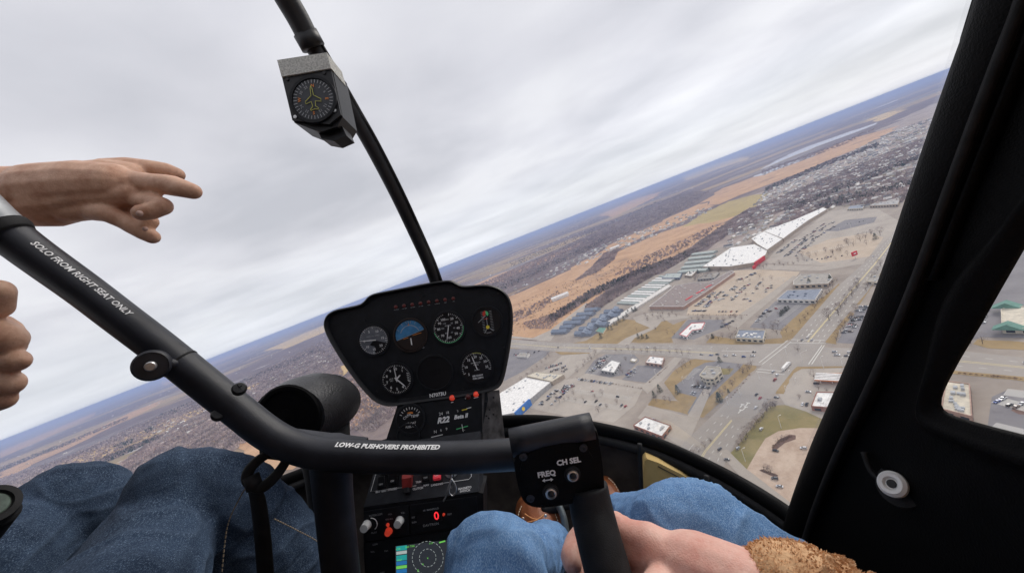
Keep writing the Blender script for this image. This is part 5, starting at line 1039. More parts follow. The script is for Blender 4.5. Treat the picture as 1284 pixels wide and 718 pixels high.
q = MB(); text(q, 'ALT', fp, a-r*.35, b+r*.05, .006, .0034); text(q, 'FEET', fp, a-r*.35, b-r*.08, .004, .0034)
for i in range(5): dash(q, fp, a+r*.72, b+r*.3-i*r*.12, R(-20), 0, r*.14, .0014, .0036)
child(q, 'dial_lettering', 'ink', g)
g, a, b, r = gauge('manifold_pressure_gauge', 828, 478, 76, label='black manifold pressure gauge at the lower right')
ticks(g, a, b, r, 30, R(200), R(-15)); numbers(g, a, b, r, [('5', R(215)), ('10', R(172)), ('15', R(130)), ('20', R(88)), ('25', R(55)), ('30', R(25)), ('35', R(-6))], .0085, .68); needle(g, a, b, R(104), r*.82, .0024)
q = MB(); text(q, 'MANIFOLD', fp, a, b+r*.30, .005, .0034); text(q, 'PRESS', fp, a, b+r*.16, .005, .0034); text(q, 'IN HG', fp, a, b-r*.18, .0045, .0034); text(q, 'SEE CHART', fp, a, b-r*.55, .0055, .0034, bold=.0002); text(q, 'FOR LIMITS', fp, a, b-r*.72, .0055, .0034, bold=.0002); child(q, 'dial_lettering', 'ink', g)
q = MB(); arcband(q, fp, a, b, r*.92, r*.97, R(98), R(62), .0033); child(q, 'yellow_arc', 'yellowink', g)
g, a, b, r = gauge('blank_gauge_cover', 620, 505, 82, label='blank round cover with raised lettering')
q = MB(); V, F = text_mesh('R22', .018, .0006, .3); k = len(V)
q.add([fp.p(a+v.x, b+v.y, .0036) for v in V], F); child(q, 'raised_letters', 'black', g)
q = MB(); a, b = fp.hit(*cp3(562, 377)); text(q, 'S', fp, a, b, .012, .0016, bold=.0002); child(q, 'placard_letter', 'inkdim', pnl)
for i in range(8):
    x = 425+i*41; y = 178-i*6; a, b = fp.hit(*cp3(x, y)); q = MB(); q.lathe(fp.p(a, b, .001), fp.z, [(.0048, 0), (.0046, .002), (.003, .003), (0, .0034)], 14); o = q.build('warning_lamp', MC['reddim'], pnl, 'auto')
    q = MB(); text(q, ('CLUTCH', 'MR TEMP', 'MR CHIP', 'TR CHIP', 'FUEL', 'CARBON', 'ALT', 'OIL')[i], fp, a, b-.0072, .0032, .0016); child(q, 'lamp_lettering', 'inkdim', o)
for (x, y) in ((270, 245), (560, 120), (935, 110), (965, 380), (330, 600), (760, 590)):
    a, b = fp.hit(*cp3(x, y)); q = MB(); q.lathe(fp.p(a, b, .001), fp.z, [(.003, 0), (.0028, .0012), (0, .0015)], 10); child(q, 'screw', 'black', pnl)

# ---------------------------------------------------------------- centre console
con = base_empty('centre_console', C(540, 700, .8), 'black centre console with switches and radios below the instrument panel', 'console')
fu = Fr(C(560, 530, .95), tilt=R(-12))
ups = [fu.hit(*p) for p in ((500, 500), (610, 486), (612, 500), (602, 552), (598, 590), (470, 598), (486, 545), (497, 512))]
q = MB(); q.prism([fu.p(a, b, 0) for a, b in ups], -fu.z*.12); q.build('upper_box', MC['panelface'], con)
q = MB(); q.prism([C(604, 492, .955), C(626, 489, 1.0), C(634, 560, 1.0), C(606, 590, .93)], -FW*.004+K(0, 0, .01)); q.build('side_panel', MC['riv'], con)
for (x, y) in ((609, 503), (619, 498), (614, 513), (610, 521), (619, 519), (613, 524)):
    q = MB(); q.lathe(C(x, y, .948), -FW, [(.003, 0), (.002, .0015), (0, .002)], 8); q.build('rivet', MC['black'], con)
q = MB(); a, b = fu.hit(549, 494.5); text(q, 'N7073U', fu, a, b, .0125, .0008, bold=.0003)
q.build('registration_letters', MC['ink'], con)
q = MB(); a, b = fu.hit(567, 524); text(q, 'R22', fu, a-.024, b-.001, .019, .0008, bold=.0009, shear=.35); text(q, 'Beta II', fu, a+.022, b+.001, .0135, .0008, bold=.0006, shear=.3); q.build('type_lettering', MC['ink'], con)
q = MB()
for s_, x, y, z_ in (('24', 553, 518.5, .010), ('18', 561, 517, .009), ('S', 574, 515, .007), ('N', 546, 541, .010), ('6', 553, 539, .009), ('9', 560, 537.5, .009)): a, b = fu.hit(x, y); text(q, s_, fu, a, b, z_, .0008)
for (x, y, L) in ((548, 546, .03), (516, 530, .034), (517, 533, .028), (588, 511, .012), (585, 499, .008), (567, 504, .006), (597, 498, .012)): a, b = fu.hit(x, y); dash(q, fu, a, b, R(4), -L/2, L/2, .0018, .0008)
q.build('placard_lettering', MC['ink'], con)
a, b = fu.hit(515, 525); q = MB(); q.lathe(fu.p(a, b, 0), fu.z, [(.040, 0), (.039, .004), (.034, .0045), (.033, .002)], 32); gk = q.build('quad_gauge', MC['panelface'], con, 'auto')
q = MB(); disc(q, fu, a, b, .033, .0024); child(q, 'dial', 'dial', gk)
q = MB(); text(q, 'CARB', fu, a-.008, b+.008, .009, .003, rot=.5); text(q, 'TEMP', fu, a+.012, b+.006, .009, .003); text(q, 'AIR OAT', fu, a, b-.010, .007, .003); text(q, 'FUEL OIL', fu, a, b-.018, .007, .003)
for i in range(9): dash(q, fu, a, b, R(30+i*15), .024, .030, .0012, .003)
child(q, 'dial_lettering', 'ink', gk)
q = MB(); arcband(q, fu, a, b, .014, .018, R(60), R(110), .0032); child(q, 'yellow_arc', 'orangeink', gk)
a, b = fu.hit(512, 546); q = MB(); q.lathe(fu.p(a, b, 0), fu.z, [(.032, 0), (.031, .004), (.027, .0045), (.026, .002)], 32); q.build('lower_gauge', MC['panelface'], con, 'auto')
a, b = fu.hit(580, 535.5); q = MB(); dash(q, fu, a, b, R(6), -.016, .014, .0022, .001); child(q, 'green_mark', 'greenink', con)
q = MB(); dash(q, fu, a, b, R(94), -.010, .008, .0016, .0013); text(q, '- -', fu, a+.002, b-.006, .008, .0013); child(q, 'marker_lines', 'ink', con)
a, b = fu.hit(583, 513); q = MB(); dash(q, fu, a, b, R(4), -.008, .006, .0024, .001); child(q, 'yellow_mark', 'yel', con)
for (x, y, m_) in ((567, 498.5, 'redlit'), (587, 497, 'reddim'), (597, 494, 'redlit')):
    a, b = fu.hit(x, y); q = MB(); q.lathe(fu.p(a, b, 0), fu.z, [(.0072, 0), (.0070, .003), (.0045, .006), (0, .0075)], 18); q.build('indicator_lamp', MC[m_], con, 'auto')
# sloping switch panel
fs = Fr(C(535, 612, .86), tilt=R(-38))
sp_ = [fs.hit(*p) for p in ((462, 560), (602, 540), (601, 585), (600, 616), (456, 635), (468, 594))]
q = MB(); q.prism([fs.p(a, b, 0) for a, b in sp_], -fs.z*.06); q.build('switch_panel', MC['consoleface'], con)
q = MB(); hl = [fs.hit(*p) for p in ((477, 575), (465, 616), (480, 614), (522, 608.5))]; h2 = [fs.hit(*p) for p in ((551, 606), (588, 600.5), (591, 597), (591, 585))]; h3 = [fs.hit(*p) for p in ((497, 586), (505, 585), (506, 578))]
for L in (hl, h2, h3): q.tube([fs.p(a, b, .0008) for a, b in L], .0007, 4)
for s_, x, y in (('BATTERY', 478, 615.5), ('STROBE', 492, 613), ('CLUTCH', 524, 612), ('NAV', 534.5, 608), ('LANDING', 548, 607), ('MAGNETO', 583, 611.5), ('SWITCH', 583, 615), ('ALT', 483, 597), ('LTS', 488, 586), ('OFF', 526, 590.5), ('TRIM', 525, 604), ('ON', 587, 592)): a, b = fs.hit(x, y); text(q, s_, fs, a, b, .0062, .0008, bold=.0002)
q.build('panel_lettering', MC['ink'], con)
def rocker(x, y, mat, lab, tilt=.3, w=.017, h=.024):
    a, b = fs.hit(x, y); q = MB(); q.box(fs.p(a, b, .002), (w+.006, h+.006, .004), fs.ax); o = q.build('rocker_switch', MC['black'], con); qq = Quaternion(fs.x, tilt); ax = (fs.x, qq @ fs.y, qq @ fs.z)
    q = MB(); q.box(fs.p(a, b, .006), (w, h, .009), ax, bev=.002); q.build('rocker', MC[mat], o); f2 = Fr(fs.p(a, b, .006)+ax[2]*.005, fs.x, ax[1]); q = MB(); text(q, lab, f2, 0, -.005, .0055, .0004); q.build('rocker_mark', MC['ink'], o)
rocker(480, 604, 'black', 'OFF'); rocker(494, 600, 'black', 'OFF'); rocker(535, 596, 'black', 'OFF'); rocker(549, 595, 'redrock', 'ON', -.25)
for x, y in ((482, 592), (496, 590)): q = MB(); a, b = fs.hit(x, y); q.box(fs.p(a, b, .009), (.014, .010, .016), fs.ax, bev=.002); q.build('switch_cap', MC['black'], con)
a, b = fs.hit(513, 597); q = MB(); q.prism([fs.p(a-.012, b+.030, 0), fs.p(a-.013, b-.022, 0), fs.p(a-.009, b-.027, .018), fs.p(a-.007, b-.010, .030), fs.p(a-.008, b+.028, .022)], fs.x*.022); o = q.build('guard_cover', MC['redcap'], con)
q = MB(); q.box(fs.p(a, b-.032, .010), (.012, .012, .02), fs.ax, bev=.002); q.build('guarded_switch', MC['black'], con)
# ignition with key ring
a, b = fs.hit(566, 590); q = MB(); q.lathe(fs.p(a, b, 0), fs.z, [(.016, 0), (.016, .004), (.010, .006), (.009, .012), (0, .012)], 20); q.build('ignition_lock', MC['silver'], con, 'auto')
# radios
fr_ = Fr(C(535, 668, .84), tilt=R(-6))
rp = [fr_.hit(*p) for p in ((456, 636), (600, 617), (606, 618), (612, 900), (470, 900), (456, 690))]
q = MB(); q.prism([fr_.p(a, b, 0) for a, b in rp], -fr_.z*.10); q.build('radio_stack', MC['black'], con)
def bezel(px, nm, mt, c=.004):
    L = [fr_.hit(*p) for p in px]; q = MB(); q.prism([fr_.p(a_, b_, 0) for a_, b_ in L], fr_.z*c); return q.build(nm, MC[mt], con)
rad = bezel([(458, 640), (513, 632), (514, 668), (459, 677)], 'intercom_unit', 'panelface')
rad2 = bezel([(515, 632), (598, 621), (599, 655), (516, 667)], 'clock_unit', 'panelface')
q = MB()
for s_, x, y, z_ in (('INTERCOM', 472, 644, .006), ('VOL', 490, 643, .005), ('SQL', 506, 641, .005), ('ISO ALL', 489, 649, .005), ('MUSIC', 500, 660, .005), ('PILOT', 470, 666, .005), ('CREW', 502, 652, .005)): a, b = fr_.hit(x, y); text(q, s_, fr_, a, b, z_, .0045)
tag(q.build('unit_lettering', MC['inkdim'], rad), kind='stuff')
q = MB()
for s_, x, y, z_ in (('HI  MANIFOLD', 541, 637, .0055), ('DAVTRON', 541, 656, .0075), ('SET', 519, 647, .005), ('RUN', 520, 653, .005), ('TEST', 564, 643, .005)): a, b = fr_.hit(x, y); text(q, s_, fr_, a, b, z_, .0045, bold=.0001)
tag(q.build('unit_lettering', MC['inkdim'], rad2), kind='stuff')
a, b = fr_.hit(539, 647); q = MB(); q.box(fr_.p(a, b, .0045), (.055, .022, .001), fr_.ax); q.build('display_window', MC['dial'], rad2)
a, b = fr_.hit(548, 645); q = MB(); text(q, '0', fr_, a, b, .024, .0056, bold=.0003); q.build('digit', MC['led'], rad2)
a, b = fr_.hit(557, 643); q = MB(); q.lathe(fr_.p(a, b, .004), fr_.z, [(.003, 0), (.0025, .004), (0, .005)], 12); q.build('lamp', MC['redlit'], rad2)
def knob(x, y, r, h, mt, par, nm='knob', c=.004):
    a, b = fr_.hit(x, y); q = MB(); q.lathe(fr_.p(a, b, c), fr_.z, [(r*1.1, 0), (r, h*.2), (r*.9, h), (0, h*1.02)], 18); return q.build(nm, MC[mt], par, 'auto')
knob(461, 656, .0095, .018, 'whiteplastic', rad); knob(502, 651, .009, .018, 'whiteplastic', rad); knob(488.5, 664, .0075, .010, 'redlit', rad, 'button')
a, b = fr_.hit(487, 656); q = MB(); q.tube([fr_.p(a, b, .004), fr_.p(a+.006, b+.004, .018)], [.004, .003], 8); q.build('toggle', MC['redlit'], rad)
q = MB(); a, b = fr_.hit(467, 655); q.tube(ring_pts(fr_, a, b, .013, 10, .006, R(-60), R(90)), .0009, 5); q.build('knob_arc', MC['ink'], rad)
knob(578, 637, .021, .004, 'panelface', con, 'blank_cover', 0)
nav = bezel([(459, 679), (600, 660), (606, 800), (462, 810)], 'navigator_unit', 'panelface', .003)
q = MB(); L = [fr_.hit(*p) for p in ((496.5, 683), (600, 671), (604, 790), (498, 800))]; q.prism([fr_.p(a_, b_, .003) for a_, b_ in L], fr_.z*.0015); q.build('screen', MC['screen'], nav)
bands = [((497, 683), 511, 6, 'sc_teal'), ((497, 689.5), 511, 4, 'sc_white'), ((497, 694.5), 511, 7, 'sc_teal'), ((497, 702), 511, 5, 'sc_blue'), ((497, 707.5), 511, 4, 'sc_green'), ((497, 712), 511, 5, 'sc_blue'), ((497, 717.5), 511, 6, 'sc_teal')]
for (x, y), x2, h, mt in bands:
    L = [fr_.hit(*p) for p in ((x+.8, y), (x2, y-1.8), (x2, y-2+h), (x+.8, y+h-.2))]; q = MB(); q.add([fr_.p(a_, b_, .0049) for a_, b_ in L], [(0, 1, 2, 3)]); q.build('screen_band', MC[mt], nav)
q = MB(); a, b = fr_.hit(537, 697)
for rr_, n_ in ((.018, 14), (.034, 26)):
    for i in range(n_): arcband(q, fr_, a, b, rr_, rr_+.0008, 2*math.pi*i/n_, 2*math.pi*(i+.6)/n_, .005, n=2)
q.build('range_ring', MC['sc_white'], nav)
q = MB()
for s_, x, y, z_ in (('360 TRK', 515, 683, .006), ('119', 541, 679, .006), ('x', 537, 697, .007), ('A', 531, 705, .006), ('B', 525, 713, .007), ('12 NM', 500, 686, .004), ('MAP', 502, 700, .005)): a, b = fr_.hit(x, y); text(q, s_, fr_, a, b, z_, .0052)
a, b = fr_.hit(555, 677); dash(q, fr_, a, b, R(6), -.007, .007, .003, .0051); tag(q.build('screen_lettering', MC['sc_green'], nav), kind='stuff')
q = MB()
for s_, x, y in (('COM', 471, 681), ('VOL', 468, 690), ('PSH', 485, 689), ('NAV', 480, 716)): a, b = fr_.hit(x, y); text(q, s_, fr_, a, b, .005, .0035)
tag(q.build('unit_lettering', MC['inkdim'], nav), kind='stuff')
# keys hanging from the ignition
ky = base_empty('key_ring', C(567, 600, .80), 'silver keys and twisted loop hanging from the ignition', 'keys')
q = MB(); q.tube([C(566+5*math.cos(t_*.7), 588+4*math.sin(t_*.7), .815+.003*math.sin(t_)) for t_ in range(0, 10)], .0012, 6); q.build('split_ring', MC['chrome'], ky, True)
q = MB(); q.prism([C(563, 590, .81), C(570, 590, .81), C(569, 597, .81), C(566, 612, .805), C(562, 612, .805), C(564, 599, .81)], K(0, 0, .002)); q.build('key', MC['chrome'], ky)
P, Rr = cpath([(567, 594, .80, .0016), (565, 603, .797, .0018), (562, 612, .795, .0018), (560, 620, .795, .0018), (556, 628, .795, .0016)]); q = MB(); q.tube(P, Rr, 6); q.build('cord', MC['silver'], ky, True)
P, Rr = cpath([(566, 600, .798, .0018), (570, 606, .797, .0019), (572, 614, .796, .0019), (568, 621, .796, .0019), (563, 617, .796, .0019), (564, 608, .797, .0018), (567, 600, .798, .0016)]); q = MB(); q.tube(P, Rr, 6); q.build('loop', MC['silver'], ky, True)
# ---------------------------------------------------------------- cyclic control (T-bar)
cyc = base_empty('cyclic_control', C(425, 720, .50), 'black T-shaped control bar with white lettering and a square grip box', 'control stick')
LB = [(-95, 205, .405, .0215), (-40, 252, .415, .0205), (28, 307, .425, .0195), (104, 362, .435, .0190), (150, 397, .44, .0190), (200, 435, .445, .0190), (250, 475, .45, .0190), (300, 515, .455, .0190), (332, 540, .457, .0190), (360, 556, .458, .0190), (395, 567, .458, .0190), (440, 571, .457, .0190), (500, 573, .455, .0188), (560, 573, .45, .0186), (610, 571, .447, .0184), (660, 568, .445, .0182)]
P, Rr = cpath(LB, 6); q = MB(); q.tube(P[:], Rr, 28); barp, barr = P, Rr
q.build('bar', MC['bar'], cyc, True)
def bar_at(px):                          # nearest sample of the bar's centre line to a photo x
    best = min(range(1, len(barp)-1), key=lambda i: abs((barp[i].dot(RX)/barp[i].dot(FW))*FPX+642-px)); return best
def wrap_text(txt, px, size, a0, name, sh=0, bold=.0004):
    i = bar_at(px); s0 = [0]
    for k in range(1, len(barp)): s0.append(s0[-1]+(barp[k]-barp[k-1]).length)
    def mp(x, y):
        s = s0[i]+x; k = max(1, min(len(barp)-1, next((k for k in range(1, len(barp)) if s0[k] >= s), len(barp)-1))); f = (s-s0[k-1])/(s0[k]-s0[k-1]); c = barp[k-1].lerp(barp[k], f); t = (barp[k]-barp[k-1]).normalized()
        v = (-c).normalized(); w = (v-t*v.dot(t)).normalized(); u = w.cross(t).normalized(); u = u if u.dot(UY) > 0 else -u; r = barr[k]+.0004; an = a0+y/r
        return c+(w*math.cos(an)+u*math.sin(an))*r
    q = MB(); text(q, txt, None, 0, 0, size, bold=bold, mp=mp, shear=sh); return q.build(name, MC['ink'], cyc)
wrap_text('SOLO FROM RIGHT SEAT ONLY', 104, .0088, .42, 'bar_lettering', .1, .0002)
wrap_text('LOW-G PUSHOVERS PROHIBITED', 491, .0086, .62, 'bar_lettering', .12, .0004)
i = bar_at(222); q = MB(); q.tube([barp[i], barp[i]+(barp[i+1]-barp[i]).normalized()*.0022], barr[i]+.0006, 28); q.build('joint_ring', MC['rubber'], cyc, True)
P, Rr = cpath([(-95, 203, .405, .0232), (-40, 250, .413, .0225), (-14, 274, .417, .0220), (4, 289, .419, .0217)]); q = MB(); q.tube(P, Rr, 24); q.build('grip_sleeve', MC['alu'], cyc, True)
P, Rr = cpath([(2, 287, .419, .0229), (8, 292, .42, .0229), (14, 297, .421, .0210)], 3); q = MB(); q.tube(P, Rr, 24); q.build('sleeve_collar', MC['rubber'], cyc, True)
# left grip going down from the left end
P, Rr = cpath([(-75, 215, .41, .019), (-62, 300, .45, .018), (-48, 420, .50, .018), (-35, 540, .52, .018)]); q = MB(); q.tube(P, Rr, 16); q.build('left_grip', MC['rubber'], cyc, True)
# clamp knob, screws
kn = C(190, 458, .415); ax = (-kn.normalized()*.96+K(-.15, -.1, 0)).normalized(); q = MB(); q.lathe(kn, ax, [(.012, -.022), (.0165, -.012), (.0172, -.004), (.0168, .002), (.015, .004), (.0145, .003), (0, .003)], 28); k_ = q.build('clamp_knob', MC['bar'], cyc, 'auto')
q = MB(); q.lathe(kn+ax*.002, ax, [(.0052, 0), (.0052, .007), (.0042, .008), (0, .008)], 16); q.build('knob_pin', MC['silver'], k_, 'auto')
P, Rr = cpath([(196, 460, .43, .006), (212, 456, .43, .0065), (222, 456, .435, .005)], 3); q = MB(); q.tube(P, Rr, 12); q.build('knob_stem', MC['bar'], cyc, True)
for (x, y) in ((300, 487), (274, 519)):
    s_ = C(x, y, .437); q = MB(); q.lathe(s_, (-s_.normalized()+UY*.5).normalized(), [(.0075, -.003), (.0078, 0), (.006, .0028), (0, .0032)], 20); q.build('screw', MC['black'], cyc, 'auto')
    if y < 500: f_ = Fr(s_+(-s_.normalized()+UY*.5).normalized()*.0033); q = MB(); dash(q, f_, 0, 0, .5, -.004, .004, .0012, 0); dash(q, f_, 0, 0, 2.07, -.004, .004, .0012, 0); q.build('screw_slot', MC['dial'], cyc)
# central post, gusset and hinge
P, Rr = cpath([(414, 560, .475, .026), (418, 620, .50, .0245), (426, 700, .52, .0245), (436, 800, .56, .0245), (446, 930, .66, .025)]); q = MB(); q.tube(P, Rr, 18); q.build('post', MC['bar'], cyc, True)
gp_ = [C(x, y, .466) for x, y in ((308, 528), (352, 548), (450, 560), (454, 588), (432, 592), (386, 581), (372, 572), (350, 577), (326, 574), (324, 554))]
q = MB(); q.prism(gp_, FW*.03); q.build('gusset_plate', MC['bar'], cyc)
# loop strap hanging from the gusset
P, Rr = cpath([(340, 566, .46, .0052), (322, 578, .455, .0058), (311, 592, .452, .0062), (312, 604, .45, .0064), (326, 611, .45, .0064), (340, 602, .452, .0062), (352, 588, .455, .0058), (362, 572, .46, .0052), (366, 562, .462, .005)]); q = MB(); q.tube(P, Rr, 12); q.build('strap_loop', MC['rubber'], cyc, True)
q = MB(); q.tube([C(314, 596, .452), C(320, 612, .45)], .009, 12); q.build('loop_joint', MC['rubber'], cyc, True)
P, Rr = cpath([(318, 608, .45, .0085), (324, 630, .46, .010), (330, 680, .48, .011), (336, 760, .52, .012)]); q = MB(); q.tube(P, Rr, 12, squash=(RX, .4)); q.build('strap_tail', MC['rubber'], cyc, True)
# grip box with its two buttons
fb = Fr(C(700, 590, .385), RX*math.cos(R(8))+UY*math.sin(R(8)), UY*math.cos(R(12))-RX*math.sin(R(12)), tilt=R(4))
def fhit(*p): return fb.hit(*p)
pts = rnd_out([fhit(*p) for p in ((640, 556), (746, 534), (752, 548), (760, 612), (755, 624), (690, 637), (662, 636), (650, 620))], 2)
q = MB(); n = len(pts); 
lv = [(pts, -.034), (pts, -.004), ([(a*.985, b*.985) for a, b in pts], 0)]
for L, c in lv: q.add([fb.p(a, b, c) for a, b in L], [])
for k in range(2):
    for i in range(n): q.f.append((k*n+i, k*n+(i+1) % n, (k+1)*n+(i+1) % n, (k+1)*n+i)); q.m.append(0)
q.f += [tuple(range(n))[::-1], tuple(range(2*n, 3*n))]; q.m += [0, 0]; gb = q.build('grip_box', MC['vinyl'], cyc, 'auto')
tp = [fhit(*p) for p in ((640, 553), (645, 548), (700, 537), (740, 531), (747, 536), (744, 546), (700, 554), (646, 565), (641, 562))]
q = MB(); q.tube([fb.p(*fhit(x, y), -.012) for x, y in ((641, 562), (660, 558), (700, 550), (730, 544), (746, 541))], .0145, 20); q.build('box_ridge', MC['bar'], cyc, True)
pp = rnd_out([fhit(*p) for p in ((646, 566), (740, 547), (748, 614), (694, 628), (662, 628))], 2)
q = MB(); q.prism([fb.p(a, b, -.001) for a, b in pp], fb.z*.003); plt_ = q.build('cover_plate', MC['vinyl'], cyc)
for (x, y) in ((656, 571), (731, 560), (743, 617), (665, 623)):
    a, b = fhit(x, y); q = MB(); q.lathe(fb.p(a, b, .0018), fb.z, [(.0042, 0), (.004, .001), (.0018, .0012), (.0016, .0003), (0, .0003)], 16); q.build('screw', MC['bar'], cyc, 'auto')
for (x, y) in ((717, 592), (690, 614)):
    a, b = fhit(x, y); q = MB(); q.lathe(fb.p(a, b, .0018), fb.z, [(.0085, 0), (.0080, .003), (.0062, .0036), (.006, .001)], 26); bt = q.build('push_button', MC['rubber'], cyc, 'auto')
    q = MB(); q.lathe(fb.p(a, b, .003), fb.z, [(.0058, 0), (.0056, .004), (.0042, .0044), (.0038, .0030)], 26); q.build('button_ring', MC['silver'], bt, 'auto')
    q = MB(); q.lathe(fb.p(a, b, .003), fb.z, [(.0036, 0), (.0034, .0035), (.002, .0045), (0, .0048)], 20); q.build('button_cap', MC['black'], bt, 'auto')
q = MB(); a, b = fhit(712.5, 576.5); text(q, 'CH SEL', fb, a, b, .0078, .0026, bold=.00035, rot=.03); a, b = fhit(685, 592); text(q, 'FREQ', fb, a, b, .0078, .0026, bold=.00035, rot=.03); q.build('box_lettering', MC['ink'], cyc)
q = MB(); a, b = fhit(686.5, 599.5); dash(q, fb, a, b, .03, -.0035, .0035, .0012, .0026)
for s_ in (-1, 1): q.add([fb.p(a+s_*.0058, b, .0026), fb.p(a+s_*.003, b+.002, .0026), fb.p(a+s_*.003, b-.002, .0026)], [(0, 1, 2)])
q.build('arrow_mark', MC['ink'], cyc)
P, Rr = cpath([(736, 608, .40, .0215), (742, 640, .395, .0225), (752, 680, .38, .0225), (764, 725, .365, .0225), (778, 790, .35, .022)]); q = MB(); q.tube(P, Rr, 22); q.build('grip_handle', MC['rubber'], cyc, True)
gp, gr = P, Rr

# ---------------------------------------------------------------- air vent housing behind the bar
pot = base_empty('air_vent_housing', C(400, 560, .66), 'moulded black air vent housing with a round opening behind the control bar', 'vent')
q = MB(); rings = [((380, 530), .72, .078, .080), ((377, 527), .70, .079, .080), ((366, 520), .665, .071, .071)]
P = []; N = 32
cpt = [(C(421, 510, .80), .040), (C(417, 506, .79), .060), (C(408, 505, .76), .067), (C(396, 507, .72), .0695), (C(380, 513, .68), .068), (C(362, 523, .635), .061)]
q.tube([c for c, r in cpt], [r for c, r in cpt], 32, squash=(RX, .86)); 
q.build('housing', MC['pot'], pot, 'auto')
cf = cpt[-1][0]; dr = (cpt[-1][0]-cpt[-2][0]).normalized()
q = MB(); q.lathe(cf+dr*.001, dr, [(.056, 0), (.053, .003), (.047, .003), (.043, -.012), (.02, -.016), (0, -.016)], 32); q.build('vent_ring', MC['vinyl'], pot, 'auto')
q = MB(); q.lathe(cf+dr*.002-RX*.004, dr, [(.016, -.014), (.014, .0), (0, .002)], 18); q.build('vent_hub', MC['vinyl'], pot, 'auto')
q = MB(); q.tube([C(405, 530, .76), C(412, 600, .82), C(420, 680, .9)], [.05, .045, .045], 16); q.build('duct', MC['rubber'], pot, True)

# ---------------------------------------------------------------- door, posts and sills on the right
dn = (RX*math.cos(A9)+UY*math.sin(A9)-FW*.05).normalized(); D0 = .43
def D(px, py, off=0.0):
    v = C(px, py, 1); return v*((D0+off)/v.dot(dn))
dor = base_empty('cabin_door', D(1150, 700), 'black cabin door and post on the right with a side window', 'door')
def plate(name, outer, mat, par, off=0, th=.02, hole=None, rnd_it=0):
    q = MB(); o3 = [D(x, y, off) for x, y in outer]
    q.prism(o3, dn*th); return q.build(name, mat, par)
win = [(1310, 262), (1284, 304), (1252, 360), (1225, 408), (1200, 450), (1184, 480), (1176.5, 497), (1176, 508), (1180, 515.5), (1190, 521), (1210, 527), (1239, 535), (1284, 546.5), (1400, 574), (1560, 614), (1760, 660), (1900, 300), (1800, 60), (1560, 10)]
out_d = [(1170, 180), (1130, 300), (1090, 400), (1040, 510), (1010, 590), (985, 650), (990, 720), (1060, 860), (1200, 1000), (1500, 1200), (2200, 1300), (2500, 300), (2000, -200), (1500, -150), (1240, -90), (1195, 60), (1185, 120)]
# door skin as a ring between outline and window, resampled by angle about the window centre
def ring_resample(L, c, n):
    o = []
    for i in range(n):
        a = 2*math.pi*i/n; d = (math.cos(a), math.sin(a)); best = None
        for j in range(len(L)):
            p, q_ = L[j], L[(j+1) % len(L)]; ex, ey = q_[0]-p[0], q_[1]-p[1]; den = d[0]*ey-d[1]*ex
            if abs(den) < 1e-9: continue
            t = ((p[0]-c[0])*ey-(p[1]-c[1])*ex)/den; u = ((p[0]-c[0])*d[1]-(p[1]-c[1])*d[0])/den
            if t > 0 and -1e-6 <= u <= 1+1e-6 and (best is None or t < best): best = t
        o.append((c[0]+d[0]*best, c[1]+d[1]*best))
    return o
# same in metres on the door plane
du = (FW-dn*FW.dot(dn)).normalized(); dv = dn.cross(du)
def d2(p): v = D(*p); return (v.dot(du), v.dot(dv))
def d3(p, off=0): return du*p[0]+dv*p[1]+dn*(D0+off)
cw = d2((1300, 430)); NW = 160
wl_, ou_ = [d2(p) for p in win], [d2(p) for p in out_d]
wr_, or_ = ring_resample(wl_, cw, NW), ring_resample(ou_, cw, NW)
def between(t, off): return [d3((w[0]+(o[0]-w[0])*t, w[1]+(o[1]-w[1])*t), off) for w, o in zip(wr_, or_)]
def grow(m, off):
    return [d3((w[0]+(w[0]-cw[0])/math.hypot(w[0]-cw[0], w[1]-cw[1])*m, w[1]+(w[1]-cw[1])/math.hypot(w[0]-cw[0], w[1]-cw[1])*m), off) for w in wr_]
Ls = [grow(.018, .014), grow(0, .004), grow(.004, 0), grow(.012, -.001), grow(.017, -.006), grow(.024, -.0085), grow(.031, -.005), grow(.036, .002), grow(.05, .004), between(.97, .004), between(1, .004), between(1, .02)]
q = MB()
for L in Ls: q.add(L, [])
for k in range(len(Ls)-1):
    for i in range(NW): q.f.append((k*NW+i, (k+1)*NW+i, (k+1)*NW+(i+1) % NW, k*NW+(i+1) % NW)); q.m.append(0)
q.build('door_panel', MC['vinyl'], dor, True)
q = MB(); q.add(grow(.018, .012), [tuple(range(NW))]); q.build('window_pane', MC['glass'], dor)
# post in front of the door edge
def strip3(pts, widths, name, mat, par, th=.03):
    q = MB(); q.tube(pts, widths, 12, squash=(dn, .5)); return q.build(name, mat, par, True)
pst = [(1292, -90), (1268, 0), (1237, 80), (1206, 160), (1173, 248), (1132, 358), (1084, 470), (1036, 570), (1006, 645), (987, 705)]
q = MB(); P, _ = smooth_path([(D(x, y, .002), .02) for x, y in pst], 5); q.tube(P, [.017]*len(P), 14, squash=(dn, 1.5)); q.build('door_post', MC['vinyl'], dor, True)
P, _ = smooth_path([(D(x+13, y, -.010), .02) for x, y in pst], 5); q = MB(); q.tube(P, .0045, 10); q.build('seal_strip', MC['rubber'], dor, True)
P, _ = smooth_path([(D(x, y, -.001), .02) for x, y in ((1330, -60), (1284, 70), (1244, 170), (1203, 272), (1172, 350))], 5); q = MB(); q.tube(P, [.0065]*len(P), 12, squash=(dn, .5)); q.build('padded_ridge', MC['vinyl'], dor, True)
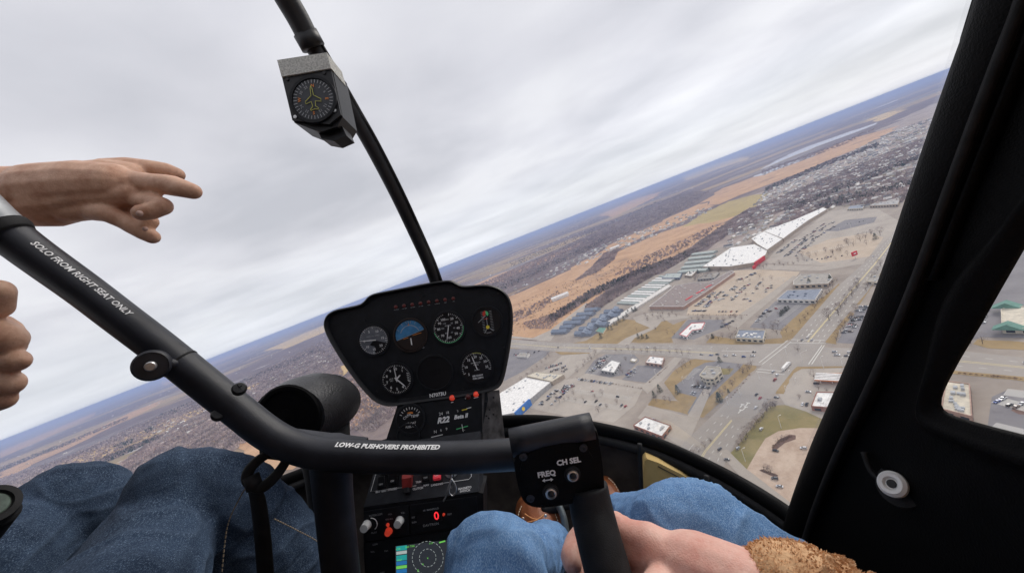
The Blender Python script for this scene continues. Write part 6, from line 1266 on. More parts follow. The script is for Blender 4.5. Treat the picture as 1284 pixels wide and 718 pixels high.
# latch knob
kc = D(1121, 607, -.004); kx = (-dn+UY*.55-FW*.35).normalized(); q = MB()
q.lathe(kc, kx, [(.006, -.006), (.0135, -.003), (.0160, .001), (.0158, .005), (.0125, .0085), (.0085, .0080), (.0065, .0050), (0, .0045)], 32); q.build('latch_knob', MC['whiteplastic'], dor, 'auto')
q = MB(); q.lathe(kc+kx*.0045, kx, [(.0055, 0), (.005, .002), (0, .0022)], 14); q.build('knob_screw', MC['black'], dor, 'auto')
q = MB(); q.lathe(kc-kx*.012, kx, [(.026, -.004), (.025, .002), (.012, .004), (0, .004)], 24); q.build('knob_plate', MC['rubber'], dor, 'auto')
P, Rr = smooth_path([(D(1083, 566, -.002), .004), (D(1092, 590, -.006), .0035), (D(1106, 604, -.006), .0035)], 4); q = MB(); q.tube(P, Rr, 8); q.build('latch_lever', MC['rubber'], dor, True)

# ---------------------------------------------------------------- lower windscreen frame, nose and floor
frm = base_empty('curved_sill', C(640, 640, 1.0), 'black curved sill frame along the bottom of the windscreen', 'windscreen frame')
FL = [(60, 716, .98, .02), (150, 684, 1.02, .02), (250, 648, 1.08, .02), (330, 614, 1.12, .020), (375, 596, 1.14, .020), (440, 572, 1.15, .020), (520, 548, 1.15, .020), (590, 533, 1.14, .020), (650, 528, 1.12, .020), (700, 530, 1.09, .020), (760, 540, 1.04, .020), (820, 556, .99, .0195), (880, 582, .93, .019), (930, 608, .87, .0185), (975, 636, .80, .018), (1010, 662, .75, .018)]
P, Rr = cpath(FL, 5); q = MB(); q.tube(P, Rr, 12, squash=(UY, .8)); q.build('sill_tube', MC['vinyl'], frm, True); sillp = P
q = MB(); q.tube([p-UY*.024-FW*.014 for p in P], .013, 10); q.build('seal_strip', MC['rubber'], frm, True)
# nose bowl below the frame
nose = empty('cabin_floor', C(640, 900, 1.0), kind='structure'); nose['kind'] = 'structure'
q = MB(); k = len(sillp); lay = []
for t, dz, dfw in ((0, -.012, 0.0), (.35, -.13, .015), (.7, -.30, -.03), (1, -.42, -.16)):
    lay.append([p+CY*dz*1.0+FW*dfw for p in sillp])
for L in lay: q.add(L, [])
for a in range(3):
    for i in range(k-1): q.f.append((a*k+i, a*k+i+1, (a+1)*k+i+1, (a+1)*k+i)); q.m.append(0)
q.build('nose_liner', MC['brownwall'], nose, True)
bot = lay[-1]; q = MB(); q.add(bot+[p-FW*(p.dot(FW)+.35)-CY*.0 for p in bot], [(i, i+1, k+i+1, k+i) for i in range(k-1)]); q.build('floor_sheet', MC['carpet'], nose)
# yellow foam block and dividers on the nose wall
fo = base_empty('foam_pad', C(842, 640, .93), 'yellow foam pad in a dark recess under the windscreen frame', 'foam pad')
L = [(806, 578), (812, 572), (868, 600), (876, 612), (874, 648), (868, 656), (812, 636), (806, 626)]
ff = Fr(C(840, 610, .93), RX*.95+UY*-.36-FW*.25, UY); L2 = rnd_out([ff.hit(*p) for p in L], 1); n = len(L2); q = MB()
for s_, c in ((.96, .0), (1, -.006), (1, -.05)): q.add([ff.p(a*s_, b*s_, c) for a, b in L2], [])
for kk in range(2):
    for i in range(n): q.f.append((kk*n+i, (kk+1)*n+i, (kk+1)*n+(i+1) % n, kk*n+(i+1) % n)); q.m.append(0)
q.f.append(tuple(range(n))); q.m.append(0); q.build('pad', MC['foam'], fo, 'auto')
q = MB(); q.tube([ff.p(*ff.hit(825, 584), .001), ff.p(*ff.hit(850, 597), .001), ff.p(*ff.hit(858, 603), .001)], .0012, 6); q.build('crease', MC['brownwall'], fo)
P, Rr = cpath([(802, 556, .93, .006), (803, 590, .93, .006), (806, 660, .93, .006)], 3); q = MB(); q.tube(P, Rr, 8); q.build('divider', MC['rubber'], fo, True)
P, Rr = cpath([(886, 596, .86, .006), (884, 640, .86, .006), (880, 690, .86, .006)], 3); q = MB(); q.tube(P, Rr, 8); q.build('divider', MC['rubber'], fo, True)
# metal floor strip and pedal near the boots
pd = base_empty('rudder_pedal', C(715, 690, .92), 'dull metal pedal arm beside the brown boot', 'pedal')
P, Rr = cpath([(700, 632, .95, .009), (707, 650, .93, .009), (712, 690, .9, .010), (716, 740, .88, .010)], 4); q = MB(); q.tube(P, Rr, 10); q.build('pedal_arm', pm('pedal_metal', (.13, .15, .155), .4, .2, 40, metal=.5), pd, True)
P, Rr = cpath([(680, 640, .96, .012), (705, 634, .96, .012), (730, 628, .96, .012)], 4); q = MB(); q.tube(P, Rr, 10); q.build('pedal_bar', MC['rubber'], pd, True)
# ---------------------------------------------------------------- windscreen panes (thin curved acrylic)
bowP = [C(x, y, d) for x, y, d in ((330, -300, .45), (340, -120, .58), (352, -14, .70), (392, 60, .755), (412, 90, .77), (440, 138, .83), (466, 183, .875), (496, 241, .925), (522, 296, .985), (538, 332, 1.03), (549, 362, 1.08), (560, 430, 1.12), (600, 533, 1.16))]
def patch(name, A, B, bulge, mat, par, n=14, low=None):
    q = MB(); m_ = len(A)
    for i in range(m_):
        for j in range(n+1):
            t = j/n; p = A[i].lerp(B[i], t); p = p+p.normalized()*bulge*4*t*(1-t); w_ = (i/(m_-1))**3
            if low: k_ = t*(len(low)-1); a_ = int(min(k_, len(low)-2)); p = p.lerp(low[a_].lerp(low[a_+1], k_-a_), w_)
            q.v.append(tuple(p))
    for i in range(m_-1):
        for j in range(n): a = i*(n+1)+j; q.f.append((a, a+1, a+n+2, a+n+1)); q.m.append(0)
    o = q.build(name, mat, par, True); return o
wsc = base_empty('windscreen', C(640, 500, 1.2), 'clear curved acrylic windscreen in two panes meeting at the centre tube', 'windscreen')
postP = [D(x, y, .02) for x, y in ((1330, -420), (1290, -240), (1236, 0), (1210, 80), (1198, 120), (1186, 160), (1160, 248), (1140, 305), (1123, 358), (1099, 415), (1075, 470), (1030, 570), (1002, 645))]
pxs = lambda p: p.dot(RX)/p.dot(FW)*FPX+642
patch('right_pane', bowP, postP, .16, MC['glass'], wsc, low=[p+FW*.012 for p in sillp if 600 <= pxs(p) <= 1012])
leftP = [C(x, y, d) for x, y, d in ((-900, -700, .35), (-900, -500, .38), (-900, -300, .40), (-880, -150, .42), (-860, 0, .44), (-820, 120, .46), (-780, 240, .48), (-740, 360, .50), (-700, 480, .52), (-640, 580, .55), (-560, 660, .6), (-450, 740, .65), (-300, 820, .75))]
patch('left_pane', leftP, bowP, .18, MC['glass'], wsc, low=[leftP[-1]]+[p+FW*.012 for p in sillp if pxs(p) <= 604])
# dusty strip of the acrylic along the door post
q = MB(); A = postP[1:12]; Bq = [D(x-24, y, .03) for x, y in ((1290, -240), (1236, 0), (1210, 80), (1198, 120), (1186, 160), (1160, 248), (1140, 305), (1123, 358), (1099, 415), (1075, 470), (1030, 570))]
for k2, L in enumerate((A, Bq)): q.add(L, [])
k = len(A); q.f += [(i, i+1, k+i+1, k+i) for i in range(k-1)]; q.m += [0]*(k-1); q.build('dusty_edge', MC['edgedust'], wsc)
# unseen roof and bulkhead, added to darken the cabin (behind and above the eye)
rf_ = empty('unseen_cabin_roof', K(0, .4, -.3), kind='structure')
def kx_(x, y, z): return CX*x+CY*y+FW*z
q = MB(); q.box(kx_(-.55, .42, -.35), (2.2, .03, 1.0), (CX, CY, -FW)); q.build('roof_panel', MC['black'], rf_)
q = MB(); q.box(kx_(-.55, -.2, -.85), (2.2, 1.3, .03), (CX, CY, -FW)); q.build('unseen_rear_bulkhead', MC['carpet'], rf_)

# unseen left door, added to shade the cabin: lower panel and window posts
ld = empty('unseen_cabin_wall', kx_(-1.5, -.5, .1), kind='structure')
q = MB(); q.box(kx_(-1.52, -.62, .1), (.03, .95, 1.7), (CX, CY, -FW)); q.build('unseen_left_door_panel', MC['black'], ld)
q = MB(); q.box(kx_(-1.50, .1, -.42), (.04, .9, .5), (CX, CY, -FW)); q.build('unseen_left_rear_post', MC['black'], ld)
q = MB(); q.box(kx_(-.9, -.62, -.35), (1.0, .10, .55), (CX, CY, -FW), bev=.03); q.box(kx_(.12, -.66, -.35), (.5, .08, .5), (CX, CY, -FW), bev=.03); q.build('seat_base', MC['carpet'], ld)
# ================================================================ THE PEOPLE
def flesh(chains, voxel=.004, smooth_it=4, extra=None):
    """tapered capsules fused into one continuous skin; each chain is a list of (point, radius)"""
    q = MB()
    for L in chains:
        P = [p for p, r in L]; Rr = [r for p, r in L]
        for i in range(len(P)-1):
            a, b, ra, rb = P[i], P[i+1], Rr[i], Rr[i+1]; d = (b-a)
            if d.length < 1e-6: continue
            d.normalize(); prof = []
            for k in range(5): t = math.pi/2*(1-k/4); prof.append((ra*math.cos(t), -ra*math.sin(t)))
            LL = (b-a).length
            for k in range(5): t = math.pi/2*(k/4); prof.append((rb*math.cos(t), LL+rb*math.sin(t)))
            q.lathe(a, d, [(max(r, 1e-4), z) for r, z in prof], 14)
    me = bpy.data.meshes.new('tmp'); me.from_pydata(q.v, [], q.f); o = bpy.data.objects.new('tmp', me); COL.objects.link(o)
    m1 = o.modifiers.new('r', 'REMESH'); m1.mode = 'VOXEL'; m1.voxel_size = voxel; m2 = o.modifiers.new('s', 'SMOOTH'); m2.factor = .5; m2.iterations = smooth_it
    dg = bpy.context.evaluated_depsgraph_get(); ev = o.evaluated_get(dg); m = bpy.data.meshes.new_from_object(ev); V = [v.co.copy() for v in m.vertices]; F = [tuple(p.vertices) for p in m.polygons]
    bpy.data.objects.remove(o); bpy.data.meshes.remove(me); bpy.data.meshes.remove(m); r = MB(); r.add(V, F); return r
def wrinkle(mb, amp, freq, mask=None, st=(1, 1, 1)):
    from mathutils import noise as nz_
    V = [Vector(v) for v in mb.v]; N = [Vector() for _ in V]
    for f in mb.f:
        n_ = (V[f[1]]-V[f[0]]).cross(V[f[2]]-V[f[0]])
        for i in f: N[i] += n_
    for i, v in enumerate(V):
        if v.z > 5: continue
        p = Vector((v.dot(RX)*st[0], v.dot(UY)*st[1], v.dot(FW)*st[2]))*freq; h = 1-abs(nz_.noise(p+Vector((3, 7, 1))))*2.6; h = max(0, h)**3; h2 = nz_.noise(p*.5)
        v += N[i].normalized()*amp*(h+h2*.8)*(mask(v) if mask else 1); mb.v[i] = tuple(v)
    return mb
def ch(L): return [(C(x, y, d), rp/FPX*d) for x, y, d, rp in L]         # radius in photo pixels at that depth
def skin_mat(name, c, c2):
    m = pm(name, c, 0.5, .1, 38, bump=.22, bscale=520, spec=.35, col2=c2, det=6); b = m.node_tree.nodes['Principled BSDF']; b.inputs['Subsurface Weight'].default_value = .12; m.node_tree.nodes['Noise Texture'].inputs['Roughness'].default_value = .7; b.inputs['Subsurface Radius'].default_value = (.012, .005, .003); b.inputs['Subsurface Scale'].default_value = 1; return m
SK1 = skin_mat('tanned_skin', (.50, .265, .17), (.72, .46, .325)); SK2 = skin_mat('pale_skin', (.68, .32, .25), (.80, .50, .41)); NAIL = pm('finger_nail', (.62, .42, .35), .3, .05, 60)
def denim(name, dark, light, wear, sc=1.0, thr=.5):
    m = bpy.data.materials.new(name); m.use_nodes = True; t = m.node_tree; b = t.nodes['Principled BSDF']; b.inputs['Roughness'].default_value = .9; b.inputs['Specular IOR Level'].default_value = .15
    tcn = nd('ShaderNodeTexCoord', t); mp = nd('ShaderNodeMapping', t); lk(tcn.outputs['Object'], mp.inputs[0], t)
    n1 = nd('ShaderNodeTexNoise', t); n1.inputs['Scale'].default_value = 9; n1.inputs['Detail'].default_value = 6; lk(mp.outputs[0], n1.inputs['Vector'], t)
    n2 = nd('ShaderNodeTexNoise', t); n2.inputs['Scale'].default_value = 1500*sc; n2.inputs['Detail'].default_value = 2; mp2 = nd('ShaderNodeMapping', t); mp2.inputs['Rotation'].default_value = (R(20), R(35), R(50)); mp2.inputs['Scale'].default_value = (1, .22, 1); lk(tcn.outputs['Object'], mp2.inputs[0], t); lk(mp2.outputs[0], n2.inputs['Vector'], t)
    n3 = nd('ShaderNodeTexNoise', t); n3.inputs['Scale'].default_value = 60; n3.inputs['Detail'].default_value = 4; mp3 = nd('ShaderNodeMapping', t); mp3.inputs['Scale'].default_value = (1.6, .35, .6); lk(tcn.outputs['Object'], mp3.inputs[0], t); lk(mp3.outputs[0], n3.inputs['Vector'], t)
    def ramp(src, a, c_, ca, cc):
        r = nd('ShaderNodeValToRGB', t); e = r.color_ramp.elements; e[0].position, e[1].position = a, c_; e[0].color = (*ca, 1); e[1].color = (*cc, 1); lk(src, r.inputs[0], t); return r.outputs[0]
    base = ramp(n1.outputs[0], .3, .7, dark, light); mx1 = nd('ShaderNodeMix', t, data_type='RGBA', blend_type='MIX'); w = ramp(n2.outputs[0], thr, thr+.14, (0, 0, 0), (1, 1, 1)); lk(w, mx1.inputs[0], t); lk(base, mx1.inputs[6], t); mx1.inputs[7].default_value = (*wear, 1)
    mx2 = nd('ShaderNodeMix', t, data_type='RGBA', blend_type='MULTIPLY'); mx2.inputs[0].default_value = .55; lk(mx1.outputs[2], mx2.inputs[6], t); lk(ramp(n3.outputs[0], .3, .7, (.55, .55, .6), (1, 1, 1)), mx2.inputs[7], t)
    ge = nd('ShaderNodeNewGeometry', t); mx3 = nd('ShaderNodeMix', t, data_type='RGBA'); mrp = nd('ShaderNodeMapRange', t); mrp.inputs[1].default_value = .502; mrp.inputs[2].default_value = .53; mrp.inputs[4].default_value = .10; lk(ge.outputs['Pointiness'], mrp.inputs[0], t)
    lk(mrp.outputs[0], mx3.inputs[0], t); lk(mx2.outputs[2], mx3.inputs[6], t); mx3.inputs[7].default_value = (*wear, 1); lk(mx3.outputs[2], b.inputs['Base Color'], t)
    bp = nd('ShaderNodeBump', t); bp.inputs['Strength'].default_value = .5; bp.inputs['Distance'].default_value = .0008; lk(n2.outputs[0], bp.inputs['Height'], t)
    bp2 = nd('ShaderNodeBump', t); bp2.inputs['Strength'].default_value = .55; bp2.inputs['Distance'].default_value = .006; n4 = nd('ShaderNodeTexNoise', t); n4.inputs['Scale'].default_value = 14; n4.inputs['Detail'].default_value = 3; n4.inputs['Distortion'].default_value = .8; mp4 = nd('ShaderNodeMapping', t); mp4.inputs['Scale'].default_value = (1, 1, 2.2); mp4.inputs['Rotation'].default_value = (R(30), R(20), 0); lk(tcn.outputs['Object'], mp4.inputs[0], t); lk(mp4.outputs[0], n4.inputs['Vector'], t)
    lk(n4.outputs[0], bp2.inputs['Height'], t); lk(bp.outputs[0], bp2.inputs['Normal'], t); lk(bp2.outputs[0], b.inputs['Normal'], t); return m
J1 = denim('dark_denim', (.014, .026, .050), (.042, .070, .12), (.16, .22, .31), thr=.54); J2 = denim('light_denim', (.07, .17, .36), (.13, .27, .50), (.28, .43, .64), thr=.48)
THR = pm('denim_thread', (.30, .24, .17), .8, .1, 60); THR2 = pm('pale_thread', (.25, .30, .38), .8, .1, 60)
def stitch(par, pts, name, mat, r=.0009, dash_=.004, gap=.0025):
    P, _ = smooth_path([(p, .001) for p in pts], 10); q = MB(); acc = 0; on = True; cur = [P[0]]
    for i in range(len(P)-1):
        seg = (P[i+1]-P[i]); L = seg.length; s = 0; d = seg/L
        while s < L:
            need = (dash_ if on else gap)-acc
            if L-s < need: acc += L-s; s = L
            else:
                s += need; acc = 0; p = P[i]+d*s
                if on: q.tube([cur[0], p], r, 4, cap=False)
                cur = [p]; on = not on
    o = q.build(name, mat, par); o['kind'] = 'stuff'; return o
# ---- the pilot on the left
pil = empty('person', K(-.80, -.55, -.1), 'person on the left in dark jeans pointing ahead over the control bar', 'person')
hand = [
 ch([(-330, 330, .42, 62), (-150, 285, .50, 50), (-60, 258, .53, 42), (0, 247, .55, 37), (40, 245, .56, 36), (75, 243, .56, 36)]),
 ch([(60, 238, .56, 33), (100, 232, .56, 28), (135, 224, .57, 24), (160, 223, .57, 20)]), ch([(50, 240, .55, 34), (105, 233, .548, 31), (142, 231, .548, 26), (163, 233, .551, 18)]), ch([(105, 245, .548, 26), (145, 243, .546, 18), (165, 243, .546, 14)]),
 ch([(60, 252, .55, 31), (95, 248, .55, 28), (130, 242, .56, 21), (155, 238, .56, 16)]),
 ch([(130, 213, .58, 14), (160, 211, .585, 13.5), (188, 212, .59, 11.3), (208, 214.5, .60, 10.2), (222, 219, .605, 8.6)]),            # far finger
 ch([(150, 228, .556, 15), (168, 228.5, .553, 14), (190, 230.5, .55, 13), (208, 231.5, .545, 12.6), (217, 233, .544, 12.8), (230, 236.5, .54, 11.3), (242, 240, .54, 9.8)]),  # index
 ch([(158, 246, .552, 10), (174, 251, .545, 10), (192, 253.5, .54, 10.6), (204, 258.5, .535, 11), (190, 265, .528, 10.2), (177, 266.5, .526, 10)]),  # middle curled
 ch([(150, 256, .565, 9), (180, 270, .56, 10), (187, 278, .555, 10), (181, 284, .55, 9.4)]),
 ch([(85, 262, .545, 17), (112, 262, .545, 14), (135, 267, .54, 11.5), (156, 277, .545, 10.4), (167, 283, .547, 10.8), (180, 291, .55, 9.8), (191, 297, .553, 8.6)]),  # thumb
 ch([(30, 262, .55, 22), (70, 264, .55, 20), (105, 258, .55, 17)]),
]
fist = [ch([(-120, 455, .50, 46), (-60, 440, .50, 44), (-30, 430, .50, 42)]), ch([(-260, 560, .42, 52), (-120, 455, .50, 44)]),
 ch([(-60, 372, .49, 18), (-25, 366, .48, 17), (-2, 366, .475, 15.5), (0, 385, .48, 13)]), ch([(-40, 415, .49, 22), (-8, 418, .48, 21), (9, 425, .475, 19), (6, 440, .48, 16)]),
 ch([(-35, 448, .49, 20), (0, 450, .48, 17), (20, 452, .475, 14), (28, 453, .475, 8.5)]), ch([(-40, 478, .49, 20), (-8, 478, .48, 19), (11, 480, .475, 15.5), (2, 486, .48, 14)]), ch([(-45, 505, .49, 18), (-14, 502, .48, 17), (3, 500, .475, 13.5)]), ch([(-30, 400, .49, 20), (-28, 430, .49, 24), (-28, 480, .49, 22)])]
torso = [[(K(-.98, .02, .05), .075), (K(-.96, -.1, .02), .12), (K(-.85, -.35, .0), .15), (K(-.82, -.5, .0), .16)], [(K(-1.16, .0, .0), .07), (K(-.98, .0, .0), .09), (K(-.80, .0, .0), .07)], [(K(-1.16, 0, 0), .06), (K(-1.3, .0, .22), .05), (C(-330, 330, .42), .055)],
 [(K(-.80, 0, 0), .06), (K(-.86, -.22, .22), .05), (C(-260, 560, .42), .047)], [(K(-.98, .05, .02), .055), (K(-.98, .16, .02), .055)], [(K(-.98, .22, .0), .085), (K(-.98, .28, .01), .09)], [(K(-.98, .2, .07), .06), (K(-.98, .17, .08), .04)], [(K(-.98, .22, .1), .016), (K(-.98, .2, .115), .016)]]
flesh(hand+fist+torso, .0023, 2).build('body', SK1, pil, True)
for (x, y, d, r, dx_, dy_) in ((175, 267.5, .5125, 3.6, -.5, -.3), (182, 287, .5415, 3.0, -.6, -.3)):
    c = C(x, y, d); q = MB(); q.lathe(c, (-c.normalized()).normalized(), [(r/FPX*d, 0), (r/FPX*d*.9, .0008), (0, .0013)], 14); q.build('finger_nail', NAIL, pil, True)
leg1 = [ch([(240, 612, .60, 46), (225, 616, .59, 54)]), ch([(242, 618, .60, 54), (200, 674, .55, 60), (160, 748, .46, 80), (80, 870, .36, 130)]), ch([(236, 618, .60, 52), (272, 632, .62, 60), (318, 680, .66, 66), (362, 760, .72, 66), (400, 900, .9, 60)]), ch([(262, 608, .605, 44), (300, 630, .62, 48)])]
leg2 = [ch([(104, 628, .74, 46), (85, 634, .72, 52)]), ch([(98, 634, .74, 52), (24, 690, .66, 70), (-70, 760, .56, 105), (-160, 850, .5, 130)]), ch([(118, 645, .74, 52), (150, 690, .78, 50), (190, 760, .86, 48), (230, 860, .98, 46)])]
hips = [[(C(80, 870, .36), .10), (K(-.72, -.5, .05), .14), (K(-.88, -.5, .05), .14), (C(-160, 850, .5), .12)]]
jn = wrinkle(flesh(leg1+leg2+hips, .0045, 7), .0035, 12, st=(1, 1.6, 1)).build('jeans', J1, pil, True)
jn['label'] = 'dark blue jeans'
stitch(jn, [C(318, 596, .46), C(300, 625, .50), C(285, 660, .52), C(278, 718, .52)], 'seam_stitching', THR); stitch(jn, [C(344, 650, .52), C(372, 664, .56), C(400, 680, .60), C(420, 704, .64)], 'hem_stitching', THR)
# sleeve and shirt
shirt = flesh([[(K(-.96, -.08, .02), .135), (K(-.85, -.35, .0), .165), (K(-.82, -.46, .0), .17)], [(K(-1.16, 0, 0), .085), (K(-.98, -.02, 0), .11), (K(-.80, 0, 0), .085)], [(K(-1.16, 0, 0), .075), (K(-1.26, .0, .16), .066)], [(K(-.80, 0, 0), .075), (K(-.85, -.18, .18), .062)]], .012, 4)
shirt.build('shirt', pm('dark_shirt', (.03, .035, .05), .9, .2, 20), pil, True)
q = MB(); q.lathe(K(-.98, .27, -.01), UY, [(.094, -.05), (.1, 0), (.085, .055), (.04, .085), (0, .09)], 20); q.build('hair', pm('dark_hair', (.03, .02, .015), .7, .3, 80), pil, True)
# round device at the lower left edge
wd = base_empty('round_knob', C(10, 640, .5), 'black ring-shaped knob with a greenish glass face at the lower left edge', 'knob')
c = C(-12, 636, .50); axk = (-c.normalized()+RX*.25+UY*.8).normalized(); q = MB(); q.lathe(c, axk, [(.020, -.02), (.024, -.012), (.024, -.004), (.020, -.003), (.020, .002), (.026, .003), (.026, .009), (.019, .010), (.017, .006), (0, .006)], 32); q.build('knob_body', MC['rubber'], wd, 'auto')
q = MB(); q.lathe(c+axk*.0062, axk, [(.016, 0), (.015, .001), (0, .0012)], 24); q.build('glass_face', pm('greenish_glass', (.10, .14, .11), .15, .2, 60), wd)
P, Rr = cpath([(0, 640, .51, .02), (-40, 690, .52, .02), (-110, 760, .52, .02)]); q = MB(); q.tube(P, Rr, 14); q.build('knob_shaft', MC['rubber'], wd, True)
# ---- the viewer
me_ = empty('person', K(.1, -.55, .0), 'person in light blue jeans and brown boots gripping the control handle', 'person')
gd = lambda x, y, d, r: (C(x, y, d), r/FPX*d)
hr_ = [
 [gd(1110, 905, .27, 60), gd(1010, 800, .31, 56), gd(930, 745, .34, 53), gd(868, 720, .37, 50)],
 [gd(868, 722, .375, 44), gd(830, 706, .385, 36), gd(800, 690, .395, 27), gd(782, 668, .405, 19), gd(772, 654, .41, 13)],
 [gd(870, 730, .37, 44), gd(836, 742, .37, 38), gd(812, 745, .375, 32)], [gd(872, 716, .39, 38), gd(836, 710, .40, 33), gd(808, 712, .41, 26)],
 [gd(774, 664, .405, 15), gd(812, 682, .39, 26), gd(850, 712, .38, 38)],
 # index round behind the handle, tips showing on the left
 [gd(782, 662, .412, 15), gd(755, 655, .435, 15), gd(735, 664, .435, 14), gd(722, 680, .425, 14), gd(716, 697, .41, 13.5), gd(718, 708, .40, 12)],
 [gd(795, 700, .42, 17), gd(766, 694, .435, 16), gd(742, 700, .43, 15), gd(728, 716, .415, 14.5), gd(722, 735, .40, 14)],
 [gd(806, 735, .41, 17), gd(776, 735, .425, 16), gd(750, 740, .42, 15), gd(738, 752, .40, 14)], [gd(815, 770, .40, 16), gd(785, 772, .41, 15), gd(764, 776, .40, 14), gd(755, 788, .385, 13)],
 # thumb over the back of the handle
 [gd(830, 735, .355, 24), gd(812, 748, .335, 19), gd(790, 770, .32, 17), gd(768, 784, .315, 15)]]
bod2 = [[(K(.12, -.12, -.32), .09), (K(.12, -.25, -.28), .13), (K(.10, -.42, -.2), .15), (K(.10, -.52, -.12), .15)], [(K(-.06, -.12, -.32), .07), (K(.12, -.1, -.32), .09), (K(.30, -.12, -.32), .07)], [(K(.30, -.12, -.32), .06), (K(.38, -.36, -.05), .05), (C(1110, 905, .27), .042)],
 [(K(.12, -.1, -.32), .055), (K(.12, .0, -.33), .055)], [(K(.12, .08, -.34), .08), (K(.12, .13, -.35), .085)], [(K(-.06, -.12, -.32), .06), (K(-.16, -.36, -.14), .05), (K(-.12, -.42, .02), .035)]]
flesh(hr_+bod2, .0029, 4).build('body', SK2, me_, True)
q = MB(); q.lathe(K(.12, .12, -.37), UY, [(.09, -.05), (.097, 0), (.083, .055), (.04, .085), (0, .09)], 20); q.build('hair', pm('brown_hair', (.06, .035, .02), .7, .3, 80), me_, True)
# jacket with a furry cuff
fur = pm('teddy_fleece', (.60, .34, .17), .95, .25, 60, bump=.6, bscale=300, col2=(.78, .50, .28)); jk = flesh([[(K(.12, -.16, -.32), .11), (K(.12, -.25, -.28), .15), (K(.10, -.42, -.2), .17)], [(K(-.06, -.12, -.32), .09), (K(.30, -.12, -.32), .09)], [(K(.30, -.12, -.32), .078), (K(.37, -.34, -.06), .068), (C(1085, 860, .29), .056)], [(K(-.06, -.12, -.32), .075), (K(-.16, -.36, -.14), .062)]], .012, 4)
jk.build('jacket', fur, me_, True)
rf2 = random.Random(12); q = MB(); cuffc = [(C(1108, 868, .285), .052), (C(1072, 824, .30), .052), (C(1034, 782, .315), .050), (C(1008, 757, .325), .047), (C(990, 744, .33), .041)]
nub = [cuffc]; axd0 = (cuffc[-1][0]-cuffc[0][0]).normalized(); u0 = axd0.orthogonal().normalized(); w0 = axd0.cross(u0)
for i in range(420):
    t = rf2.random(); k_ = min(3, int(t*4)); f_ = t*4-k_; c = cuffc[k_][0].lerp(cuffc[k_+1][0], f_); r_ = cuffc[k_][1]+(cuffc[k_+1][1]-cuffc[k_][1])*f_; an = rf2.uniform(0, 6.283); p = c+(u0*math.cos(an)+w0*math.sin(an))*r_*rf2.uniform(.93, 1.06); d_ = Vector((rf2.uniform(-1, 1), rf2.uniform(-1, 1), rf2.uniform(-1, 1)))*.006
    nub.append([(p, rf2.uniform(.0035, .006)), (p+d_, rf2.uniform(.003, .005))])
base = flesh(nub, .0022, 2)

o = base.build('fleece_cuff', fur, me_, True); q = MB(); nv = len(base.v); axd = (cuffc[-1][0]-cuffc[0][0]).normalized()
for i in range(12000):
    f = base.f[rf2.randrange(len(base.f))]; p = sum((Vector(base.v[j]) for j in f), Vector())/len(f)
    t = max(0, min(1, (p-cuffc[0][0]).dot(axd)/(cuffc[-1][0]-cuffc[0][0]).length)); c = cuffc[0][0].lerp(cuffc[-1][0], t); nrm = (p-c).normalized()
    d = (nrm+Vector((rf2.uniform(-.8, .8), rf2.uniform(-.8, .8), rf2.uniform(-.8, .8)))*.7).normalized(); s_ = d.orthogonal().normalized()*.0009; L = rf2.uniform(.0016, .0036); m_ = p+d*L*.6; e_ = p+d*L+Vector((rf2.uniform(-1, 1), rf2.uniform(-1, 1), rf2.uniform(-1, 1)))*.0012
    q.add([p-s_, p+s_, m_+s_*.8, m_-s_*.8, e_], [(0, 1, 2, 3), (3, 2, 4)])
fz = q.build('fleece_curls', fur, o); fz['kind'] = 'stuff'
L1 = [ch([(868, 668, .50, 62), (935, 716, .47, 68), (1015, 778, .43, 80), (1090, 890, .37, 98)]), ch([(866, 666, .50, 58), (838, 668, .56, 50), (806, 662, .66, 40), (785, 656, .78, 32), (774, 650, .88, 28)]), ch([(850, 662, .50, 56), (880, 665, .50, 58)])]
L2_ = [ch([(622, 704, .46, 57), (624, 752, .40, 72), (625, 840, .33, 92), (640, 960, .25, 118)]), ch([(622, 704, .46, 56), (648, 706, .54, 44), (672, 702, .68, 34), (684, 688, .82, 30), (690, 684, .88, 28)]), ch([(612, 702, .46, 55), (632, 706, .46, 54)])]
hp2 = [[(C(640, 960, .25), .09), (K(.06, -.5, -.02), .12), (K(.22, -.5, -.02), .12), (C(1090, 890, .37), .082)]]
jb = wrinkle(flesh(L1+L2_+hp2, .0042, 6), .0045, 14, st=(.8, 1.5, 1)).build('jeans', J2, me_, True); jb['label'] = 'faded light blue jeans'
# frayed hem
q = MB(); rf3 = random.Random(5)
for i in range(90):
    t = rf3.random(); p = C(694+t*10, 662+t*22, .80-.02*t); d = K(rf3.uniform(-.2, .5), rf3.uniform(.1, .8), rf3.uniform(-.3, .3)).normalized()*rf3.uniform(.004, .009); s_ = d.orthogonal().normalized()*.0006; q.add([p-s_, p+s_, p+d], [(0, 1, 2)])
o = q.build('frayed_hem', THR2, jb); o['kind'] = 'stuff'
LE = pm('tan_boot_leather', (.20, .055, .018), .5, .25, 25, bump=.6, bscale=300, col2=(.32, .10, .03)); LC = pm('orange_lace', (.60, .26, .10), .7, .15, 60); SO = pm('boot_sole', (.55, .45, .33), .8, .1, 30)
def boot(chain, lace, eyel, name_label):
    b = flesh(chain, .004, 4).build('boot', LE, me_, True); b['label'] = name_label
    for L in lace: P, Rr = cpath(L, 4); q = MB(); q.tube(P, Rr, 6); q.build('lace', LC, b, True)
    for (x, y, d) in eyel: q = MB(); c = C(x, y, d); q.lathe(c, -FW, [(.004, 0), (.0036, .0015), (.002, .0016), (0, .0008)], 12); q.build('eyelet', MC['silver'], b, 'auto')
    return b
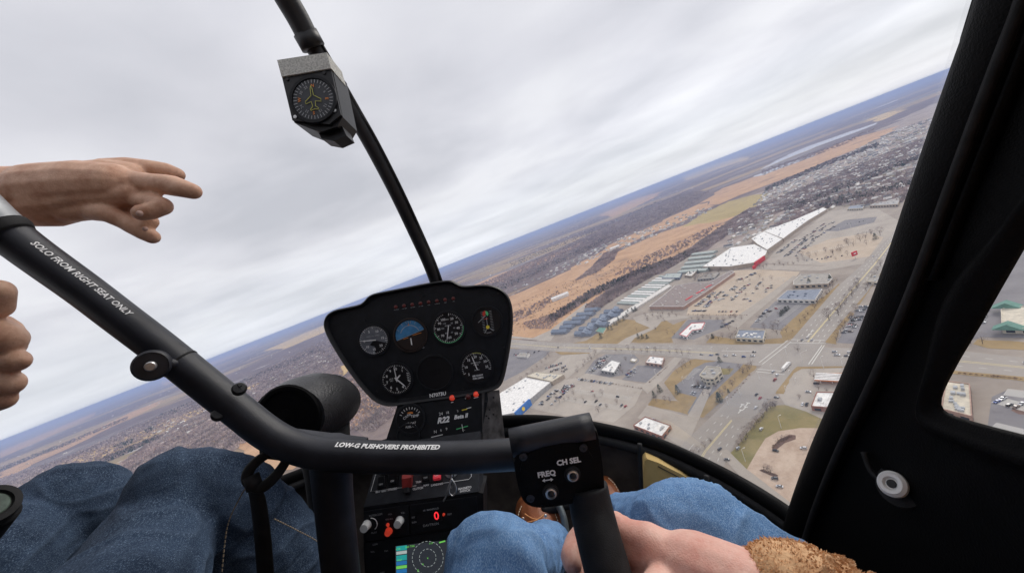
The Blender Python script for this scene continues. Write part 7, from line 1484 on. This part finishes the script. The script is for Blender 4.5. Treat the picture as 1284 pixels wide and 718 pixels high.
b1 = boot([ch([(672, 646, 1.0, 26), (676, 662, .96, 26), (688, 680, .93, 26), (697, 700, .92, 26)]), ch([(668, 640, 1.02, 22), (680, 636, 1.03, 18)]), ch([(690, 655, .97, 20), (698, 690, .93, 24)])],
     [[(658, 644, .945, .002), (668, 650, .925, .002), (680, 651, .92, .002)], [(660, 655, .925, .002), (672, 652, .915, .002), (682, 645, .93, .002)], [(662, 662, .905, .002), (674, 658, .90, .002), (686, 657, .905, .002)], [(666, 668, .895, .002), (678, 662, .89, .002), (686, 651, .905, .002)], [(655, 648, .94, .0018), (657, 660, .92, .0018), (664, 670, .90, .0018)]],
     [(684, 655, .90), (686, 664, .893), (684, 646, .915), (656, 650, .935)], 'left brown boot with orange laces')
stitch(b1, [C(654, 634, .98), C(650, 645, .955), C(652, 658, .935), C(660, 670, .905)], 'welt_stitching', SO, .0012, .005, .003); stitch(b1, [C(695, 640, .96), C(700, 655, .93), C(704, 672, .905), C(707, 690, .89)], 'welt_stitching', SO, .0012, .005, .003)
b2 = boot([ch([(758, 612, 1.0, 15), (762, 624, .96, 18), (766, 645, .92, 22)]), ch([(750, 622, .99, 14), (754, 640, .95, 18)])],
     [[(760, 620, .93, .002), (766, 622, .92, .002), (772, 624, .925, .002)], [(758, 626, .92, .002), (766, 627, .91, .002), (775, 625, .92, .002)]], [(770, 622, .915), (766, 613, .955)], 'right brown boot')
stitch(b2, [C(763, 599, .975), C(771, 607, .95), C(777, 619, .93), C(781, 633, .905)], 'welt_stitching', SO, .0012, .005, .003)
HAZE = 0.00009
# ================================================================ THE AIR
hb = MB(); hb.box((0, 0, (GZ-1+9)/2), (142000, 142000, 9-(GZ-1)))
hm = bpy.data.materials.new('air'); hm.use_nodes = True; t = hm.node_tree; t.nodes.clear()
o_ = nd('ShaderNodeOutputMaterial', t); pv = nd('ShaderNodeVolumePrincipled', t); pv.inputs['Density'].default_value = HAZE; pv.inputs['Color'].default_value = (.46, .58, .90, 1)
pv.inputs['Absorption Color'].default_value = (0, 0, 0, 1); lk(pv.outputs[0], o_.inputs['Volume'], t)
ho = hb.build('haze', hm); tag(ho, kind='stuff')
